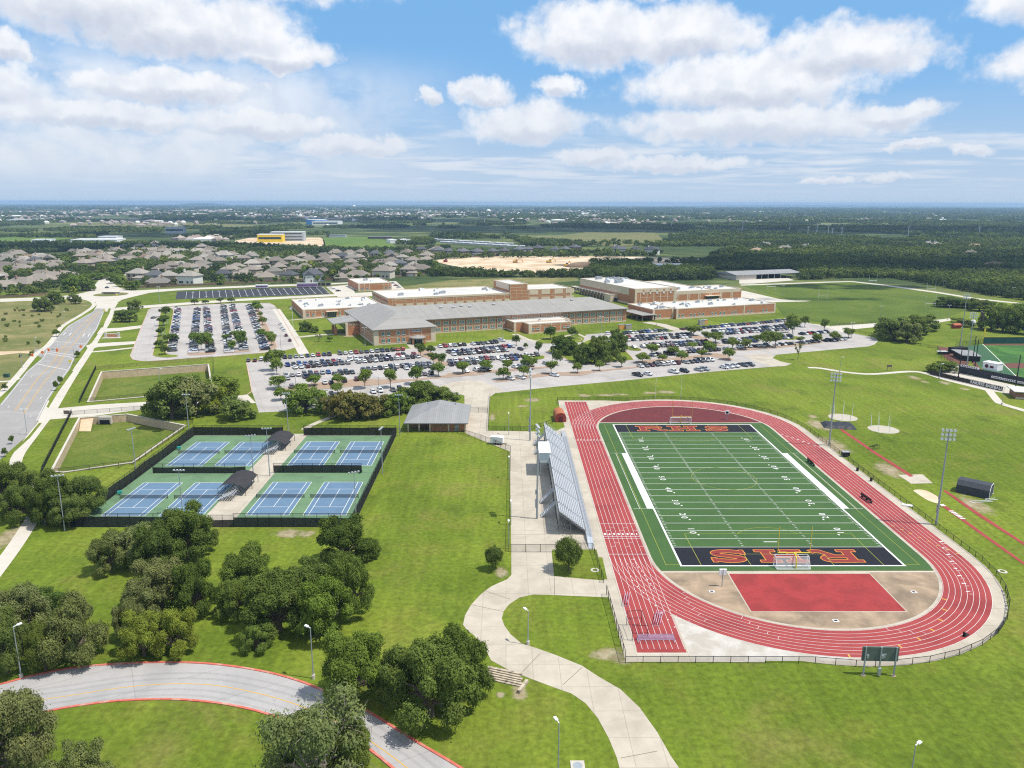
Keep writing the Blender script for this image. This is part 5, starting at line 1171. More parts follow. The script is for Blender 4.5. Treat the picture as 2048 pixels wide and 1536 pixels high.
rf = MB(); rf.box((5.2, 10, 4.1), (12, 28, .35)); rf.build('roof', M['roofm_b'], t)
for x_ in (.3, 9.8):
    for y_ in (-2.8, 4, 11, 18): MB().box((x_, y_, 2.), (.7, .7, 4.)).build('post', mat('brown_post', (.2, .13, .09), .8, .1, 1), t)
rng = random.Random(5)
def scatter_units(n, x0, x1, y0, y1, z, where, smin=1.2, smax=2.6):
    us = sorted((rng.uniform(x0, x1), rng.uniform(y0, y1)) for _ in range(n))
    for i, (u, v) in enumerate(us):
        s = rng.uniform(smin, smax); ac(*UVW(u, v, z), (s*1.2, s*.9, s*.62), i, where)
scatter_units(18, -62, -14, 101, 152, 5.4, 'the low left white roof'); scatter_units(24, 156, 250, 2, 30, 6.7, 'the east low white roof'); scatter_units(8, 4, 88, 122, 160, 8.2, 'the middle white roof', 1.8, 3.2)
scatter_units(9, 186, 215, 84, 158, 12.2, 'the gymnasium roof', 2.4, 4.6); scatter_units(12, 222, 278, 78, 98, 8.7, 'the annexe roof right of the gymnasium', 1.4, 3.4); scatter_units(2, 8, 24, 255, 285, 6.5, 'the small detached block', 2, 3)
scatter_units(2, 56, 76, -10, -2, 5.7, 'the pavilion roof', .7, 1.1); scatter_units(2, 112, 140, 132, 146, 10.1, 'the block right of the tower', 3, 4.4)
for i, (p, c) in enumerate(((c6(1755, 605), (.62, .30, .08)), (c6(1825, 605), (.33, .3, .26)), (c7(832, 560), (.33, .3, .26)), (c7(862, 555), (.62, .34, .12)))):
    b = G(*p); t = thing('storage_crate', ['orange', 'grey', 'grey', 'orange'][i]+' storage box on the lawn '+('left' if i < 2 else 'right')+' of the wide entrance walk', 'storage box', (b.x, b.y, 0), TH)
    mm = mat('crate_%s_paint' % ['amber', 'stone', 'stone', 'amber'][i], c, .8, .1, 1); MB().box((0, 0, 1.5), (4, 2, 3)).build('body', mm, t); MB().box((0, -.03, 3.05), (4.2, 2.2, .12)).build('lid', M['pole'], t)

# metal barn, restroom building
t = thing('open_barn', 'long grey metal barn with open dark bays at the edge of the woods', 'barn', UVW(384, 206), TH)
hip(-1, 86, -1, 36, 5.2, 7.6, 'x', .5, .5).build('roof', M['roofr'], t); wl_ = MB(); wl_.prism([(0, 0), (26, 0), (26, 34), (0, 34)], 0, 4.9, cap=False); wl_.prism([(26, 33), (84, 33), (84, 34), (26, 34)], 0, 4.9, cap=False); wl_.build('wall', mat('beige_metal_cladding', (.47, .43, .38), .7, .06, 1), t)
for k in range(7): MB().box((33+k*8.4, .2, 2.4), (.5, .5, 4.9)).build('post', M['metal'], t)
MB().box((55, 30, 2.3), (56, .3, 4.4)).build('bay_shade_panel', M['bark'], t)  # dark panel added to stand for the shade inside the open bays
t = thing('restroom_building', 'small brick restroom building with broad grey hipped metal roof by the plaza', 'restroom building', (-34.6, 256.3, .03))
bw = MB(); bw.prism([(8.2, .6), (20.4, .6), (20.4, 22.5), (8.2, 22.5)], 0, 3., cap=False); bw.prism([(1, 5), (8.2, 5), (8.2, 22.5), (1, 22.5)], 0, 3., cap=False); bw.build('wall', M['brick'], t)
hip(-.8, 21.4, -.9, 23.6, 3.3, 6.9, 'y', 10.8, 6.).build('roof', M['roofr'], t)
for x_ in (.6, 4.4, 8.1, 14.6, 20.4): MB().box((x_, .3, 1.5), (.5, .5, 3.)).build('post', M['lime'], t)
MB().box((17.4, .5, 1.2), (1.4, .12, 2.3)).build('door', M['pole'], t); MB().box((11.4, .5, 1.9), (4.4, .1, 1.2)).build('shutter', mat('brown_shutter', (.28, .15, .08), .8, .1, 2), t)
for x_ in (6, 11.8, 16): MB().tube((x_, 17.6, 4.6), (x_, 17.6, 5.9), .3, n=8).build('roof_vent', M['metal'], t)

# white trailer, containers, sheds
def trailer(x, y, rz, label, L, W_, H_, mbody, stripe=None, name='box_trailer'):
    t = thing(name, label, 'trailer', (x, y, 0), rz)
    b = MB(); b.box((0, 0, .65+H_/2), (L, W_, H_)); b.build('body', mbody, t); MB().box((0, 0, .66+H_), (L+.06, W_+.06, .08)).build('roof', M['whitepaint'], t)
    if stripe: MB().box((0, -W_/2-.02, .7+H_*.42), (L*.96, .05, H_*.5)).build('graphic_panel', stripe, t)
    for s in (-.5, .6): 
        for w_ in (-1, 1): MB().tube((s, w_*(W_/2+.02), .35), (s, w_*(W_/2-.22), .35), .35, n=12).build('wheel', M['tyre'], t)
    MB().bar((L/2, 0, .5), (L/2+1.2, 0, .5), .12, .12).build('tow_bar', M['blackmetal'], t)
b = G(*s3(905, 690)); trailer(b.x, b.y, -.25, 'small white box trailer parked on the plaza by the low fence', 4.2, 2., 2., M['whitepaint'])
pur = mat('purple_graphic_wrap', (.17, .08, .22), .5, .5, .6); gr_ = mat('grey_trailer_skin', (.38, .36, .38), .5, .1, .6)
b = G(615, 575); trailer(b.x, b.y, .16, 'long grey and purple band trailer parked behind the black asphalt lot', 19, 2.8, 3.6, gr_, pur)
b = G(524, 577); trailer(b.x, b.y, .16, 'shorter purple and white band trailer parked behind the black asphalt lot', 11, 2.6, 2.9, M['whitepaint'], pur)
t = thing('screen_wall', 'dark screen wall at the corner behind the black asphalt lot', 'wall', G(642, 571.5), .16); MB().box((0, 0, 1.3), (19, .4, 2.6)).build('panel', M['black_tar'], t)
for s in range(5): MB().box((-9+s*4.5, -.25, 1.4), (.4, .3, 2.8)).build('post', M['conc2'], t)
b = G(*s3(1490, 480)); t = thing('barrel_shed', 'rust red barrel roofed shed beside the upper end of the track chute', 'shed', (b.x, b.y+3, 0), .05)
sh = MB(); n = 8; pr_ = [(-1.9, 0)]+[(1.9*math.cos(math.radians(180-i*180/n)), 2.+1.5*math.sin(math.radians(180-i*180/n))) for i in range(n+1)]+[(1.9, 0)]
V_ = [(x_, y_, z_) for y_ in (-4, 4) for x_, z_ in pr_]; k = len(pr_); sh.add(V_, [(i, i+k, i+1+k, i+1) for i in range(k-1)]); sh.build('shell', mat('rust_orange_sheet', (.36, .12, .05), .7, .15, 1), t)
en = MB(); en.poly([(x_, -3.98, z_) for x_, z_ in pr_][::-1]); en.poly([(x_, 3.98, z_) for x_, z_ in pr_]); en.build('end_wall', mat('barn_red_paint', (.26, .04, .03), .7, .1, 1), t); MB().box((0, -4.03, 1.1), (1.4, .08, 2.2)).build('door', M['maroon'], t)
t = thing('tarp_shed', 'dark grey fabric covered storage shelter on the lawn right of the track', 'shed', (128.9, 198.2, 0), math.radians(-42))
sh = MB(); pr_ = [(-2.6, 0), (-2.6, 2.3), (-1.5, 3.5), (1.5, 3.5), (2.6, 2.3), (2.6, 0)]; V_ = [(x_, z_) for x_, z_ in pr_]; L_ = 4.0
sh.add([(-L_, x_, z_) for x_, z_ in pr_]+[(L_, x_, z_) for x_, z_ in pr_], [(i, i+6, i+7, i+1) for i in range(5)]); sh.build('cover', mat('charcoal_tarp', (.045, .05, .062), .7, .15, .7), t)
en = MB(); en.poly([(L_-.02, x_, z_) for x_, z_ in pr_]); en.poly([(-L_+.02, x_, z_) for x_, z_ in pr_][::-1]); en.build('end_flap', mat('slate_tarp', (.055, .065, .085), .7, .1, .7), t)
fr = MB()
for q0, q1 in zip(pr_, pr_[1:]): fr.tube((L_+.05, q0[0], q0[1]), (L_+.05, q1[0], q1[1]), .06)
fr.build('end_frame', M['whitepaint'], t)
for i, (p, s) in enumerate(((r6(1740, 745), 2.4), (r6(1720, 810), 3.), (r6(1800, 792), 1.6))):
    b = G(*p); t = thing('spare_frame', ['white pole frame leaning out of the fabric shelter', 'white pole frame lying in the grass before the fabric shelter', 'small white board lying beside the fabric shelter'][i], 'frame', (b.x, b.y, 0), .1*i)
    f_ = MB(); f_.bar((-s, 0, .2), (s, 0, .25), .1, .1); f_.bar((-s, .9, .2), (s, .9, .25), .1, .1); f_.bar((-s, 0, .2), (-s, .9, .2), .1, .1); f_.build('frame', M['whitepaint'], t)

# ------------------------------------------------------------------ field event gear
sheet('runway_pole_vault', PX(r6, [(592, 232), (622, 232), (880, 410), (1180, 600), (1150, 606), (860, 418)]), .05, M['track'])
sheet('pavement_vault_pad', PX(r6, [(1055, 590), (1250, 586), (1330, 656), (1160, 660)]), .035, M['conc'])
sheet('runway_long_jump', PX(r6, [(1380, 822), (1412, 820), (1700, 1030), (2048, 1280), (2200, 1390), (2200, 1420), (2048, 1300), (1690, 1048)]), .05, M['track'])
sheet('runway_outer', PX(r6, [(1408, 715), (1432, 712), (1700, 895), (2048, 1125), (2200, 1220), (2200, 1245), (2048, 1145), (1690, 915)]), .05, M['track'])
sheet('ground_sand_pit', PX(r6, [(1180, 710), (1270, 712), (1370, 765), (1385, 815), (1300, 795), (1210, 740)]), .045, M['sand'], smooth=True)
st = MB(); a, b = G(*r6(1395, 822)), G(*r6(1580, 945)); d = (b-a).normalized()
for f in (.02, .1, .45, .55, .64, .73, .82, .92):
    c = a.lerp(b, f); q_ = Vector((-d.y, d.x, 0)); st.strip([(c+q_*.62).xy, (c-q_*.62).xy], .55, .06)
struct('runway_markings', st, M['white'])
for i, (p, lab) in enumerate(((r6(620, 138), 'left'), (r6(940, 232), 'right'))):
    b = G(*p); pad = MB(); pad.tube((b.x, b.y, -.1), (b.x, b.y, .06), 5.2, n=14); struct('pavement_throwing_circle', pad, mat('dull_pad_concrete', (.40, .37, .31), .9, .12, .8))
    t = thing('throwing_cage', 'ring of slim curved white cage posts around the %s throwing circle' % lab, 'throwing cage', (b.x, b.y, .05), .4*i, 'throwing cages')
    for k in range(6):
        an = math.radians(20+k*45); x_, y_ = 4.4*math.cos(an), 4.4*math.sin(an); q_ = MB(); q_.tube((x_, y_, 0), (x_, y_, 3.4), .06); q_.tube((x_, y_, 3.4), (x_*1.08, y_*1.08, 4.3), .05); q_.tube((x_*1.08, y_*1.08, 4.3), (x_*1.02, y_*1.02, 5.2), .045); q_.build('post', M['whitepaint'], t)
b = G(*r6(585, 205)); t = thing('pit_cover', 'rumpled black cover over the pole vault landing pit', 'pit cover', (b.x, b.y, 0), -.2)
cv = MB(); nx, ny = 9, 7
P_ = [[((i/nx-.5)*11, (j/ny-.5)*8, (.9 if 0 < i < nx and 0 < j < ny else .05)+.25*noise.noise(Vector((i*.9, j*.9, 1)))) for i in range(nx+1)] for j in range(ny+1)]
for j in range(ny):
    for i in range(nx): cv.add([P_[j][i], P_[j][i+1], P_[j+1][i+1], P_[j+1][i]], [(0, 1, 2, 3)])
cv.build('cover', mat('slate_black_cover', (.025, .028, .036), .6, .3, .8), t); MB().bar((4.4, 2.6, .5), (4.4, 2.6, 3.6), .1, .1).build('upright', M['metal'], t)
for i in range(5):
    b = G(*r6(838+i*17, 395-i*1+0)); b.y += i*.35; t = thing('pole_rack', 'leaning dark hurdle on the vault runway, %s from left' % nth(i), 'hurdle', (b.x, b.y, .05), -.7, 'dark hurdles on the vault runway')
    f_ = MB(); f_.bar((-.6, 0, 0), (-.6, .3, 1.1), .07, .07); f_.bar((.6, 0, 0), (.6, .3, 1.1), .07, .07); f_.bar((-.6, 0, 0), (-.6, -.7, .05), .07, .07); f_.bar((.6, 0, 0), (.6, -.7, .05), .07, .07); f_.build('frame', M['blackmetal'], t); MB().bar((-.65, .3, 1.1), (.65, .3, 1.1), .06, .14).build('top_board', M['blackmetal'], t)
def bench(p, rz, label):
    b = G(*p); t = thing('team_bench', label, 'bench', (b.x, b.y, .05), rz, 'black team benches'); MB().box((0, 0, .5), (5, .5, .1)).build('seat', M['blackmetal'], t); MB().box((0, .35, .95), (5, .1, .7)).build('backrest', M['blackmetal'], t); l = MB()
    for s in (-2.2, 0, 2.2): l.box((s, .1, .24), (.1, .55, .46))
    l.build('leg_frame', M['blackmetal'], t)
bench(r6(372, 505), math.pi/2, 'black team bench on the turf edge beside the white sideline box'); bench(r6(810, 790), math.pi/2+.1, 'black team bench standing out on the red track lanes')
lav = mat('pale_lilac_paint', (.50, .36, .50), .6, .1, 1)
def hurdle_cart(p, rz, label, L, W_, n):
    b = G(*p); t = thing('hurdle_stack', label, 'hurdles', (b.x, b.y, .05), rz, 'lilac and white hurdle stacks')
    f_ = MB()
    for k in range(n):
        y_ = -W_/2+W_*k/(n-1); f_.bar((-L/2, y_, .75), (L/2, y_, .8), .06, .18); f_.bar((-L/2, y_, 0), (-L/2, y_, .8), .06, .06); f_.bar((L/2, y_, 0), (L/2, y_, .8), .06, .06)
    f_.build('board', lav, t); g_ = MB(); g_.bar((-L/2, -W_/2, .1), (-L/2, W_/2, .1), .07, .07); g_.bar((L/2, -W_/2, .1), (L/2, W_/2, .1), .07, .07); g_.build('rail', M['whitepaint'], t)
hurdle_cart(r7(440, 915), 0, 'wide stack of lilac hurdles parked at the near end of the track chute', 6.6, 1.6, 5); hurdle_cart(r7(460, 750), 1.25, 'lilac hurdle row left standing in the chute lanes, right one', 4.6, 1.2, 4); hurdle_cart(r7(210, 600), 1.35, 'short lilac hurdle row by the screened fence on the track chute', 4.4, .9, 3)
bf = MB(); b = G(*r7(290, 850)); t = thing('batting_frame', 'thin black pipe frame cage standing on the near end of the chute', 'frame', (b.x, b.y, .05), .05)
for x_ in (-1.4, 1.4):
    for y_ in (-2.6, 2.6): bf.bar((x_, y_, 0), (x_, y_, 3.), .07, .07)
for z_ in (1.5, 3.): bf.bar((-1.4, -2.6, z_), (1.4, -2.6, z_), .06, .06); bf.bar((-1.4, 2.6, z_), (1.4, 2.6, z_), .06, .06); bf.bar((-1.4, -2.6, z_), (-1.4, 2.6, z_), .06, .06); bf.bar((1.4, -2.6, z_), (1.4, 2.6, z_), .06, .06)
bf.build('frame', M['blackmetal'], t)
# play clocks
for p, lab, hgt_ in ((r7(960, 485), 'white backed play clock on a post at the near concrete end', 3.9), (r5(1155, 235), 'small white play clock on a post at the far maroon end', 3.4)):
    b = G(*p); t = thing('play_clock', lab, 'play clock', (b.x, b.y, .04), 0, 'play clocks'); MB().tube((0, 0, 0), (0, 0, hgt_-1.2), .1).build('post', M['pole'], t); MB().box((0, 0, hgt_-.6), (1.5, .35, 1.25)).build('cabinet', M['whitepaint'], t)
    if hgt_ < 3.5: MB().box((0, -.19, hgt_-.6), (.95, .03, .8)).build('display', M['black'], t)
    else: MB().box((0, -.2, hgt_-.6), (.12, .1, 1.3)).build('mount', M['pole'], t)
for i, p in enumerate((r7(880, 525), r8(1180, 530), r8(565, 755))):
    b = G(*p); t = thing('drain_inlet', ['white rimmed drain inlet left of the red pad', 'white rimmed drain inlet right of the red pad', 'white rimmed drain inlet below the red pad'][i], 'drain', (b.x, b.y, .05)); MB().box((0, 0, .02), (1.1, .9, .05)).build('rim', M['white'], t); MB().box((0, 0, .05), (.65, .5, .03)).build('grate', M['black'], t)
# scoreboard seen from behind
b0, b1 = G(1724.8, 1350.9), G(1788.3, 1352.1); t = thing('scoreboard', 'dark green scoreboard on steel posts seen from behind on the near lawn', 'scoreboard', (b0.x, b0.y, 0), math.atan2(b1.y-b0.y, b1.x-b0.x)); L_ = (b1-b0).length
for f in (.02, .5, .98): MB().bar((L_*f, 0, -.1), (L_*f, 0, 5.4), .2, .22).build('post', M['pole'], t)
MB().box((L_/2, .25, 4.), (L_+.7, .3, 2.6)).build('cabinet', mat('dull_green_sheet', (.10, .125, .112), .7, .18, 1), t); bx = MB()
for x_ in (.5, 2.8): bx.box((L_*x_/5, 0, 3.6), (.35, .22, .6))
bx.box((L_*.5+.5, .05, 4.), (.9, .12, .18)).box((L_*.5+.5, .05, 3.6), (.6, .12, .5)); bx.build('electrical_box', M['pole'], t); MB().box((L_*.5, -.15, .9), (.5, .4, 1.3)).build('control_cabinet', M['metal'], t)
fo = MB()
for f in (.02, .98): fo.tube((L_*f, 0, -.05), (L_*f, 0, .08), .4, n=10)
fo.build('footing', M['stain'], t)
# ------------------------------------------------------------------ baseball ground at the right edge
bt = [c8(1430, 665), c8(1640, 640), c8(1640, 600), c8(2600, 640), c8(2600, 1250), c8(2048, 1020), c8(1990, 985), c8(1760, 960), c8(1560, 850), c8(1500, 700)]
sheet('field_baseball_turf', PX(c8, [(1425, 668), (1636, 642), (2700, 640), (2700, 1250), (2048, 1030), (1980, 985), (1750, 965), (1560, 850), (1520, 740)]), .03, mat('baseball_turf', (.055, .15, .02), .9, .08, .6, big=((.03, .10, .018), .05, .47, .53, .9)))
sheet('field_baseball_foul', PX(c8, [(1455, 670), (1625, 650), (1960, 975), (1760, 965), (1570, 840), (1530, 745)]), .04, mat('foul_ground_turf', (.04, .105, .05), .9, .06, .8))
sheet('field_clay', PX(c8, [(1840, 836), (1950, 832), (2300, 836), (2300, 900), (2048, 888), (1880, 884)]), .045, mat('brown_clay', (.13, .055, .04), .95, .12, .5))
sheet('field_red_clay', PX(c8, [(1840, 965), (1900, 958), (1975, 960), (2030, 990), (1980, 1000), (1880, 985)]), .046, mat('red_clay', (.22, .025, .03), .95, .12, .5))
sheet('field_warning_track', PX(c8, [(1425, 666), (1455, 668), (1530, 750), (1580, 850), (1640, 915), (1600, 900), (1540, 855), (1490, 745)]), .042, mat('brown_clay', (0, 0, 0)))
sheet('field_warning_track', PX(c8, [(1640, 642), (2700, 640), (2700, 655), (1650, 657)]), .042, MATS['brown_clay'])
fl = MB(); fl.strip([G(*c8(1632, 643)).xy, G(*c8(1968, 965)).xy], .35, .06); struct('field_foul_line', fl, M['white'])
sheet('pavement_baseball', PX(c8, [(1100, 930), (1290, 880), (1300, 842), (1400, 850), (1450, 900), (1700, 1000), (2100, 1090), (2300, 1130), (2300, 1230), (2048, 1180), (1940, 1160), (1870, 1140), (1690, 1110), (1500, 1060), (1200, 990)]), .036, M['conc2'])
sheet('ground_bullpen', PX(c8, [(1180, 665), (1360, 690), (1430, 668), (1520, 760), (1480, 860), (1330, 835), (1240, 770)]), .028, MATS['brown_clay'])
a, b = G(*c8(1640, 640)), G(*c8(2800, 636)); t = thing('outfield_wall', 'dark green padded outfield wall with yellow top of the baseball field', 'wall', a); d = b-a; rz = math.atan2(d.y, d.x); t.rotation_euler.z = rz
dg_ = mat('dark_green_padding', (.012, .075, .06), .7, .06, .5); MB().box((d.length/2, 0, 1.9), (d.length, .3, 3.8)).build('padding', dg_, t); MB().box((d.length/2, 0, 3.87), (d.length, .34, .18)).build('top_strip', M['lemon'], t)
for i, (p, h, lab) in enumerate(((c8(1388, 975), 13, 'black net pole at the left end of the baseball stand'), (c8(1530, 830), 13.5, 'black net pole beside the dugout roof, nearer the stand'), (c8(1556, 860), 13, 'black net pole next to the dugout, right of its twin'), (c8(1962, 1085), 14.5, 'black net pole at the right of the baseball press box'))):
    b = G(*p); t = thing('net_pole', lab, 'pole', (b.x, b.y, 0), 0, 'black net poles'); MB().tube((0, 0, 0), (0, 0, h), .24, .18, 8).build('pole', M['blackmetal'], t); MB().tube((0, 0, 0), (0, 0, .5), .4, n=8).build('base_sleeve', M['blackmetal'], t)
q0, q1, q2, q3 = [G(*p) for p in (c8(1388, 975), c8(1530, 830), c8(1556, 860), c8(1962, 1085))]
nt = MB()
for a, b in ((q0, q1), (q2, q3)): nt.add([(a.x, a.y, 1), (b.x, b.y, 1), (b.x, b.y, 12.5), (a.x, a.y, 12.5)], [(0, 1, 2, 3)])
tag(nt.build('backstop_net', mat('thin_black_netting', (.02, .02, .02), .8, 0, alpha=.07)), 'thin black netting hung between the baseball net poles', 'net')
b = G(*c8(1632, 640)); t = thing('foul_pole', 'tall yellow foul pole at the corner of the green outfield wall', 'foul pole', b); MB().tube((0, 0, 0), (0, 0, 9.), .12).build('pole', M['lemon'], t); MB().box((.5, 0, 6.5), (.8, .05, 4.6)).build('wing_screen', M['lemon'], t)
# fence with the banner
p0, p1 = G(*c8(1100, 950)), G(*c8(1830, 1120)); d = p1-p0; L_ = d.length; rz = math.atan2(d.y, d.x)
t = thing('banner_fence', 'brown screened fence with white lettering along the walk to the baseball ground', 'fence', p0, rz)
bs = mat('brown_black_banner', (.04, .03, .028), .8, .12, .8); MB().add([(0, 0, .1), (L_, 0, .1), (L_, 0, 2.), (0, 0, 2.)], [(0, 1, 2, 3)]).build('windscreen', bs, t)
for i in range(18): MB().tube((L_*i/17, .1, 0), (L_*i/17, .1, 2.2), .05, n=5).build('post', M['blackmetal'], t)
MB().bar((0, .1, 2.15), (L_, .1, 2.15), .06, .06).build('top_rail', M['blackmetal'], t)
tm = MB(); add_text(tm, 'RAIDERS BASEBALL', 1.75, (L_*.79, -.04, 1.05), (1, 0, 0), (0, 0, 1), .045, sx=1.0); tm.build('banner_lettering', M['white'], t)
# stand, press box, dugout, banners
p0, p1 = G(*c8(1385, 935)), G(*c8(2120, 1080)); d = p1-p0; L_ = d.length; rz = math.atan2(d.y, d.x)
t = thing('baseball_stand', 'dark backed baseball grandstand with white banner strips along its rear', 'grandstand', p0, rz)
MB().box((L_/2, 3.6, .9), (L_, 5, 1.8)).build('base_block', M['blackmetal'], t)
for k in range(5): MB().box((L_/2, 1.+k*1.1, 3.2-k*.5), (L_*.97, .5, .1)).build('seat', M['alu'], t)
MB().box((L_/2, .2, 2.), (L_, .16, 3.4)).build('back_screen', M['black_tar'], t); bp_ = MB(); bp_.box((L_*.15, .08, 3.9), (L_*.28, .1, .9)); bp_.box((L_*.54, .08, 1.4), (L_*.14, .1, 1.)); bp_.box((L_*.8, .08, 1.3), (L_*.36, .1, 1.)); bp_.build('banner_strip', M['whitepaint'], t)
bd = MB().box((0, 0, 0), (.4, .06, .5)).mesh('banner_emblem', mat('dark_red_print', (.09, .02, .025), .8, 0))
for k in range(14): put('banner_emblem', bd, t, (L_*(.64+.025*k), 0, 1.3))
for k in range(6): put('banner_emblem', bd, t, (L_*(.49+.02*k), 0, 1.4))
for k in range(9): put('banner_emblem', bd, t, (L_*(.05+.025*k), 0, 3.9))
b0 = G(*c8(1615, 970)); t = thing('baseball_press_box', 'white box shaped press box raised above the baseball stand', 'press box', b0, rz)
MB().box((3.4, 2.2, 5.4), (6.6, 4.4, 3.2)).build('cabin', M['whitepaint'], t); MB().box((3.4, 2.2, 7.1), (7., 4.8, .22)).build('roof', M['whitepaint'], t)
em = MB(); em.tube((1.9, -.03, 5.4), (1.9, -.06, 5.4), .85, n=12); em.box((4.2, -.04, 5.3), (1.7, .05, 1.)); em.build('emblem', mat('dark_red_print', (0, 0, 0)), t); lg = MB()
for x_ in (.4, 6.4): lg.bar((x_, .3, 0), (x_, .3, 3.8), .2, .2); lg.bar((x_, 4, 0), (x_, 4, 3.8), .2, .2)
lg.build('leg_frame', M['pole'], t)
b0 = G(*c8(1420, 810)); t = thing('dugout', 'dugout with flat grey roof and dark open front beside the bullpen', 'dugout', b0, rz*.2); MB().add([(0, -.5, 2.9), (8.6, -2., 2.9), (8.6, 12, 3.4), (-1, 14, 3.4), (0, -.5, 2.65), (8.6, -2., 2.65), (8.6, 12, 3.15), (-1, 14, 3.15)], [(0, 1, 2, 3), (7, 6, 5, 4), (0, 4, 5, 1), (1, 5, 6, 2), (2, 6, 7, 3), (3, 7, 4, 0)]).build('roof', M['roofr'], t); MB().prism([(.3, .5), (8.2, -.8), (8.2, 11), (0, 12.6)], 0, 2.6, cap=False).build('wall', M['blackmetal'], t)
b0 = G(*c8(1240, 745)); t = thing('bullpen_cart', 'dark equipment pile with pale cover by the bullpen fence', 'equipment', b0); MB().box((0, 0, .7), (5, 2.5, 1.4)).build('frame_box', M['blackmetal'], t); MB().box((-1, 0, 1.6), (5, 2, .2)).build('cover', M['whitepaint'], t)
b0 = G(*c8(1380, 730)); t = thing('bullpen_shelter', 'black netted batting shelter beside the bullpen', 'shelter', b0, .3); MB().box((0, 0, 1.5), (9, 4, 3)).build('netting', M['screen'], t); fr = MB()
for x_ in (-4.5, 0, 4.5): fr.bar((x_, -2, 0), (x_, -2, 3.1), .1, .1); fr.bar((x_, 2, 0), (x_, 2, 3.1), .1, .1)
fr.build('frame', M['blackmetal'], t)
fence('bullpen_fence', [G(*p) for p in (c8(1175, 700), c8(1225, 790), c8(1330, 840))], 2.2, 'black fence on the left side of the baseball bullpen', step=3)
fence('bullpen_fence', [G(*p) for p in (c8(1360, 672), c8(1636, 640))], 2.6, 'black fence from the bullpen to the foul pole', step=3)
b0 = G(*c8(1962, 1192)); t = thing('concession_building', 'brown brick concession building with white roof cut by the right edge', 'building', b0, -.32); MB().prism([(0, 0), (14, 0), (14, 9), (0, 9)], 0, 2.9, cap=False).build('wall', brick('brown_brick', (.27, .12, .07)), t); MB().box((7, 4.5, 3.05), (16, 11, .3)).build('roof', M['roofw'], t); MB().box((7, -.05, .35), (14, .16, .7)).build('base_course', M['lime'], t)
b0 = G(*c8(1365, 485)); t = thing('red_shed', 'small red wooden shed on the lawn behind the baseball ground', 'shed', b0, .1); MB().box((0, 0, 1.1), (4.6, 3, 2.2)).build('wall', mat('barn_red_paint', (0, 0, 0)), t); hip(-2.6, 2.6, -1.8, 1.8, 2.3, 3.3, 'x', .1, .1).build('roof', mat('rust_red_roof', (.36, .09, .045), .7, .1, 1), t)
b0 = G(*c8(1612, 495)); t = thing('old_scoreboard', 'tall brown wooden board seen edge on behind the baseball field', 'scoreboard', b0, 1.2); MB().box((0, 0, 6), (9, .6, 10)).build('board', mat('weathered_brown_board', (.15, .11, .09), .85, .12, .8), t)
for s in (-3.5, 0, 3.5): MB().bar((s, .4, 0), (s, .4, 11), .3, .3).build('post', M['bark'], t)
b0 = G(*c8(1530, 475)); t = thing('white_tank', 'white storage tank on a stand under the oaks behind the baseball ground', 'tank', b0); MB().sphere((0, 0, 3.2), (1.7, 1.7, 1.9)).build('tank', M['whitepaint'], t); MB().tube((0, 0, 0), (0, 0, 1.5), .5, n=8).build('stand', M['metal'], t)
b0 = G(*c8(693, 908)); t = thing('info_board', 'small dark notice board on two legs beside the baseball walk', 'notice board', b0, .2); MB().box((0, 0, 2.2), (2.6, .2, 1.)).build('board', M['bark'], t); lg = MB(); lg.bar((-1, 0, 0), (-1, 0, 2.), .16, .16); lg.bar((1, 0, 0), (1, 0, 2.), .16, .16); lg.build('leg_frame', M['bark'], t)
# flagpole near the west block
b0 = G(*c5(137, 620)); t = thing('flagpole', 'white flagpole with a limp flag on the lawn near the low school block', 'flagpole', b0); MB().tube((0, 0, 0), (0, 0, 15), .11, .06, 8).build('pole', M['whitepaint'], t)
fg = MB(); fg.add([(-1.6+.4*(i % 2), .25*math.sin(i*1.7)+.05*i, 14.6-.3*i) for i in range(6)]+[(.0, 0, 14.6-.33*i) for i in range(6)], [(i, i+1, i+7, i+6) for i in range(5)]); fg.build('flag', mat('white_red_flag_cloth', (.62, .58, .6), .8, .3, 1.6), t); MB().tube((0, 0, -.05), (0, 0, .1), 1.8, n=10).build('base_slab', M['conc2'], t)

# ------------------------------------------------------------------ avenue furniture
b0 = G(225, 675); t = thing('monument_sign', 'low limestone school sign wall with brick panel on the lawn by the avenue', 'sign', b0, .1)
MB().box((0, 0, 1.2), (7.6, 1., 2.4)).build('stone_wall', M['conc2'], t); MB().box((0, -.52, 1.3), (5., .12, 1.5)).build('brick_panel', M['brick'], t)
for s in (-3.6, 3.6): MB().box((s, -.1, 1.5), (1.1, 1.4, 3.)).build('end_pier', M['conc2'], t)
MB().box((0, -1.5, .08), (10, 3.4, .2)).build('paving_slab', M['conc2'], t)
b0 = G(222, 588.6); t = thing('island_sign', 'low white stone sign wall on the roundabout island', 'sign', b0); MB().box((0, 0, .9), (15, .8, 1.5)).build('stone_wall', M['conc2'], t); MB().box((-1, -.45, 1.), (9, .1, .8)).build('panel', M['bark'], t); MB().box((0, 0, 1.75), (15.6, 1.1, .22)).build('coping', M['bark'], t)
b0 = G(*w6(905, 1490)); t = thing('traffic_signal', 'signal mast with long arm over the avenue and two orange bagged heads', 'traffic light', b0, math.radians(176)); MB().tube((0, 0, 0), (0, 0, 8.), .16, .1, 8).build('pole', M['metal'], t); MB().tube((0, 0, 6.6), (13.5, 0, 7.2), .1, .07, 6).build('mast_arm', M['metal'], t)
for x_ in (8.3, 12.6): MB().box((x_, 0, 6.7), (.75, .6, 1.5)).build('bagged_head', M['orange'], t)
MB().box((10.4, 0, 7.1), (1.4, .12, .5)).build('street_sign', M['metal'], t)
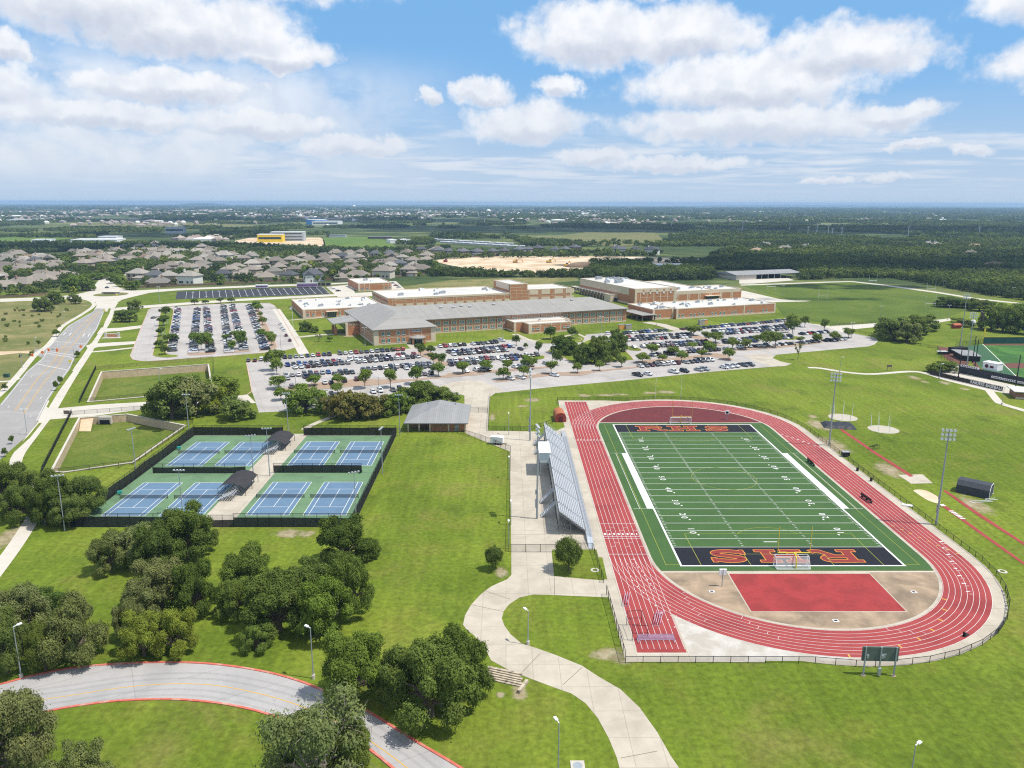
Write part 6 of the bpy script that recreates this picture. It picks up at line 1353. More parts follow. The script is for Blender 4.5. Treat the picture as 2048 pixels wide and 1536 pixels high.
b0 = G(*w6(270, 1540)); t = thing('traffic_signal', 'signal mast at the meadow corner reaching its arm over the avenue', 'traffic light', b0, .05); MB().tube((0, 0, 0), (0, 0, 7.5), .16, .1, 8).build('pole', M['metal'], t); MB().tube((0, 0, 5.6), (6., 0, 5.9), .1, .07, 6).build('mast_arm', M['metal'], t); MB().box((5.4, 0, 6.2), (.9, .4, 1.3)).build('bagged_head', M['orange'], t)
for p, c, lab in ((w6(1580, 570+0), 'lemon', None), (w6(850, 1515), 'lemon', 'yellow pedestrian sign beside the avenue crosswalk'), (w6(980, 1335), 'orange', 'orange road work sign at the southern campus entrance'), (w6(1258, 890), 'lemon', 'yellow warning sign where the avenue meets the concrete roundabout'), (w6(1412, 690), 'lemon', 'yellow chevron sign on the right of the roundabout'), (w6(1500, 575), 'lemon', 'yellow sign at the street north of the roundabout'), (w6(518, 1405), 'orange', 'orange barrel sign at the meadow kerb corner')):
    if not lab: continue
    b0 = G(*p); t = thing('road_sign', lab, 'road sign', b0, .2, 'road signs'); MB().tube((0, 0, 0), (0, 0, 2.6), .05).build('post', M['metal'], t); MB().box((0, -.06, 2.3), (1.3, .06, 1.3), ry=math.pi/4).build('panel', M[c], t)
b0 = G(*t1(55, 215)); t = thing('utility_cabinet', 'green utility cabinet in the meadow by the pavement', 'cabinet', b0); MB().box((0, 0, .8), (2.2, 1.5, 1.5)).build('body', mat('utility_green', (.03, .09, .06), .6, 0), t); MB().box((0, 0, 1.6), (2.4, 1.7, .12)).build('lid', mat('utility_green', (0, 0, 0)), t)
b0 = G(*t1(528, 515)); t = thing('drive_gate_box', 'small dark notice board at the pond drive', 'notice board', b0); MB().box((0, 0, 1.2), (2.2, .2, 1.4)).build('board', M['bark'], t); MB().bar((0, .1, 0), (0, .1, 1.8), .12, .12).build('post', M['metal'], t)
b0 = G(*t1(822, 560), -1.2); t = thing('culvert', 'concrete culvert mouth in the lower pond wall', 'culvert', (b0.x, b0.y+.6, -2.6)); MB().box((0, .2, 1.5), (4.6, 1.2, 2.6)).build('headwall', M['conc2'], t); MB().box((0, -.45, 1.), (3.6, .12, 1.5)).build('opening', M['black'], t)
sp = MB(); a, b, c, d = [G(*p) for p in PX(t1, [(640, 530), (738, 528)])]+[G(*p, -2.55) for p in PX(t1, [(715, 640), (622, 640)])]; sp.add([a, b, c, d], [(3, 2, 1, 0)]); struct('ramp_ground', sp, M['stone'])
b0 = G(*n2(1490, 1042)); t = thing('stone_terrace_wall', 'stepped dry limestone retaining wall on the slope below the winding path', 'wall', b0, -.35)
OLDST = mat('weathered_ledge_stone', (.42, .36, .28), .95, .4, 1.6, big=((.12, .10, .08), .9, .5, .62, .8))
for k in range(6): MB().box((.25*(k%2), .34*k, .1+.2*k), (7.6-.3*k, .5, .2), rz=.012*(k%3-1)).build('stone_course', OLDST, t)
MB().box((-4.4, -.9, .3), (.5, 2.6, .7), rz=-.6).build('wing_wall', OLDST, t); MB().box((4.1, -.3, .3), (.5, 3.4, .6), rz=-.1).build('wing_wall', OLDST, t)
for i, (p, lab) in enumerate(((n2(1935, 1525), 'grey drain grate box in the grass at the bottom edge'), (s4(1070, 655), 'round manhole slab in the small lawn by the track'), (r6(1878, 1352), 'round concrete manhole ring on the lawn right of the track'))):
    b0 = G(*p); t = thing('manhole', lab, 'manhole', (b0.x, b0.y, 0)); (MB().tube((0, 0, -.05), (0, 0, .1), .95, n=14) if i else MB().box((0, 0, .05), (2., 2., .14))).build('ring', M['conc2'], t); MB().tube((0, 0, .09), (0, 0, .14), .5 if i else .7, n=12).build('cover', M['pondgrass'] if i else M['pole'], t)

# ------------------------------------------------------------------ houses
SHING = [mat('taupe_shingles', (.205, .18, .16), .9, .14, 1.2, coord='obj', rand=.3), mat('weathered_grey_shingles', (.24, .222, .205), .9, .14, 1.2, coord='obj', rand=.3), mat('charcoal_shingles', (.09, .095, .11), .9, .14, 1.2, coord='obj', rand=.3), mat('russet_shingles', (.25, .175, .13), .9, .14, 1.2, coord='obj', rand=.3)]
SNAME = ['taupe', 'pale grey', 'charcoal', 'russet']
HWALL = [mat('tan_house_stone', (.42, .34, .255), .9, .18, 1., coord='obj'), mat('cream_stucco', (.55, .5, .42), .9, .08, .6, coord='obj'), mat('brown_house_brick', (.27, .18, .125), .9, .18, 1.5, coord='obj'), mat('white_siding', (.62, .62, .6), .8, .05, 1, coord='obj')]
WNAME = ['tan stone', 'cream stucco', 'brown brick', 'white sided']
def gable(x0, x1, y0, y1, ze, zr, axis):
    return hip(x0, x1, y0, y1, ze, zr, axis, .02, .02, .25)
def house_proto(kind, roof, wall, far=(0, -900, 0)):
    t = thing('house', 'house', 'house', far, 0, 'houses of the suburb')
    w_ = MB(); rf = MB()
    if kind == 0:      # one storey, wide hip with front wing
        w_.box((0, 0, 1.5), (20, 12, 3)); w_.box((-5, -7.5, 1.5), (7.5, 5, 2.98)); R = [hip(-10.7, 10.7, -6.7, 6.7, 3.2, 7.4, 'x', 6.4, 6.4), hip(-9.4, -.6, -10.7, 1, 3.19, 5.8, 'y', 4., .1)]
    elif kind == 1:    # two storeys
        w_.box((0, 0, 3), (13, 11, 6)); w_.box((5, -5, 1.5), (9, 7, 2.98)); R = [hip(-7.2, 7.2, -6.2, 6.2, 6.2, 9.6, 'x', 5.6, 5.6), hip(.0, 10., -9.2, 0, 3.2, 5.4, 'y', 4.4, .1)]
    elif kind == 2:    # L with gable
        w_.box((0, 1, 1.6), (18, 10, 3.2)); w_.box((4.5, -5, 2.4), (8, 9, 4.8)); R = [hip(-9.7, 9.7, -4.7, 6.7, 3.4, 7.6, 'x', 5.4, 5.4), gable(-.2, 9.2, -10.2, 3, 5.0, 7.9, 'y')]
        w_.add([(.5, -9.5, 4.8), (8.5, -9.5, 4.8), (4.5, -9.5, 7.5)], [(0, 1, 2)])
    else:              # tall gabled, two wings
        w_.box((0, 0, 3.), (15, 10, 6)); w_.box((-4, -5.5, 3), (6, 4, 5.98)); R = [hip(-8.2, 8.2, -5.7, 5.7, 6.2, 10.4, 'x', 5.4, 5.4), gable(-7.6, -.4, -8.2, 0, 6.1, 9., 'y')]
        w_.add([(-7, -7.5, 6), (-1, -7.5, 6), (-4, -7.5, 8.4)], [(0, 1, 2)])
    w_.build('wall', HWALL[wall], t)
    for m_ in R: rf.add(m_.v, m_.f)
    ro = rf.build('roof', SHING[roof], t); MB().box((2.5, 2., 7.4 if kind % 2 == 0 else 9.6), (1., 1.2, 2.2)).build('chimney', HWALL[wall], ro)
    MB().box((5.2, -6.06 if kind == 0 else -8.55 if kind == 1 else -9.56 if kind == 2 else -5.06, 1.25), (4.8, .1, 2.3)).build('garage_door', M['wframe'], t)
    MB().box((.5 if kind == 0 else -2.5, -6.06 if kind == 0 else -5.56 if kind == 1 else -4.06 if kind == 2 else -7.56, 1.15), (1.1, .1, 2.2)).build('door', M['bark'], t)
    yw = {0: -6.05, 1: -5.55, 2: -4.05, 3: -5.05}[kind]
    for x_, z_ in (((7.5, 1.7), (3, 1.7)) if kind in (0, 2) else ((-4.5, 1.7), (-4.5, 4.4), (0, 4.5), (4.5, 4.5))):
        if kind == 3 and x_ < 0: continue
        MB().box((x_, yw, z_), (1.6, .12, 1.5)).build('window', M['glassdark'], t)
    for x_ in (-6, -2, 3, 6.5 if kind != 1 else 5): MB().box((x_*.85, {0: 6.05, 1: 5.55, 2: 6.05, 3: 5.05}[kind], 1.8), (1.5, .12, 1.4)).build('window', M['glassdark'], t)
    return t
HOUSES = [  # photo place of each house, kind (-1 random), roof (-1 random), wall, zone
 ('in the estate left of the roundabout', [(46, 575, 0, 0, 2), (86, 556, 0, 0, 0), (102, 562, 0, 0, 0), (130, 557, 0, 0, 2), (13, 527, 0, 1, 0), (8, 540, 0, 0, 0), (15, 551, 0, 0, 0), (42, 534, 0, 0, 0), (71, 531, 1, 2, 1), (106, 540, 0, 0, 2), (44, 545, 0, 0, 0), (55, 521, 0, 3, 0), (79, 520, 0, 1, 0), (15, 519, 0, 1, 0), (-5, 562, 0, 0, 0), (8, 580, 0, 0, 1)]),
 ('across the green behind the roundabout', [(190, 536, 1, 0, 2), (215, 533, 1, 0, 2), (236, 529, 0, 2, 0), (256, 526, 0, 0, 0), (200, 515, 0, 3, 0), (162, 513, 2, 1, 0), (210, 522, 0, 0, 0), (180, 519, 0, 0, 0)]),
 ('in the distant rows of the estate', [(254, 500, 0, 2, 0), (279, 498, 0, 0, 0), (305, 497, 0, 1, 0), (269, 505, 0, 1, 0), (289, 505, 0, 0, 0), (317, 510, 0, 0, 0), (343, 509, 2, 1, 1), (363, 508, 0, 1, 1), (274, 512, 0, 0, 0), (305, 515, 0, 0, 0), (340, 515, 0, 1, 0), (317, 520, 0, 0, 0), (396, 508, 0, 1, 0), (416, 508, 0, 1, 0), (235, 506, 0, 0, 0), (328, 503, 0, 0, 0), (290, 520, 0, 3, 0), (355, 522, 0, 0, 0)]),
 ('along the fence right of the roundabout', [(279, 562, 1, 1, 0), (312, 566, 1, 2, 1), (338, 566, 1, 1, 0), (381, 568, 1, 1, 3), (325, 551, 1, 0, 0), (376, 547, 3, 0, 1), (343, 543, 1, 0, 2), (406, 540, 1, 1, 1), (424, 530, 3, 0, 1), (396, 531, 1, 0, 1), (416, 521, 3, 1, 3), (448, 522, 3, 1, 3), (477, 523, 2, 1, 1), (505, 522, 3, 1, 3), (447, 560, 1, 2, 0), (462, 552, 1, 0, 0), (485, 557, 2, 0, 2), (475, 546, 1, 0, 2)]),
 ('behind the black asphalt lot', [(533, 560, 0, 0, 0), (523, 539, 1, 0, 0), (553, 534, 1, 0, 0), (584, 531, 1, 0, 0), (607, 524, 1, 0, 0), (622, 532, 1, 0, 0), (647, 522, 3, 0, 1), (650, 531, 1, 0, 0), (589, 551, 1, 0, 0), (579, 562, 1, 2, 0), (627, 563, 3, 2, 3), (560, 545, 1, 0, 2), (610, 545, 1, 0, 0), (668, 528, 1, 0, 0), (683, 561, 0, 0, 0), (640, 551, 2, 0, 0), (506, 540, 1, 1, 1), (672, 517, 3, 0, 1), (700, 517, 3, 0, 1), (685, 524, 1, 2, 0), (723, 514, 1, 0, 1), (718, 524, 1, 0, 0), (703, 536, 1, 0, 0), (698, 551, 1, 0, 0), (716, 557, 0, 0, 0), (712, 545, 1, 0, 0)]),
 ('on the cul-de-sac behind the small block', [(767, 556, 3, 0, 1), (751, 517, 1, 2, 0), (779, 515, 1, 2, 0), (810, 515, 1, 0, 0), (805, 524, 1, 1, 0), (800, 538, 1, 2, 1), (817, 551, 1, 0, 0), (838, 545, 0, 0, 0), (855, 517, 1, 0, 0), (843, 507, 1, 2, 0), (855, 527, 1, 0, 1), (876, 510, 1, 2, 0), (783, 530, 1, 0, 0), (826, 532, 1, 0, 0)]),
 ('in the dark roofed row beyond the earthworks', [(898, 512, 1, 2, 2), (925, 513, 1, 2, 2), (955, 513, 1, 2, 2), (985, 512, 1, 2, 2), (1008, 510, 1, 2, 2), (1038, 508, 1, 2, 2), (1056, 507, 1, 2, 0), (1076, 506, 1, 2, 2), (1109, 508, 1, 2, 3), (1130, 506, 1, 2, 2), (1150, 504, 1, 2, 2), (1234, 508, 3, 2, 3), (1270, 508, 3, 2, 3), (1302, 509, 3, 2, 3)]),
 ('standing alone among the eastern woods', [(1512, 507, 0, 3, 3), (1570, 502, 0, 1, 3), (1612, 497, 0, 1, 3), (1530, 494, 0, 1, 3), (1855, 492, 0, 1, 3), (1872, 494, 0, 1, 3), (1949, 497, 0, 3, 0), (1982, 537, 2, 3, 2), (1940, 512, 0, 0, 3)])]
hp = {}; HPOS = []; used = {}
rng = random.Random(3)
for zone, lst in HOUSES[:6]:                                     # the gaps between the houses one can pick out hold more of the same
    base_, k_ = list(lst), 0
    for _ in range(160):
        h_ = rng.choice(base_); px, py = h_[0]+rng.uniform(-26, 26), h_[1]+rng.uniform(-6, 6); b = G(px, py)
        if k_ < 9 and all((b-G(q_[0], q_[1])).length > 20 for _, l_ in HOUSES for q_ in l_) and not (178 < px < 285 and py > 536) and py < 572:
            lst.append((px, py, rng.choice((0, 1, 1, 2)), rng.choice((0, 0, 1)), rng.choice((0, 0, 1, 2)))); k_ += 1
for zone, lst in HOUSES:
    for i, (px, py, k, r, w_) in enumerate(sorted(lst)):
        b = G(px, py); HPOS.append(b)
        if (k, r, w_) not in hp: hp[(k, r, w_)] = [house_proto(k, r, w_), False]
        p = hp[(k, r, w_)]; rz = rng.choice((.25, .35, 1.8, -1.3, 2.9, 3.4, .1, -.2)) if py > 515 else rng.uniform(-3, 3)
        lab = '%s roofed %s house %s, %s from left' % (SNAME[r], WNAME[w_], zone, nth(i)); sc_ = rng.uniform(1.08, 1.36)
        if not p[1]:
            o = p[0]; p[1] = True; o.location = b; o.rotation_euler = (0, 0, rz); o['label'] = lab; o.scale = (sc_,)*3
        else: dup(p[0], b, rz, lab, scale=(sc_,)*3)
# garden fence behind the campus street
fence('garden_fence', [G(*p) for p in ((262, 578), (352, 575.5), (430, 572.5), (500, 569.5))], 1.9, 'brown wooden garden fence behind the houses right of the roundabout', 'board' if False else 'net', 6, 'blackmetal')
def wood_fence(pts, label):
    P = [G(*p) for p in pts]; o = P[0]; t = thing('wooden_fence', label, 'fence', o); w_ = MB(); c_ = MB()
    for a, b in zip(P, P[1:]):
        d = (b-a).normalized(); q_ = Vector((-d.y, d.x, 0))*.06; a_, b_ = a-o, b-o
        w_.prism([a_-q_, b_-q_, b_+q_, a_+q_], 0, 1.85); c_.bar((a_.x, a_.y, 1.9), (b_.x, b_.y, 1.9), .2, .1)
    w_.build('boards', mat('brown_fence_boards', (.19, .13, .09), .9, .2, 1.2), t); c_.build('top_rail', mat('brown_fence_boards', (0, 0, 0)), t)
wood_fence([(275, 575.5), (352, 573), (430, 570), (500, 566)], 'brown wooden garden fence right of the roundabout'); wood_fence([(500, 565), (600, 562), (700, 559), (780, 556)], 'brown wooden garden fence behind the band trailers'); wood_fence([(780, 555), (850, 549)], 'brown wooden fence at the end of the cul-de-sac')
wood_fence([(-40, 597), (50, 594), (95, 590)], 'pale wall fence below the corner estate left of the roundabout')

# ------------------------------------------------------------------ landmarks farther out
def far_block(name, px, py, w_, d_, h_, label, mwall, mroof, rz=0., wins=0, cat='building', extra=None):
    b = G(px, py); t = thing(name, label, cat, b, rz); MB().box((0, 0, h_/2), (w_, d_, h_)).build('wall', mwall, t); MB().box((0, 0, h_+.2), (w_+.6, d_+.6, .5)).build('roof', mroof, t)
    if wins:
        for r in range(wins): MB().box((0, -d_/2-.1, h_*(r+.55)/wins), (w_*.9, .2, h_*.26/wins)).build('window_band', M['glassdark'], t)
    return t
yel = mat('yellow_insulation_panels', (.75, .55, .03), .8, .08, .1); ltg = mat('light_grey_cladding', (.42, .45, .48), .7, .08, .1); blu = mat('bright_blue_cladding', (.03, .20, .50), .6, .05, .1); wh = M['whitepaint']
t = far_block('unfinished_school', 543, 484, 48, 30, 15, 'yellow panelled building under construction on the pale building site', yel, wh, .1, 1)
t = far_block('unfinished_school', 577, 482, 66, 30, 18, 'grey three storey building beside the yellow one on the building site', ltg, wh, .1, 3)
far_block('warehouse', 634, 449, 60, 60, 17, 'blue corner of a white box store in the middle distance', blu, wh, 0, 0); far_block('warehouse', 655, 450, 90, 70, 13, 'long white box store right of its blue corner', wh, wh, 0, 1)
far_block('warehouse', 88, 485, 34, 24, 6, 'small white warehouse at the far left beyond the estate', wh, wh, .1, 1); far_block('warehouse', 198, 487, 84, 40, 8, 'long white warehouse with dark window band beyond the estate', wh, wh, .06, 1); far_block('warehouse', 222, 484, 34, 30, 11, 'taller white warehouse end beyond the estate', wh, wh, .06, 1)
far_block('silo_works', 352, 467, 46, 14, 16, 'grey raised industrial loft with white roof in the far left plain', ltg, wh, 0, 1); far_block('warehouse', 83, 441, 60, 30, 10, 'pale warehouse on the far left plain', ltg, wh, 0, 1); far_block('warehouse', 40, 443, 80, 40, 8, 'white low plant on the far left plain', wh, wh, 0)
far_block('farm_shed', 676, 475, 36, 14, 6, 'grey farm shed above the bright green field', ltg, M['roofr'], 0); far_block('farm_shed', 760, 478, 50, 14, 5, 'low dark farm shed right of the green field', M['bark'], M['roofr'], 0); far_block('farm_shed', 797, 486, 40, 30, 7, 'white roofed farm shed right of the green field', wh, wh, .4)
far_block('farm_shed', 1339, 537, 36, 14, 5, 'pale metal shed in the trees beyond the gymnasium', ltg, wh, .1)
STORR = mat('pale_storage_roof', (.40, .42, .45), .7, .2, .05)
for i in range(22):
    f = (i % 11)/10.; r = i//11; b = G(868+150*f+r*22, 481+9*f+r*5.5); t = thing('storage_unit', 'white roofed storage row beyond the earthworks, %s from left in the %s line' % (nth(i % 11), ['rear', 'front'][r]), 'storage shed', b, -.12, 'white storage rows')
    MB().box((0, 0, 1.6), (17, 8, 3.2)).build('wall', ltg, t); hip(-8.8, 8.8, -4.5, 4.5, 3.3, 4.3, 'x', .1, .1).build('roof', STORR, t)
def tower(px, py, top, label, r, kind):
    b = G(px, py); h = rise(px, py, top); t = thing('water_tower' if kind else 'radio_mast', label, 'water tower' if kind else 'mast', b)
    if kind:
        MB().tube((0, 0, 0), (0, 0, h-r*.8), r*.3, r*.24, 10).build('stem', wh, t); MB().sphere((0, 0, h-r*.8), (r, r, r*.75), 0, 14, 8).build('tank', wh, t)
    else: MB().tube((0, 0, 0), (0, 0, h), .9, .25, 5).build('lattice', M['metal'], t); MB().box((0, 0, h*.96), (2, 2, 3)).build('antenna', M['metal'], t)
tower(708.5, 421, 410, 'white water tower breaking the horizon left of centre', 15, 1); tower(977, 433, 418, 'broad white water tower over the far suburb', 13, 1); tower(657, 415, 398, 'thin radio mast on the horizon', 1, 0)
for i, (px, py, ty) in enumerate(((1615, 474, 453), (1633, 470, 447), (1656, 469, 449), (1664, 470, 456), (1683, 471, 454), (1816, 471, 451), (1957, 472, 453), (1579, 462, 446), (1343, 456, 436), (1485, 460, 440), (874, 454, 434), (969, 450, 433), (776, 452, 436))):
    b = G(px, py); h = rise(px, py, ty); t = thing('power_pylon', 'slim pale power pylon in the far plain, %s from the right' % nth([6, 5, 4, 3, 2, 1, 0, 7, 9, 8, 11, 10, 12][i]), 'pylon', b, 0, 'power pylons'); MB().tube((0, 0, 0), (0, 0, h), .9, .4, 6).build('pole', M['alu'], t); a_ = MB()
    for k in range(3): a_.bar((-4, 0, h*(.98-.1*k)), (4, 0, h*(.98-.1*k)), .35, .35)
    a_.build('crossarm', M['alu'], t)
for i, (p, lab) in enumerate(((c3(120, 495), 'yellow excavator on the left of the tan earthworks'), (c3(385, 495), 'yellow excavator with raised boom at the centre of the earthworks'), (c3(520, 525), 'yellow loader partly behind shrubs on the earthworks'), (c2(1540, 490), 'dark red dump truck at the left end of the earthworks'))):
    b = G(*p); t = thing('excavator' if i < 3 else 'dump_truck', lab, 'excavator' if i < 3 else 'truck', b, .4*i); mm = mat('digger_yellow', (.55, .30, .03), .6, .1, 1) if i < 3 else MATS['barn_red_paint']
    MB().box((0, 0, 2.), (6, 3.2, 2.2)).build('body', mm, t); MB().box((1.6, 0, 3.6), (2., 2., 1.8)).build('cab', M['glassdark'], t)
    for s in (-1.4, 1.4): MB().box((0, s, .5), (6.4, .9, 1.)).build('crawler', M['tyre'], t)
    if i < 3: a_ = MB(); a_.bar((2.5, 0, 2.5), (6.5, 0, 6.5), .5, .7); a_.bar((6.5, 0, 6.5), (9.5, 0, 3.), .4, .6); a_.box((9.6, 0, 2.2), (1.4, 1.4, 1.4)); a_.build('boom', mm, t)
sp_ = mat('spoil_heap_earth', (.20, .14, .095), .95, .2, .2)
b = G(*c3(680, 530)); o = MB().sphere((0, 0, 0), (26, 12, 7), 0, 16, 8).build('spoil_heap', sp_, None, b, True); tag(o, 'dark brown spoil heap at the right of the earthworks', 'earth heap')

# the one walker on the wide entrance walk
def person(x, y, rz, label):
    t = thing('person', label, 'person', (x, y, .05), rz)
    P = [(0, 0, .95), (0, .01, 1.2), (0, .01, 1.42), (0, .02, 1.53), (0, .03, 1.66), (-.17, 0, 1.4), (-.22, -.05, 1.13), (-.2, .08, .9), (.17, 0, 1.4), (.22, .06, 1.13), (.21, .16, .92), (-.1, .02, .9), (-.11, .16, .5), (-.11, .1, .09), (-.11, .24, .04), (.1, 0, .9), (.11, -.05, .5), (.11, -.26, .12), (.11, -.14, .04), (-.2, .13, .82), (.21, .21, .84)]
    E_ = [(0, 1), (1, 2), (2, 3), (3, 4), (2, 5), (5, 6), (6, 7), (2, 8), (8, 9), (9, 10), (0, 11), (11, 12), (12, 13), (13, 14), (0, 15), (15, 16), (16, 17), (17, 18), (7, 19), (10, 20)]
    Rr = [.14, .15, .15, .055, .1, .065, .045, .035, .065, .045, .035, .095, .065, .045, .04, .095, .065, .045, .04, .03, .03]
    me = bpy.data.meshes.new('body'); me.from_pydata(P, E_, []); me.materials.append(mat('dark_clothing', (.05, .06, .1), .85, .1, 3)); o = put('body', me, t); o.modifiers.new('skin', 'SKIN'); o.modifiers.new('smooth', 'SUBSURF').levels = 1
    for v, r in zip(me.skin_vertices[0].data, Rr): v.radius = (r, r*.8 if r > .12 else r)
    me.skin_vertices[0].data[0].use_root = True
    h = MB(); h.sphere((0, .0, 1.7), (.105, .115, .1), 0, 10, 6); h.build('hair', mat('dark_hair', (.02, .015, .012), .7, 0), o)
b = G(*c7(370, 575)); person(b.x, b.y, .6, 'person in dark clothes walking on the wide concrete entrance walk')
# ------------------------------------------------------------------ cars
PAINT = bpy.data.materials.new('car_paint'); PAINT.use_nodes = True
_N = NT(PAINT.node_tree); _b = _N.n['Principled BSDF']; _N.put(_b.inputs['Base Color'], _N.new('ShaderNodeObjectInfo').outputs['Color']); _b.inputs['Roughness'].default_value = .28; _b.inputs['Coat Weight'].default_value = .5; _b.inputs['Metallic'].default_value = .15
CARGLASS = mat('car_glass', (.012, .015, .02), .06, 0, spec=.7); TRIM = mat('dark_car_trim', (.02, .02, .022), .6, 0); LAMPR = mat('red_tail_lamp', (.35, .015, .015), .3, 0); LAMPW = mat('clear_head_lamp', (.7, .7, .7), .2, 0)
def hull(mb, st, mi=0):
    """st: (x, zbottom, ztop, half width) stations along the car"""
    vs = []
    for (x, z0, z1, w_) in st: vs += [(x, -w_, z0), (x, w_, z0), (x, w_, z1*.72+z0*.28), (x, w_*.93, z1), (x, -w_*.93, z1), (x, -w_, z1*.72+z0*.28)]
    fs = []
    for i in range(len(st)-1):
        for j in range(6): fs.append((i*6+j, i*6+(j+1) % 6, (i+1)*6+(j+1) % 6, (i+1)*6+j))
    n = (len(st)-1)*6; fs += [tuple(range(5, -1, -1)), tuple(range(n, n+6))]
    mb.add(vs, [tuple(reversed(f)) for f in fs], mi)
def frus(mb, x0, x1, w0, z0, x2, x3, w1, z1, mi=0, cap=True):
    vs = [(x0, -w0, z0), (x1, -w0, z0), (x1, w0, z0), (x0, w0, z0), (x2, -w1, z1), (x3, -w1, z1), (x3, w1, z1), (x2, w1, z1)]
    mb.add(vs, [(0, 1, 5, 4), (1, 2, 6, 5), (2, 3, 7, 6), (3, 0, 4, 7)]+([(4, 5, 6, 7)] if cap else []), mi)
def car_meshes(kind, wheels_in):
    b, g = MB(), MB()
    if kind == 'sedan':
        hull(b, [(-2.32, .38, .82, .78), (-2.15, .28, .98, .88), (-1.2, .24, 1.0, .9), (1., .24, .96, .9), (2.0, .26, .86, .88), (2.35, .36, .7, .76)])
        frus(g, -1.75, 1.15, .82, .96, -1.05, .35, .62, 1.42); frus(b, -1.08, .4, .65, 1.39, -1.0, .3, .6, 1.47); wx, wr = 1.4, .33
        pil = [((-1.72, .8, .97), (-1.05, .62, 1.42)), ((1.12, .8, .97), (.35, .62, 1.42)), ((-.3, .83, .97), (-.35, .63, 1.42))]
    elif kind == 'suv':
        hull(b, [(-2.32, .42, 1.05, .84), (-2.2, .32, 1.12, .92), (-1.2, .28, 1.12, .94), (1., .28, 1.1, .94), (2.0, .3, 1.02, .92), (2.36, .4, .82, .8)])
        frus(g, -2.22, 1.1, .86, 1.09, -1.9, .45, .7, 1.68); frus(b, -2., .55, .73, 1.65, -1.9, .4, .68, 1.76); wx, wr = 1.42, .38
        pil = [((-2.2, .85, 1.1), (-1.9, .7, 1.68)), ((1.08, .85, 1.1), (.45, .7, 1.68)), ((-.2, .87, 1.1), (-.3, .71, 1.68)), ((-1.35, .87, 1.1), (-1.3, .71, 1.68))]
    else:
        hull(b, [(-.7, .4, 1.12, .93), (1.1, .34, 1.12, .95), (2.2, .36, 1.06, .94), (2.75, .46, .88, .84)]); hull(b, [(-2.8, .45, .8, .92), (-.7, .4, .8, .93)])
        for s in (-1, 1): b.box((-1.75, s*.88, .98), (2.1, .1, .4))
        b.box((-2.77, 0, .98), (.1, 1.8, .4)); g.box((-1.75, 0, .83), (1.9, 1.6, .04)); frus(g, -.7, 1.2, .87, 1.1, -.55, .55, .72, 1.72); frus(b, -.62, .62, .75, 1.7, -.55, .5, .7, 1.8); wx, wr = 1.72, .42
        pil = [((-.68, .86, 1.1), (-.55, .72, 1.72)), ((1.18, .86, 1.1), (.55, .72, 1.72)), ((.2, .88, 1.1), (.1, .73, 1.72))]
    for a, c in pil:
        for s in (-1, 1): b.bar((a[0], a[1]*s, a[2]), (c[0], c[1]*s, c[2]), .09, .09)
    L_ = 2.3 if kind != 'pickup' else 2.75; xb = -2.33 if kind != 'pickup' else -2.82; z_ = .8 if kind == 'sedan' else .95
    for s in (-.62, .62): b.box((xb+.04, s, z_), (.12, .3, .16), mi=2); b.box((L_-.08, s, z_-.12), (.2, .34, .14), mi=3)
    b.box((L_-.1, 0, .5), (.4, 1.5, .22), mi=1); b.box((xb+.1, 0, .5), (.4, 1.5, .2), mi=1)
    W_ = MB()
    for x in (-wx, wx):
        for s in (-1, 1): (b if wheels_in else W_).tube((x, s*.92, wr), (x, s*.68, wr), wr, n=10, mi=1 if wheels_in else 0)
    return b.mesh(kind+'_body', [PAINT, TRIM, LAMPR, LAMPW]), g.mesh('windows', CARGLASS), (wx, wr)
WHEEL = MB().tube((0, -.13, 0), (0, .13, 0), 1., n=12).mesh('wheel', M['tyre']); RIM = MB().tube((0, -.15, 0), (0, .15, 0), .6, n=10).mesh('rim', M['metal'])
CARM = {(k, w_): car_meshes(k, w_) for k in ('sedan', 'suv', 'pickup') for w_ in (True, False)}
CARCOL = [('white', (.68, .69, .70), 23), ('silver', (.34, .36, .38), 11), ('grey', (.10, .105, .115), 18), ('black', (.010, .010, .012), 23), ('navy', (.018, .03, .085), 11), ('red', (.33, .02, .022), 5), ('maroon', (.10, .015, .025), 4), ('blue', (.03, .10, .33), 3), ('tan', (.36, .30, .22), 2), ('green', (.03, .08, .05), 1)]
crng = random.Random(21); CARS = []
def pick():
    r = crng.uniform(0, 100)
    for n_, c, w_ in CARCOL:
        r -= w_
        if r < 0: return n_, c
    return CARCOL[0][:2]
STALL = MB()
def carrow(p0, p1, where, occ=.93, spacing=2.75, fixed=None, n=None):
    a, b = G(*p0, .6), G(*p1, .6); L_ = (b-a).length; n = n or max(2, round(L_/spacing)+1); d = (b-a).normalized(); hd = math.atan2(d.y, d.x)-math.pi/2; row = []; side = Vector((-d.y, d.x, 0))
    for i in range(n+1):
        q_ = a.lerp(b, (i-.5)/(n-1)); STALL.strip([(q_-side*2.7).xy, (q_+side*2.7).xy], .11, .032)
    for i in range(n):
        if crng.random() > occ: continue
        p = a.lerp(b, i/(n-1)); nm_, c = (fixed[i % len(fixed)] if fixed else pick())[:2] if not fixed else (fixed[i][0], dict((x[0], x[1]) for x in CARCOL)[fixed[i][0]])
        k = fixed[i][1] if fixed else crng.choices(('sedan', 'suv', 'pickup'), (.5, .38, .12))[0]
        row.append((p.x+crng.uniform(-.12, .12), p.y+crng.uniform(-.2, .2), hd+(math.pi if crng.random() < .35 else 0)+crng.uniform(-.03, .03), nm_, c, k))
    for i, r in enumerate(row): CARS.append(r+(where, i))
def cars_at(lst, where, hd=None):
    for i, (p, col, k, h) in enumerate(lst):
        b = G(*p, .5); CARS.append((b.x, b.y, h, col, dict((x[0], x[1]) for x in CARCOL)[col], k, where, i))
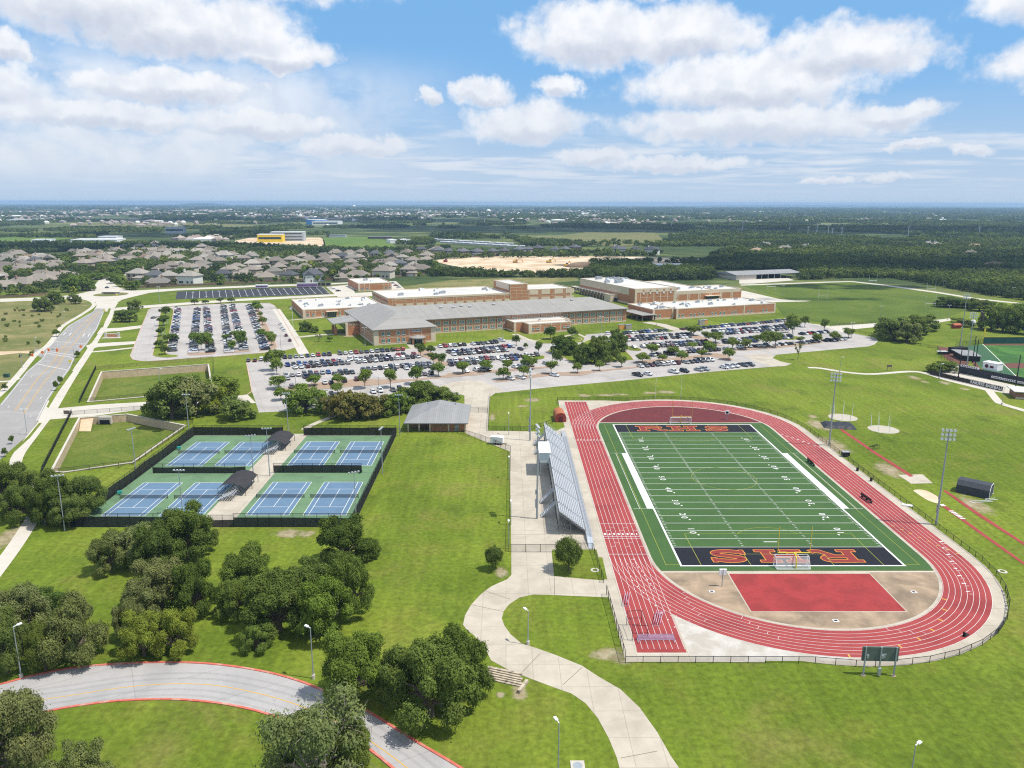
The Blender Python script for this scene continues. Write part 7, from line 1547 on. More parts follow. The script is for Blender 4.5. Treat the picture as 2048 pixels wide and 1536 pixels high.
carrow(c5(50, 893), c5(1255, 810), 'front row below the hip roofed wing lawn', .97); carrow(c5(1640, 782), c6(470, 738), 'front row below the long wing lawn', .97)
cars_at([((497, 721), 'grey', 'sedan', 1.8), ((510, 721), 'maroon', 'sedan', 1.8), ((523, 719), 'white', 'suv', 1.8)], 'short row at the far left lot corner')
carrow(c5(80, 970), c5(1370, 860), 'second row of the west main lot', .9); carrow(c5(95, 1002), c5(1410, 886), 'third row of the west main lot', .86)
carrow(c6(-10, 838), c6(640, 778), 'second row below the long wing'); carrow(c6(40, 862), c6(720, 808), 'third row below the long wing', .95)
carrow(c5(65, 1080), c5(1525, 962), 'fourth row of the west main lot', .88); carrow(c5(75, 1106), c5(740, 1045), 'fifth row of the west main lot', .9); carrow(c5(860, 1035), c5(1530, 985), 'fifth row beyond the mid lot gap', .5)
carrow(c6(0, 935), c6(890, 868), 'fourth row below the long wing', .9); carrow(c6(10, 965), c6(310, 945), 'fifth row below the long wing'); carrow(c6(540, 918), c6(670, 908), 'fifth row near the tree island')
carrow(c6(665, 990), c6(985, 955), 'row beside the grove drive', .9)
cars_at([(c5(120, 1195), 'grey', 'suv', 1.9), (c5(460, 1155), 'white', 'sedan', 1.9), (c5(525, 1153), 'navy', 'sedan', 1.9), (c5(660, 1135), 'navy', 'suv', 1.9), (c5(785, 1120), 'maroon', 'suv', 1.9), (c5(1425, 1070), 'white', 'sedan', 1.9), (c5(1480, 1066), 'grey', 'sedan', 1.9), (c5(1545, 1056), 'grey', 'suv', 1.9)], 'row along the mulch strip of the west main lot')
cars_at([(c5(530, 1283), 'black', 'suv', -1.2), (c5(955, 1247), 'white', 'sedan', -1.2), (c5(1025, 1237), 'white', 'suv', -1.2), (c5(1157, 1228), 'grey', 'sedan', -1.2), (c5(1230, 1222), 'black', 'suv', -1.2), (c5(445, 1405), 'black', 'sedan', -1.)], 'lowest row behind the tennis grove')
cars_at([(c6(165, 1035), 'white', 'sedan', 2.), (c6(268, 1022), 'white', 'suv', 2.), (c6(332, 1022), 'silver', 'suv', 2.), (c6(390, 1018), 'grey', 'sedan', 2.)], 'row between the plaza mulch trees')
cars_at([(c6(615, 1112), 'white', 'sedan', -.75), (c6(725, 1102), 'white', 'sedan', -.75), (c6(1072, 1077), 'white', 'sedan', -.75), (c6(1625, 650), 'white', 'suv', .3), (c6(527, 722), 'white', 'suv', -.6)], 'loose cars along the front drive')
carrow(c7(0, 650), c7(500, 612), 'front row beside the wide entrance walk', .97); cars_at([(c7(640, 605), 'maroon', 'sedan', 2.), (c7(685, 602), 'maroon', 'suv', 2.)], 'pair at the wide entrance walk')
carrow(c7(825, 592), c7(1735, 512), 'front row below the east block lawn', .96)
carrow(c7(50, 690), c7(715, 652), 'second row of the east lot left half', .92); carrow(c7(80, 716), c7(710, 682), 'third row of the east lot left half', .95); carrow(c7(965, 628), c7(1690, 572), 'second row of the east lot right half', .94); carrow(c7(1010, 655), c7(1690, 604), 'third row of the east lot right half', .94)
carrow(c7(270, 770), c7(880, 728), 'fourth row of the east lot left half', .9); carrow(c7(140, 788), c7(860, 758), 'fifth row of the east lot left half', .85); carrow(c7(1065, 718), c7(1740, 668), 'fourth row of the east lot right half', .9); carrow(c7(1080, 742), c7(1740, 690), 'fifth row of the east lot right half', .85)
carrow(c7(340, 868), c7(570, 848), 'tree shaded row of the east lot', .9); carrow(c7(650, 838), c7(1085, 808), 'tree shaded row near the lone tree', .9); carrow(c7(1225, 788), c7(1500, 768), 'row right of the lone tree', .9); carrow(c7(1600, 765), c7(1850, 742), 'row by the dead looking tree', .9); carrow(c7(1890, 738), c7(2010, 728), 'row end by the dead looking tree', 1)
F_ = lambda s: [(x.split()[0], x.split()[1]) for x in s.split(',')]
carrow(c7(212, 982), c7(585, 950), 'near row beside the front drive', 1, n=8, fixed=F_('white sedan,grey sedan,maroon sedan,grey suv,white suv,white suv,white suv,maroon suv'))
carrow(c7(675, 943), c7(930, 920), 'near row right of the tree gap', 1, n=6, fixed=F_('silver sedan,grey sedan,navy sedan,grey suv,silver suv,white suv'))
for lst in ([(c7(180, 1075), 'black', 'pickup'), (c7(285, 1065), 'white', 'sedan')], [(c7(548, 1043), 'white', 'pickup'), (c7(660, 1037), 'black', 'suv')], [(c7(806, 1022), 'silver', 'sedan'), (c7(864, 1016), 'silver', 'pickup')], [(c7(1066, 997), 'white', 'sedan'), (c7(1120, 990), 'white', 'suv'), (c7(1172, 983), 'white', 'pickup')], [(c7(1262, 975), 'grey', 'pickup'), (c7(1325, 970), 'grey', 'pickup')]):
    cars_at([(p, c, k, -.92) for p, c, k in lst], 'nearest kerb row, group %s' % {180: 'leftmost', 548: 'second', 806: 'third', 1066: 'fourth', 1262: 'rightmost'}[round((lst[0][0][0]-1240)*5.12)])
carrow(c4(385, 1000), c4(570, 985), 'short east end row', .95); carrow(c4(400, 1066), c4(495, 1056), 'east end row under the oak', 1); carrow(c4(560, 1050), c4(725, 1036), 'last row at the east loop', .9)
carrow(w4(460, 335), w4(385, 870), 'first column of the west lot', .8); carrow(w4(690, 345), w4(640, 880), 'second column of the west lot', .8); carrow(w4(800, 335), w4(850, 860), 'third column of the west lot', .92)
carrow(w4(1005, 310), w4(1075, 860), 'fourth column of the west lot', .92); carrow(w4(1110, 300), w4(1255, 830), 'fifth column of the west lot', .85); carrow(w4(1310, 300), w4(1510, 830), 'sixth column of the west lot', .88)
cars_at([(w4(165, 455), 'grey', 'sedan', 1.3), (w4(1690, 530), 'white', 'suv', 1.9), (w4(1712, 578), 'white', 'suv', 1.9), (w4(1735, 603), 'white', 'suv', 1.9), (w4(1760, 667), 'maroon', 'sedan', 1.9), (w4(1805, 727), 'maroon', 'sedan', 1.9)], 'drop-off lane by the flagpole')
cars_at([(c2(640, 692), 'white', 'sedan', .4), (c2(665, 703), 'white', 'suv', .4), (c2(695, 715), 'black', 'sedan', .4), (c2(820, 692), 'white', 'pickup', .4), (c2(1125, 655), 'silver', 'suv', .4), (c2(1150, 672), 'maroon', 'sedan', .4), (c2(1172, 687), 'silver', 'sedan', .4)], 'staff yard by the detached block')
cars_at([(w6(1300, 480), 'black', 'suv', 1.5), (w6(1290, 572), 'navy', 'sedan', 1.5), (w6(950, 357), 'black', 'sedan', .2), (w6(915, 385), 'grey', 'sedan', .2), (w6(830, 292), 'white', 'suv', .2), (w6(890, 295), 'white', 'sedan', .2)], 'streets behind the roundabout')
struct('lot_stall_lines', STALL, mat('faded_stall_paint', (.58, .57, .55), .9, .1, 1))
CARS.sort(key=lambda c: c[0]**2+c[1]**2)
for i, (x, y, h, cn, c, k, where, j) in enumerate(CARS[:300]):
    near = i < 70; bm_, gm_, (wx, wr) = CARM[(k, not near)]
    o = put('parked_car' if k != 'pickup' else 'pickup_truck', bm_, None, (x, y, .03)); o.rotation_euler = (0, 0, h); o.color = c+(1,); o.scale = (1.05, 1.05, 1.08)
    tag(o, '%s %s, %s from left, %s' % (cn, k, nth(j), where), 'pickup' if k == 'pickup' else 'car', 'cars parked around the school')
    put('windows', gm_, o)
    if near:
        for sx in (-wx, wx):
            for s in (-.8, .8): w_ = put('wheel', WHEEL, o, (sx, s, wr)); w_.scale = (wr, 1, wr); put('rim', RIM, w_)
far_cars = MB()
for (x, y, h, cn, c, k, where, j) in CARS[300:]:
    b = MB(); cc = [q[0] for q in CARCOL].index(cn)
    if k == 'sedan': hull(b, [(-2.32, .3, .9, .85), (-1.2, .24, 1., .9), (1., .24, .96, .9), (2.35, .3, .75, .82)], cc); frus(b, -1.75, 1.15, .82, .96, -1.05, .35, .62, 1.4, 10, False); b.box((-.35, 0, 1.42), (1.45, 1.28, .06), mi=cc)
    else: hull(b, [(-2.35, .35, 1.08, .9), (1., .28, 1.1, .94), (2.36, .36, .9, .85)], cc); frus(b, -2.22 if k == 'suv' else -.6, 1.1, .86, 1.09, -1.9 if k == 'suv' else -.5, .45, .7, 1.66, 10, False); b.box((-.7 if k == 'suv' else 0, 0, 1.69), (2.4 if k == 'suv' else 1., 1.45, .08), mi=cc)
    R_ = Matrix.Translation((x, y, .02)) @ Matrix.Rotation(h, 4, 'Z'); far_cars.v, far_cars.f, far_cars.m = far_cars.v, far_cars.f, far_cars.m
    o_ = len(far_cars.v); far_cars.v += [tuple(R_ @ Vector(v)) for v in b.v]; far_cars.f += [tuple(i_+o_ for i_ in f) for f in b.f]; far_cars.m += b.m
def plain_paint(n_, c):
    m = mat('paint_'+n_, c, .3, 0, spec=.5); return m
fo = far_cars.build('distant_cars', [plain_paint(n_, c) for n_, c, w_ in CARCOL]+[CARGLASS]); tag(fo, 'mass of farther parked cars in the back rows of the school lots', 'cars', kind='stuff')

# ------------------------------------------------------------------ trees
def leaf_mat(name, tint=(1, 1, 1), obj=True, base=(.06, .085, .022)):
    m = bpy.data.materials.new(name); m.use_nodes = True; N = NT(m.node_tree); b = N.n['Principled BSDF']; out = N.n['Material Output']
    P = N.new('ShaderNodeTexCoord').outputs['Object'] if obj else N.new('ShaderNodeNewGeometry').outputs['Position']
    c = N.new('ShaderNodeObjectInfo').outputs['Color'] if obj else base+(1,)
    n1_, n2_ = N.noise(P, .45 if obj else .03, 3, .6), N.noise(P, 2.6 if obj else .25, 2, .6)
    f = N.math('MULTIPLY', N.ramp(n1_, .3, .7, .72, 1.3, False), N.ramp(n2_, .3, .7, .78, 1.25, False)); c = N.mix(1., c, N.comb(f, f, N.math('MULTIPLY', f, .95)), 'MULTIPLY')
    if not obj:
        c = N.mix(N.ramp(N.noise(P, .006, 5, .6), .38, .64), N.mix(1., c, (.72, .78, .85, 1), 'MULTIPLY'), N.mix(1., c, (1.75, 1.65, 1.25, 1), 'MULTIPLY'))
    c = N.mix(N.math('MULTIPLY', N.ramp(N.noise(P, .9 if obj else .012, 4, .6), .55, .75), .45), c, N.mix(1., c, (1.5, 1.25, .8, 1), 'MULTIPLY'))
    N.put(b.inputs['Base Color'], c); b.inputs['Roughness'].default_value = .8; b.inputs['Specular IOR Level'].default_value = .06
    tr = N.new('ShaderNodeBsdfTranslucent'); N.put(tr.inputs['Color'], N.mix(1., c, (1.2, 1.35, .6, 1), 'MULTIPLY')); mx = N.new('ShaderNodeMixShader'); mx.inputs[0].default_value = .28
    N.l.new(b.outputs[0], mx.inputs[1]); N.l.new(tr.outputs[0], mx.inputs[2]); N.l.new(mx.outputs[0], out.inputs['Surface']); return m
LEAF = leaf_mat('tree_leaves'); WOODS = leaf_mat('woodland_canopy', obj=False, base=(.070, .095, .031))
def quads(C, Nrm, S, rng):
    """rhombic leaf sprays at points C facing Nrm with size S"""
    n = len(C); r = rng.normal(size=(n, 3)); t = np.cross(Nrm, r); t /= np.linalg.norm(t, axis=1, keepdims=True)+1e-9; b = np.cross(Nrm, t); S = np.asarray(S).reshape(-1, 1)
    V = np.empty((n, 4, 3)); V[:, 0] = C+t*S; V[:, 1] = C+b*S*.62; V[:, 2] = C-t*S; V[:, 3] = C-b*S*.62; return V.reshape(-1, 3)
def quad_mesh(name, V, m):
    n = len(V)//4; me = bpy.data.meshes.new(name); me.vertices.add(len(V)); me.vertices.foreach_set('co', V.astype(np.float32).ravel()); me.loops.add(len(V)); me.loops.foreach_set('vertex_index', np.arange(len(V), dtype=np.int32))
    me.polygons.add(n); me.polygons.foreach_set('loop_start', np.arange(0, len(V), 4, dtype=np.int32)); me.materials.append(m); me.update(calc_edges=True); me.validate(); return me
def lobe_pts(lobes, n, rng, core=.5):
    w_ = np.array([l[3]*l[4] for l in lobes])**1.0; w_ /= w_.sum(); k = rng.choice(len(lobes), n, p=w_); L = np.array(lobes)[k]
    d = rng.normal(size=(n, 3)); d[:, 2] = np.abs(d[:, 2])*np.where(rng.random(n) < .78, 1, -1); d /= np.linalg.norm(d, axis=1, keepdims=True)
    rr = core+(1-core)*rng.random(n)**.6; rr *= 1+.18*np.sin(d[:, 0]*7+k)*np.sin(d[:, 1]*6+k*2)
    rr = rr*np.where(rng.random(n) < .09, rng.uniform(1.05, 1.38, n), 1.); C = L[:, :3]+d*rr[:, None]*L[:, [3, 3, 4]]; N_ = d*.95+rng.normal(size=(n, 3))*.38+np.array([.12, -.03, .28]); N_ /= np.linalg.norm(N_, axis=1, keepdims=True); return C, N_
def oak(seed, n, size, nl=13, bare=0.):
    rng = np.random.default_rng(seed); lobes = [(0, 0, 4.8, 2.4, 2.)]; lim = []
    for i in range(nl):
        a = i*2.4+rng.uniform(-.4, .4); r = rng.uniform(1.2, 4.); z = 6.3-.42*r+rng.uniform(-1.9, 1.3); s = rng.uniform(.85, 1.7)
        lobes.append((r*math.cos(a), r*math.sin(a), z, s, s*.85))
    for i in range(13):
        a = i*2.4+rng.uniform(-.5, .5); r = rng.uniform(2.6, 4.3); lobes.append((r*math.cos(a), r*math.sin(a), rng.uniform(1.3, 3.6), rng.uniform(.9, 1.5), rng.uniform(.9, 1.3)))
    C, N_ = lobe_pts(lobes, n, rng, .45); C[:, 2] = np.maximum(C[:, 2], .35+rng.random(n)*.9)
    cr = quad_mesh('crown', quads(C, N_, size*rng.uniform(.6, 1.3, n), rng), LEAF)
    t = MB(); t.tube((0, 0, -.2), (.1, .05, 1.5), .42, .33, 8); fork = Vector((.1, .05, 1.4))
    for l in lobes[1:nl+1][::2]+lobes[nl+1:]:
        e = Vector(l[:3]); m_ = fork.lerp(e, .5)+Vector((0, 0, .5)); t.tube(fork, m_, .2, .13, 6); t.tube(m_, e, .13, .04, 5)
        if bare:
            for k in range(9):
                q_ = e+Vector(rng.normal(size=3)*l[3]*.75); q_.z = max(q_.z, 2); t.tube(m_.lerp(e, .6), q_, .05, .015, 4); t.tube(q_, q_+Vector(rng.normal(size=3))*.6, .02, .01, 3)
    return cr, t.mesh('trunk', M['bark'] if not bare else mat('bleached_branches', (.30, .26, .23), .9, .2, 2))
def round_tree(seed, n, size, hgt_=1., open_=.35):
    rng = np.random.default_rng(seed); lobes = [(0, 0, 5.4, 2.5, 2.6*hgt_)]
    for i in range(8): a = i*2.4; r = rng.uniform(1.5, 3.); lobes.append((r*math.cos(a), r*math.sin(a), rng.uniform(3.8, 6.6), rng.uniform(1.2, 1.8), rng.uniform(1.1, 1.6)))
    C, N_ = lobe_pts(lobes, n, rng, open_); cr = quad_mesh('crown', quads(C, N_, size*rng.uniform(.6, 1.3, n), rng), LEAF)
    t = MB(); t.tube((0, 0, -.2), (0, 0, 3.2), .2, .15, 6)
    for l in lobes[1:]: t.tube((0, 0, 2.6), l[:3], .1, .03, 4)
    return cr, t.mesh('trunk', M['bark'])
def ball_tree(seed, n, size):
    rng = np.random.default_rng(seed); lobes = [(0, 0, 4.4, 3.6, 3.3)]+[(3.*math.cos(i*2.4), 3.*math.sin(i*2.4), rng.uniform(2., 6.), rng.uniform(1.3, 2.), rng.uniform(1.2, 1.9)) for i in range(9)]
    C, N_ = lobe_pts(lobes, n, rng, .55); C[:, 2] = np.maximum(C[:, 2], .7+rng.random(n)*.5); t = MB(); t.tube((0, 0, -.2), (0, 0, 3.2), .25, .18, 6)
    for l in lobes[1:]: t.tube((0, 0, 2.2), l[:3], .1, .03, 4)
    return quad_mesh('crown', quads(C, N_, size*rng.uniform(.6, 1.3, n), rng), LEAF), t.mesh('trunk', M['bark'])
def sparse_tree(seed, n, size):
    rng = np.random.default_rng(seed); t = MB(); t.tube((0, 0, -.2), (0, 0, 3.5), .26, .18, 6); E = []
    for i in range(11):
        a = i*2.4; e = Vector((3.2*math.cos(a)*rng.uniform(.5, 1.2), 3.2*math.sin(a)*rng.uniform(.5, 1.2), rng.uniform(4.5, 8.6))); t.tube((0, 0, rng.uniform(2.2, 3.5)), e, .11, .03, 4); E.append(e)
        for k in range(4): t.tube(e, e+Vector(rng.normal(size=3))*.9, .035, .012, 3)
    C, N_ = lobe_pts([(e.x, e.y, e.z, 1.1, .9) for e in E], n, rng, .1); return quad_mesh('crown', quads(C, N_, size*rng.uniform(.6, 1.3, n), rng), LEAF), t.mesh('trunk', M['bark'])
def shrub(seed, n, size):
    rng = np.random.default_rng(seed); lobes = [(0, 0, 2., 3., 2.)]+[(2.6*math.cos(i*2.4), 2.6*math.sin(i*2.4), rng.uniform(1, 3), 1.5, 1.3) for i in range(5)]; C, N_ = lobe_pts(lobes, n, rng, .4); C[:, 2] = np.maximum(C[:, 2], .15)
    return quad_mesh('crown', quads(C, N_, size*rng.uniform(.6, 1.3, n), rng), LEAF), MB().tube((0, 0, -.1), (0, 0, 1.5), .2, .1, 5).mesh('trunk', M['bark'])
# prototypes are 10 m wide; heights: oak 7.6, round 8, sparse 9, shrub 4
KIND = {'oak': ([oak(s, 36000, .125) for s in (1, 2, 3, 4, 5)], 7.6), 'dry_oak': ([oak(9, 20000, .13, bare=1)], 7.6), 'midoak': ([oak(s, 5200, .29) for s in (11, 12, 13, 14)], 7.6), 'round': ([ball_tree(s, 15000, .17) for s in (21, 22)], 8.),
        'lot': ([round_tree(s, 1900, .38, 1., .3) for s in (31, 32, 33, 34)], 8.), 'sparse': ([sparse_tree(41, 420, .42), sparse_tree(42, 420, .42)], 9.), 'shrub': ([shrub(51, 500, .5), shrub(52, 500, .5)], 4.), 'yard': ([round_tree(s, 260, 1.0, 1., .4) for s in (61, 62, 63)]+[oak(s, 260, 1.1, 9) for s in (64, 65)], 8.)}
TN = {'oak': 'live_oak', 'dry_oak': 'live_oak', 'midoak': 'live_oak', 'round': 'young_tree', 'lot': 'shade_tree', 'sparse': 'bare_tree', 'shrub': 'shrub', 'yard': 'yard_tree'}
trng = random.Random(8)
GREEN = {'oak': (.122, .164, .038), 'grey': (.162, .186, .068), 'lime': (.215, .25, .036), 'deep': (.092, .135, .029), 'mid': (.132, .188, .036), 'bronze': (.175, .165, .05), 'violet': (.18, .15, .155)}
def tree(kind, px, py, w_m, h_m, label, col='oak', group=None, cat=None, pos=None):
    b = pos if pos is not None else G(px, py); v, H0 = KIND[kind]; cr, tk = trng.choice(v)
    t = thing(TN[kind], label, cat or ('shrub' if kind == 'shrub' else 'tree'), (b.x, b.y, 0), trng.uniform(0, 6.28), group); t.scale = (w_m/10, w_m/10, h_m/H0)
    put('trunk', tk, t); c = put('crown', cr, t); k = trng.uniform(.88, 1.14); g = GREEN[col]; c.color = (g[0]*k*trng.uniform(.94, 1.06), g[1]*k, g[2]*k*trng.uniform(.9, 1.15), 1); return t
def oaks(lst, where, kind='oak', group='live oaks near the courts and drives'):
    """(base x, base y, width px, top y, colour)"""
    words = {'oak': 'dark green', 'grey': 'greyish green', 'lime': 'yellow green', 'deep': 'deep green', 'mid': 'fresh green', 'bronze': 'bronze tinged'}
    for i, (px, py, w_, ty, col) in enumerate(sorted(lst)):
        tree(kind, px, py, w_/scl(px, py)*.87, rise(px, py, ty)*.97, '%s oak, %s from left, %s' % (words[col], nth(i), where), col, group)
oaks([(372, 1118, 140, 1004, 'oak'), (268, 1128, 120, 1048, 'grey'), (322, 1140, 115, 1040, 'deep'), (222, 1143, 95, 1062, 'grey'), (408, 1105, 70, 1030, 'oak')], 'in the clump below the left tennis courts')
oaks([(325, 1215, 150, 1110, 'grey'), (392, 1230, 105, 1112, 'deep'), (290, 1245, 100, 1150, 'grey'), (290, 1312, 115, 1218, 'lime'), (352, 1308, 100, 1205, 'lime'), (262, 1280, 70, 1195, 'grey')], 'in the middle clump above the looping drive')
oaks([(500, 1190, 130, 1090, 'mid'), (692, 1125, 135, 1030, 'deep'), (700, 1230, 115, 1098, 'oak'), (560, 1262, 170, 1140, 'oak'), (652, 1272, 140, 1145, 'mid'), (512, 1300, 75, 1244, 'mid'), (620, 1205, 130, 1120, 'oak'), (470, 1235, 90, 1150, 'oak'), (735, 1118, 60, 1075, 'deep')], 'in the big central grove above the looping drive')
oaks([(45, 1290, 140, 1160, 'grey'), (150, 1325, 145, 1188, 'grey'), (15, 1345, 110, 1210, 'oak'), (98, 1255, 100, 1178, 'deep'), (92, 1340, 80, 1235, 'oak')], 'in the left edge clump above the looping drive')
oaks([(712, 1395, 172, 1258, 'mid'), (862, 1432, 215, 1262, 'oak'), (925, 1400, 150, 1245, 'oak'), (800, 1412, 110, 1290, 'oak')], 'between the looping drive and the winding path')
oaks([(36, 1560, 180, 1368, 'grey'), (165, 1600, 150, 1478, 'grey'), (-30, 1530, 110, 1420, 'oak')], 'inside the loop at the lower left corner')
tree('dry_oak', 632, 1590, 215/scl(632, 1590), rise(632, 1590, 1392), 'large greyish oak with pale bare branches at the bottom of the drive', 'grey'); tree('oak', 700, 1560, 110/scl(700, 1560), rise(700, 1560, 1440), 'dark green oak beside the bare branched one at the bottom drive', 'oak', 'live oaks near the courts and drives')
tree('round', 988, 1140, 42/scl(988, 1140), rise(988, 1140, 1090), 'small round young tree beside the plaza gate', 'deep'); tree('round', 1137, 1142, 64/scl(1137, 1142), rise(1137, 1142, 1072), 'dense round dark tree at the lower end of the bleachers', 'deep')
oaks([(15, 1005, 110, 912, 'oak'), (70, 1010, 90, 930, 'oak'), (118, 1042, 105, 945, 'deep'), (172, 1030, 95, 942, 'oak'), (40, 1045, 80, 960, 'oak'), (92, 1050, 70, 975, 'deep'), (140, 1052, 90, 985, 'oak')], 'around the bottom left pavement')
oaks([(318, 832, 70, 772, 'oak'), (345, 838, 110, 755, 'oak'), (392, 830, 105, 750, 'grey'), (370, 815, 80, 748, 'oak'), (445, 800, 85, 750, 'mid'), (472, 838, 90, 790, 'oak'), (430, 825, 70, 765, 'lime'), (462, 790, 45, 752, 'mid')], 'between the detention ponds and the lot', 'midoak')
oaks([(612, 824, 105, 766, 'mid'), (690, 838, 80, 782, 'bronze'), (715, 838, 85, 776, 'bronze'), (745, 835, 70, 785, 'bronze'), (772, 830, 60, 788, 'mid'), (668, 830, 60, 790, 'bronze'), (800, 826, 60, 782, 'mid'), (830, 815, 80, 765, 'oak'), (858, 808, 80, 768, 'oak'), (890, 808, 70, 775, 'oak'), (845, 800, 70, 760, 'deep')], 'behind the upper tennis courts and restrooms', 'midoak')
oaks([(1788, 680, 85, 632, 'oak'), (1828, 668, 70, 632, 'oak'), (1848, 660, 70, 628, 'oak'), (1812, 684, 70, 640, 'grey'), (1772, 672, 60, 638, 'oak')], 'in the broad clump beside the gate road', 'midoak')
oaks([(1890, 614, 50, 592, 'deep'), (1910, 614, 55, 592, 'deep'), (1935, 616, 55, 594, 'oak'), (1958, 622, 50, 598, 'oak'), (1975, 622, 40, 600, 'oak')], 'in the dark line right of the practice field', 'midoak')
oaks([(1982, 660, 60, 612, 'oak'), (2005, 664, 60, 615, 'oak'), (2030, 666, 60, 612, 'oak'), (2050, 668, 60, 620, 'oak'), (2010, 640, 70, 605, 'mid'), (2040, 640, 70, 600, 'mid'), (1925, 652, 55, 636, 'oak'), (2060, 650, 70, 610, 'oak')], 'in the stand behind the baseball outfield', 'midoak')
oaks([(1895, 742, 60, 722, 'oak'), (1872, 745, 50, 724, 'oak')], 'scrubby pair by the baseball plaza', 'midoak')
def lots(lst, cf, where, kind='lot', group='shade trees in the car parks', col='mid', yscale=1.):
    pts = sorted([(cf(a, b), cf(a, c)[1], w_) for a, b, c, w_ in lst])
    for i, (p, ty, w_) in enumerate(pts):
        s = scl(*p); h = max(rise(p[0], p[1], ty), 3.); tree(kind, p[0], p[1], (w_/{id(c5): 5.12, id(c6): 5.12, id(c7): 5.12, id(w4): 6.0235, id(w6): 6.0235, id(c4): 3.737, id(c2): 3.9385, id(w7): 6.0235}[id(cf)])/s*1.36, h*1.14, '%s shade tree, %s from left, %s' % ({'mid': 'green', 'deep': 'dark green', 'oak': 'dull green', 'lime': 'light green'}[col], nth(i), where), col, group)
lots([(350, 1190, 1085, 150), (595, 1175, 1080, 150), (588, 1265, 1170, 120), (870, 1215, 1045, 160), (1132, 1205, 1035, 145), (1395, 1170, 1000, 150), (1622, 1090, 960, 150), (1868, 1060, 955, 125)], c5, 'on the mulch strip of the west main lot', col='mid')
lots([(1440, 890, 770, 120), (1545, 870, 780, 100), (1570, 965, 860, 110), (1655, 970, 865, 110)], c5, 'on the island between the main lot halves', col='deep')
lots([(1600, 1090, 870, 200), (1650, 1140, 960, 150), (1690, 1000, 865, 130), (1675, 1310, 1170, 220), (1700, 1450, 1310, 180)], w4, 'at the left end of the main lot', col='mid')
lots([(130, 1065, 960, 130), (365, 1040, 935, 150), (590, 1028, 935, 125), (545, 1122, 1015, 150), (800, 1020, 890, 170), (755, 1090, 990, 130), (1035, 1062, 945, 125), (1305, 1055, 960, 105), (1527, 1032, 935, 100), (1755, 995, 890, 110)], c6, 'on the front strip below the pavilion', col='mid')
lots([(905, 868, 750, 90), (1095, 972, 840, 130), (680, 772, 675, 85), (775, 808, 760, 50), (1030, 712, 590, 125), (1250, 700, 595, 115)], c6, 'around the drive in front of the pavilion', col='deep')
lots([(1120, 850, 690, 150), (1190, 858, 700, 190), (1240, 845, 720, 120)], c6, 'in the spreading oak before the grove', 'midoak', col='deep')
lots([(1330, 940, 760, 130), (1400, 960, 780, 150), (1480, 955, 740, 160), (1560, 960, 760, 150), (1650, 930, 740, 150), (1500, 860, 690, 130), (1600, 850, 700, 150), (1700, 840, 650, 130), (1760, 830, 680, 120), (1700, 720, 610, 90), (1400, 880, 760, 120)], c6, 'in the dark grove dividing the lots', 'midoak', col='oak')
lots([(325, 882, 770, 140), (435, 935, 870, 105), (228, 948, 860, 150), (630, 938, 840, 120), (545, 872, 795, 140), (835, 903, 825, 110), (910, 862, 745, 130), (740, 800, 750, 100), (1115, 920, 810, 140)], c7, 'on the front strip of the east lot', col='mid')
lots([(750, 672, 580, 150), (878, 730, 640, 100), (975, 745, 645, 160), (1150, 808, 705, 140), (1285, 815, 720, 130), (1500, 795, 640, 150), (1590, 790, 650, 150), (1400, 740, 670, 90), (1760, 690, 480, 150), (1720, 640, 540, 100), (1890, 585, 480, 90), (1845, 745, 690, 90), (2010, 735, 680, 100)], c7, 'on the inner islands of the east lot', col='oak')
lots([(735, 1030, 965, 90), (553, 985, 900, 70), (628, 1055, 990, 90), (500, 1060, 1005, 80)], c4, 'at the east end loop', col='oak')
tree('sparse', *c7(1820, 920), 22/scl(*c7(1820, 920)), rise(*c7(1820, 920), c7(0, 745)[1]), 'thin half bare tree standing alone on the east lawn', 'bronze')
lots([(660, 300, 235, 95), (790, 292, 245, 85), (970, 282, 220, 90), (1100, 278, 215, 95)], w4, 'on the verge above the west lot', col='deep')
lots([(312, 440, 330, 140), (285, 552, 450, 140), (255, 680, 580, 110), (230, 820, 735, 110), (300, 900, 800, 120), (390, 755, 655, 180)], w4, 'on the green strip of the west lot', col='deep')
lots([(650, 770, 640, 100), (740, 850, 655, 130), (830, 840, 665, 120), (790, 760, 640, 110), (1030, 725, 660, 90), (1140, 705, 620, 110), (1235, 830, 630, 130), (1120, 855, 740, 110), (1190, 760, 660, 110)], w4, 'among the middle columns of the west lot', col='mid')
lots([(1400, 370, 265, 110), (1430, 380, 300, 110), (1450, 445, 390, 80), (1480, 545, 450, 110), (1460, 705, 600, 130), (1560, 740, 630, 120), (1590, 790, 660, 130)], w4, 'on the right mulch strip of the west lot', col='mid')
lots([(290, 620, 510, 110), (345, 620, 530, 90), (420, 630, 560, 85)], w7, 'on the lawn before the low white roofed block', 'midoak', col='oak'); lots([(600, 745, 680, 70)], w7, 'small one on the lawn by the canopy path', col='mid')
tree('sparse', *w7(470, 745), 17/scl(*w7(470, 745)), rise(*w7(470, 745), w7(0, 645)[1]), 'mauve tinged sparse tree on the lawn by the canopy path', 'violet')
lots([(1470, 985, 860, 150), (1560, 985, 855, 150), (1620, 860, 740, 150)], w6, 'on the lawn beside the west lot entrance', 'midoak', col='oak'); lots([(470, 850, 710, 120), (540, 860, 700, 150), (650, 775, 640, 140), (720, 760, 660, 100), (908, 770, 655, 120)], w6, 'in the wild meadow by the roundabout', 'midoak', col='oak')
lots([(830, 630, 480, 140), (920, 620, 430, 170), (1010, 600, 420, 170), (1080, 610, 500, 130), (1150, 480, 400, 140), (1220, 470, 410, 110), (1300, 450, 385, 80)], w6, 'on the roundabout corner of the estate', 'midoak', col='mid')
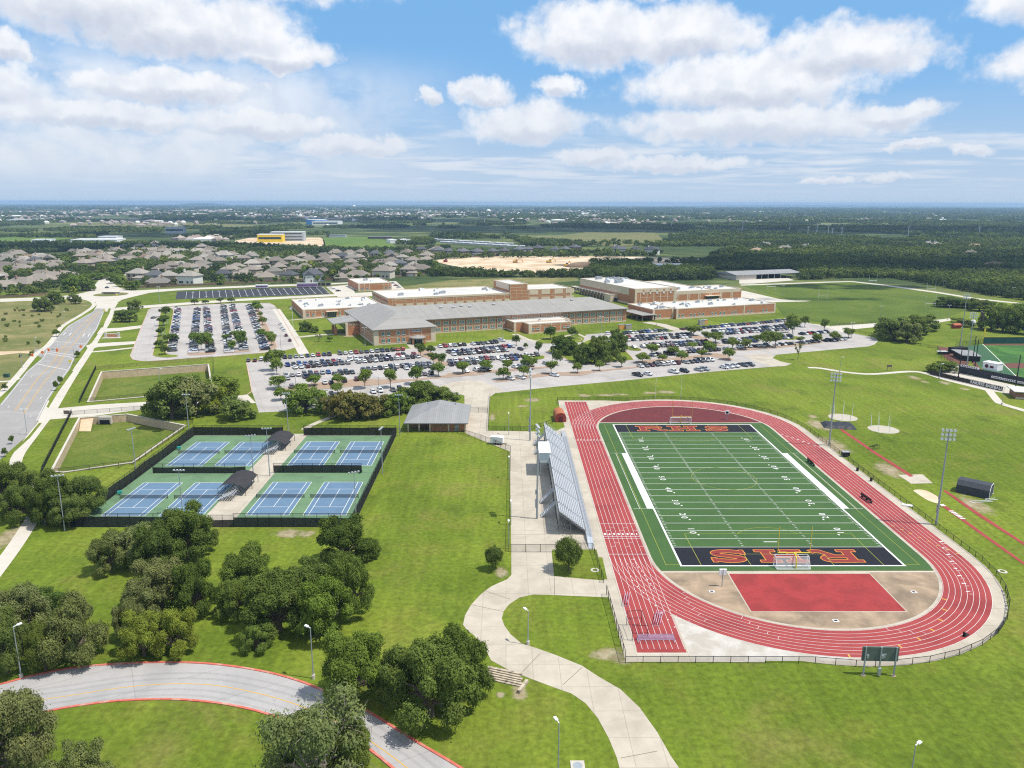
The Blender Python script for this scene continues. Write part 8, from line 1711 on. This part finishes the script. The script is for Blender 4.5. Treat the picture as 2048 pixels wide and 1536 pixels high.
lots([(1400, 520, 400, 130), (1470, 560, 430, 120), (1560, 600, 500, 110), (1640, 600, 490, 80), (1400, 420, 330, 130), (1470, 400, 310, 120), (1560, 350, 250, 110)], w6, 'on the street corner right of the roundabout', 'midoak', col='mid')
lots([(680, 1165, 1085, 85), (940, 1410, 1345, 55), (470, 1280, 1235, 45)], w6, 'small street tree beside the avenue', col='deep'); lots([(440, 1510, 1410, 60), (475, 1460, 1390, 55)], crop(0, 400, 3.9385) if False else w6, 'placeholder', col='deep') if False else None
for i, (px, py, ty) in enumerate(((113, 781, 761), (121, 770, 752), (24, 888, 876), (10, 914, 896), (10, 782, 767), (156, 715, 704))):
    tree('lot', px, py, 15/scl(px, py), max(rise(px, py, ty), 3), ['street tree pair beside the avenue, lower one', 'street tree pair beside the avenue, upper one', 'street tree on the lower avenue verge, upper one', 'street tree on the lower avenue verge, lower one', 'street tree on the left avenue pavement', 'street tree below the southern campus entrance'][i], 'deep', 'street trees')
srng = random.Random(4)
for i in range(34):
    px, py = srng.uniform(5, 150), srng.uniform(612, 715); 
    if px > 168-(py-612)*1.05: continue
    tree('shrub', px, py, srng.uniform(1.6, 4), srng.uniform(1.2, 2.4), 'low dark shrub in the wild meadow left of the avenue', 'oak', 'meadow shrubs')
# yard trees between the houses
YZ = [('in the corner estate', [(0, 530, 150, 590)], 14), ('around the green behind the roundabout', [(130, 515, 290, 545)], 20), ('in the far left estate rows', [(225, 498, 430, 522)], 14), ('among the houses right of the roundabout', [(270, 528, 500, 572)], 20), ('among the houses behind the black lot', [(505, 515, 730, 563)], 26), ('near the cul-de-sac houses', [(740, 510, 880, 558)], 18), ('along the dark roofed row', [(880, 505, 1320, 515)], 22)]
yr = random.Random(12)
for zone, boxes, n in YZ:
    pts = []; tries = 0
    while len(pts) < n and tries < 900:
        tries += 1; x0, y0_, x1, y1_ = boxes[0]; px, py = yr.uniform(x0, x1), yr.uniform(y0_, y1_); b = G(px, py)
        if all((b-h).length > 10.5 for h in HPOS) and all((b-q_).length > 6 for _, _, q_ in pts): pts.append((px, py, b))
    for i, (px, py, b) in enumerate(sorted(pts, key=lambda q_: q_[0])):
        w_ = yr.uniform(6, 12); tree('yard', px, py, w_, w_*yr.uniform(.75, 1.05), '%s yard tree %s, %s from left' % (yr.choice(['leafy', 'bushy', 'rounded']), zone, nth(i)), yr.choice(['oak', 'mid', 'mid', 'deep', 'lime']), 'yard trees of the suburb', pos=b)
for i in range(13):
    px = 505+i*21+yr.uniform(-5, 5); tree('yard', px, 568-(px-505)*.03, 8, 6.5, 'bushy tree along the garden fence behind the black lot, %s from left' % nth(i), yr.choice(['oak', 'deep', 'mid']), 'yard trees of the suburb')

# ------------------------------------------------------------------ woods: masses nobody could count
def in_poly(X, Y, P):
    r = np.zeros(X.shape, bool); n = len(P)
    for i in range(n):
        (ax, ay), (bx, by) = P[i], P[(i+1) % n]
        if ay == by: continue
        c = ((ay > Y) != (by > Y)) & (X < (bx-ax)*(Y-ay)/(by-ay)+ax); r ^= c
    return r
EX = [[(872, 524), (905, 518), (1010, 516), (1130, 515), (1300, 517), (1400, 521), (1300, 526), (1196, 521), (1165, 534), (1120, 540), (1075, 536), (1040, 543), (985, 537), (905, 528)], [(640, 475), (700, 472), (760, 472), (795, 490), (790, 500), (648, 500)], [(470, 476), (645, 473), (655, 496), (470, 491)], [(-100, 475), (150, 476), (260, 474), (260, 489), (-100, 489)], [(860, 478), (1025, 478), (1050, 494), (880, 497)], [(320, 462), (400, 458), (410, 472), (320, 474)], [(600, 438), (720, 440), (720, 453), (600, 455)], [(1425, 540), (1590, 540), (1600, 558), (1430, 560)], [(1300, 527), (1365, 527), (1365, 540), (1300, 540)]]
INC = [[(1180, 528), (1420, 524), (1424, 512), (1480, 490), (2400, 465), (2400, 640), (2048, 602), (1960, 588), (1890, 575), (1790, 557), (1700, 556), (1600, 561), (1590, 545), (1440, 541), (1425, 560), (1300, 562), (1190, 556), (1150, 556), (860, 553), (858, 545), (985, 549), (1060, 553), (1186, 547)],
       [(-400, 492), (250, 489), (440, 489), (520, 494), (700, 501), (800, 501), (900, 497), (900, 502), (720, 504), (600, 511), (520, 520), (430, 511), (400, 500), (300, 494), (240, 499), (150, 502), (0, 512), (-400, 520)], [(-400, 520), (-20, 515), (-20, 560), (-400, 590)]]
SUBURB = [[(-60, 518), (130, 516), (260, 496), (440, 504), (520, 522), (640, 512), (880, 504), (1320, 505), (1320, 512), (880, 520), (850, 548), (780, 554), (500, 563), (420, 566), (275, 571), (262, 548), (180, 552), (150, 566), (90, 588), (-60, 596)]]
def woods():
    rng = np.random.default_rng(77); out = {}
    for tag_, d0, d1, sp, k, w0, h0, qs in (('near', 560, 980, 5.8, 110, 8.4, 7.5, 1.05), ('mid', 980, 1700, 8.5, 40, 10., 7.5, 1.9), ('far', 1700, 3200, 14., 14, 15., 8., 3.6), ('rim', 3200, 6500, 30., 8, 30, 9., 7.5), ('edge', 6500, 12000, 70, 6, 70, 11., 17)):
        hw = d1*.78+100; nx = int(2*hw/sp); ny = int((d1-d0)/sp); gx, gy = np.meshgrid(np.arange(nx), np.arange(ny)); X = (gx-nx/2)*sp+rng.uniform(-.45, .45, gx.shape)*sp; Y = d0+gy*sp+rng.uniform(-.45, .45, gx.shape)*sp; X = X.ravel(); Y = Y.ravel()
        d = np.stack([X, Y, np.full(X.shape, -CAM_H)], 1); zz = d@np.array(FWD); px = 1024+CAM_F*(d@np.array(RGT))/zz; py = 768-CAM_F*(d@np.array(UPV))/zz
        keep = (px > -160) & (px < 2210); X, Y, px, py = X[keep], Y[keep], px[keep], py[keep]
        inc = np.zeros(X.shape, bool); ex = inc.copy()
        for P in INC: inc |= in_poly(px, py, P)
        for P in EX: ex |= in_poly(px, py, P)
        nz = np.array([noise.fractal(Vector((x*.0026, y*.0017, 3.)), 1., 2., 4) for x, y in zip(X, Y)]); nf = np.array([noise.noise(Vector((x*.014, y*.009, 8.))) for x, y in zip(X, Y)])
        thr = np.interp(px, [0, 500, 900, 1150, 1500, 2100], [.14, .12, .08, .03, -.03, -.06]); thr = thr+np.interp(py, [412, 440, 500], [.06, .0, .0])
        sav = in_poly(px, py, [(1085, 476), (1180, 463), (1315, 464), (1340, 488), (1230, 496), (1110, 484)])
        sub_ = np.zeros(X.shape, bool)
        for P in SUBURB: sub_ |= in_poly(px, py, P)
        ok = (sub_ & (rng.random(X.shape) < .4)) | (inc & (rng.random(X.shape) < .97)) | ((py < 493) & (nz+.25*nf > thr) & ~inc); ok &= ~ex; ok &= ~sav | (rng.random(X.shape) < .16)
        for hpos in HPOS: ok &= (X-hpos.x)**2+(Y-hpos.y)**2 > 175
        X, Y = X[ok], Y[ok]; n = len(X); w_ = w0*rng.uniform(.65, 1.25, n); h_ = h0*rng.uniform(.6, 1.25, n)
        dd = rng.normal(size=(n, k, 3)); dd[:, :, 2] = np.abs(dd[:, :, 2])*np.where(rng.random((n, k)) < .9, 1, -.6); dd /= np.linalg.norm(dd, axis=2, keepdims=True)
        rr = (.62+.38*rng.random((n, k)))*(1+.22*np.sin(dd[:, :, 0]*5+X[:, None])*np.sin(dd[:, :, 1]*5+Y[:, None]))
        C = np.empty((n, k, 3)); C[:, :, 0] = X[:, None]+dd[:, :, 0]*rr*w_[:, None]/2; C[:, :, 1] = Y[:, None]+dd[:, :, 1]*rr*w_[:, None]/2; C[:, :, 2] = h_[:, None]*(.42+.56*dd[:, :, 2]*rr); C[:, :, 2] = np.maximum(C[:, :, 2], .3)
        Nm = dd+rng.normal(size=dd.shape)*.4; Nm /= np.linalg.norm(Nm, axis=2, keepdims=True); V = quads(C.reshape(-1, 3), Nm.reshape(-1, 3), qs*rng.uniform(.6, 1.3, n*k), rng)
        o = put('woodland', quad_mesh('woodland', V, WOODS)); tag(o, {'near': 'dense green woods beyond the practice field and school', 'mid': 'woods and tree belts in the middle distance', 'far': 'patchy woods of the far plain', 'rim': 'hazy woods near the horizon', 'edge': 'blue hazy tree cover at the horizon'}[tag_], 'woods', kind='stuff')
woods()
# distant suburbs: small roofs beyond counting
def town():
    rng = np.random.default_rng(5); mats_ = [mat('far_tan_roofs', (.34, .29, .26), .9, .2, .01), mat('far_white_roofs', (.7, .7, .68), .9, .1, .01), mat('far_brown_roofs', (.24, .19, .17), .9, .2, .01)]; mb = MB()
    CL = [(770, 428, 330, 6, 420), (700, 436, 160, 4, 150), (1080, 424, 220, 5, 260), (300, 424, 380, 6, 420), (60, 436, 140, 8, 110), (560, 421, 300, 4, 300), (1250, 438, 130, 5, 60), (1250, 420, 300, 3, 150), (1500, 424, 200, 3, 60), (1900, 431, 200, 4, 45), (1700, 440, 300, 6, 40), (1100, 441, 120, 6, 40), (280, 447, 200, 6, 60), (400, 480, 70, 4, 26), (950, 416, 900, 2.5, 300), (1260, 446, 60, 4, 25)]
    for cx_, cy2, sx, sy_, n in CL:
        for _ in range(n):
            px, py = cx_+rng.normal()*sx*.5, cy2+rng.normal()*sy_*.6
            if py < 411.5 or px < -100 or px > 2150: continue
            b = G(px, py); k = int(rng.choice([0, 0, 0, 1, 2])); L_ = rng.uniform(12, 22) if rng.random() > .06 else rng.uniform(40, 90); a = rng.uniform(0, 3.14); R_ = Matrix.Rotation(a, 3, 'Z'); w_ = L_*.62; h = rng.uniform(4, 7)
            vs = [R_ @ Vector((x*L_/2, y*w_/2, z)) + b for z in (0, h) for x, y in ((-1, -1), (1, -1), (1, 1), (-1, 1))]+[R_ @ Vector((s*L_*.25, 0, h*1.6)) + b for s in (-1, 1)]
            mb.add(vs, [(0, 1, 5, 4), (1, 2, 6, 5), (2, 3, 7, 6), (3, 0, 4, 7)], 1 if k == 1 else 0); mb.add(vs, [(4, 5, 9, 8), (5, 6, 9), (6, 7, 8, 9), (7, 4, 8)], k)
    o = mb.build('distant_town', mats_); tag(o, 'pale specks of far suburbs spread below the horizon', 'houses', kind='stuff')
town()
# low ridges on the horizon
hb_ = MB()
for (px, w_, h_) in ((610, 1500, 34), (860, 2600, 26), (405, 500, 60), (1020, 900, 16), (250, 2400, 18), (1700, 5000, 14)):
    b = G(px, 411.4); hb_.sphere((b.x, b.y, -h_*.2), (w_, 700, h_), 0, 18, 8)
struct('hills', hb_, mat('far_wooded_hill', (.03, .05, .025), .95, .2, .004))

# ------------------------------------------------------------------ clouds overhead whose shade falls on the land, and the air between
CLM = mat('cloud_white', (.9, .9, .92), 1., 0)
def cloud(px, py, rx, ry, seed):
    s = G(px, py); alt = 1150.; c = s+TO_SUN*(alt/TO_SUN.z); rng = np.random.default_rng(seed); mb = MB(); a = min(max(40, int(rx*ry/300)), 260)
    for i in range(a):
        u, v = rng.uniform(-1, 1, 2)
        if u*u+v*v > 1: continue
        r = min(rx, ry)*rng.uniform(.2, .46)*(1.15-.55*(u*u+v*v)); mb.sphere((u*rx, v*ry, r*.25), (r*1.3, r*1.1, r*.7), 0, 10, 6)
    o = mb.build('clouds', CLM, None, c, True); o['kind'] = 'structure'
for i, a in enumerate([(1780, 533, 430, 100), (1480, 519, 190, 60), (1700, 573, 75, 26), (1640, 598, 60, 10), (180, 498, 300, 75), (1720, 461, 1100, 230), (560, 440, 900, 330), (1120, 456, 600, 240), (960, 462, 300, 120), (380, 470, 300, 110)]): cloud(*a, 100+i)
HAZE_DENSITY = 8.0e-5
hz = MB(); hz.box((0, 10210, 39.), (32900, 20800, 92)); ho = hz.mesh('haze', None) if False else None
me = bpy.data.meshes.new('haze'); me.from_pydata(hz.v, [], hz.f); hm = bpy.data.materials.new('pale_air'); hm.use_nodes = True; hn = NT(hm.node_tree); hn.n.clear(); hout = hn.new('ShaderNodeOutputMaterial'); pv_ = hn.new('ShaderNodeVolumePrincipled')
pv_.inputs['Color'].default_value = (.46, .70, 1., 1); pv_.inputs['Density'].default_value = HAZE_DENSITY; pv_.inputs['Anisotropy'].default_value = .1; hn.l.new(pv_.outputs[0], hout.inputs['Volume']); me.materials.append(hm)
o = put('haze', me); o['kind'] = 'stuff'
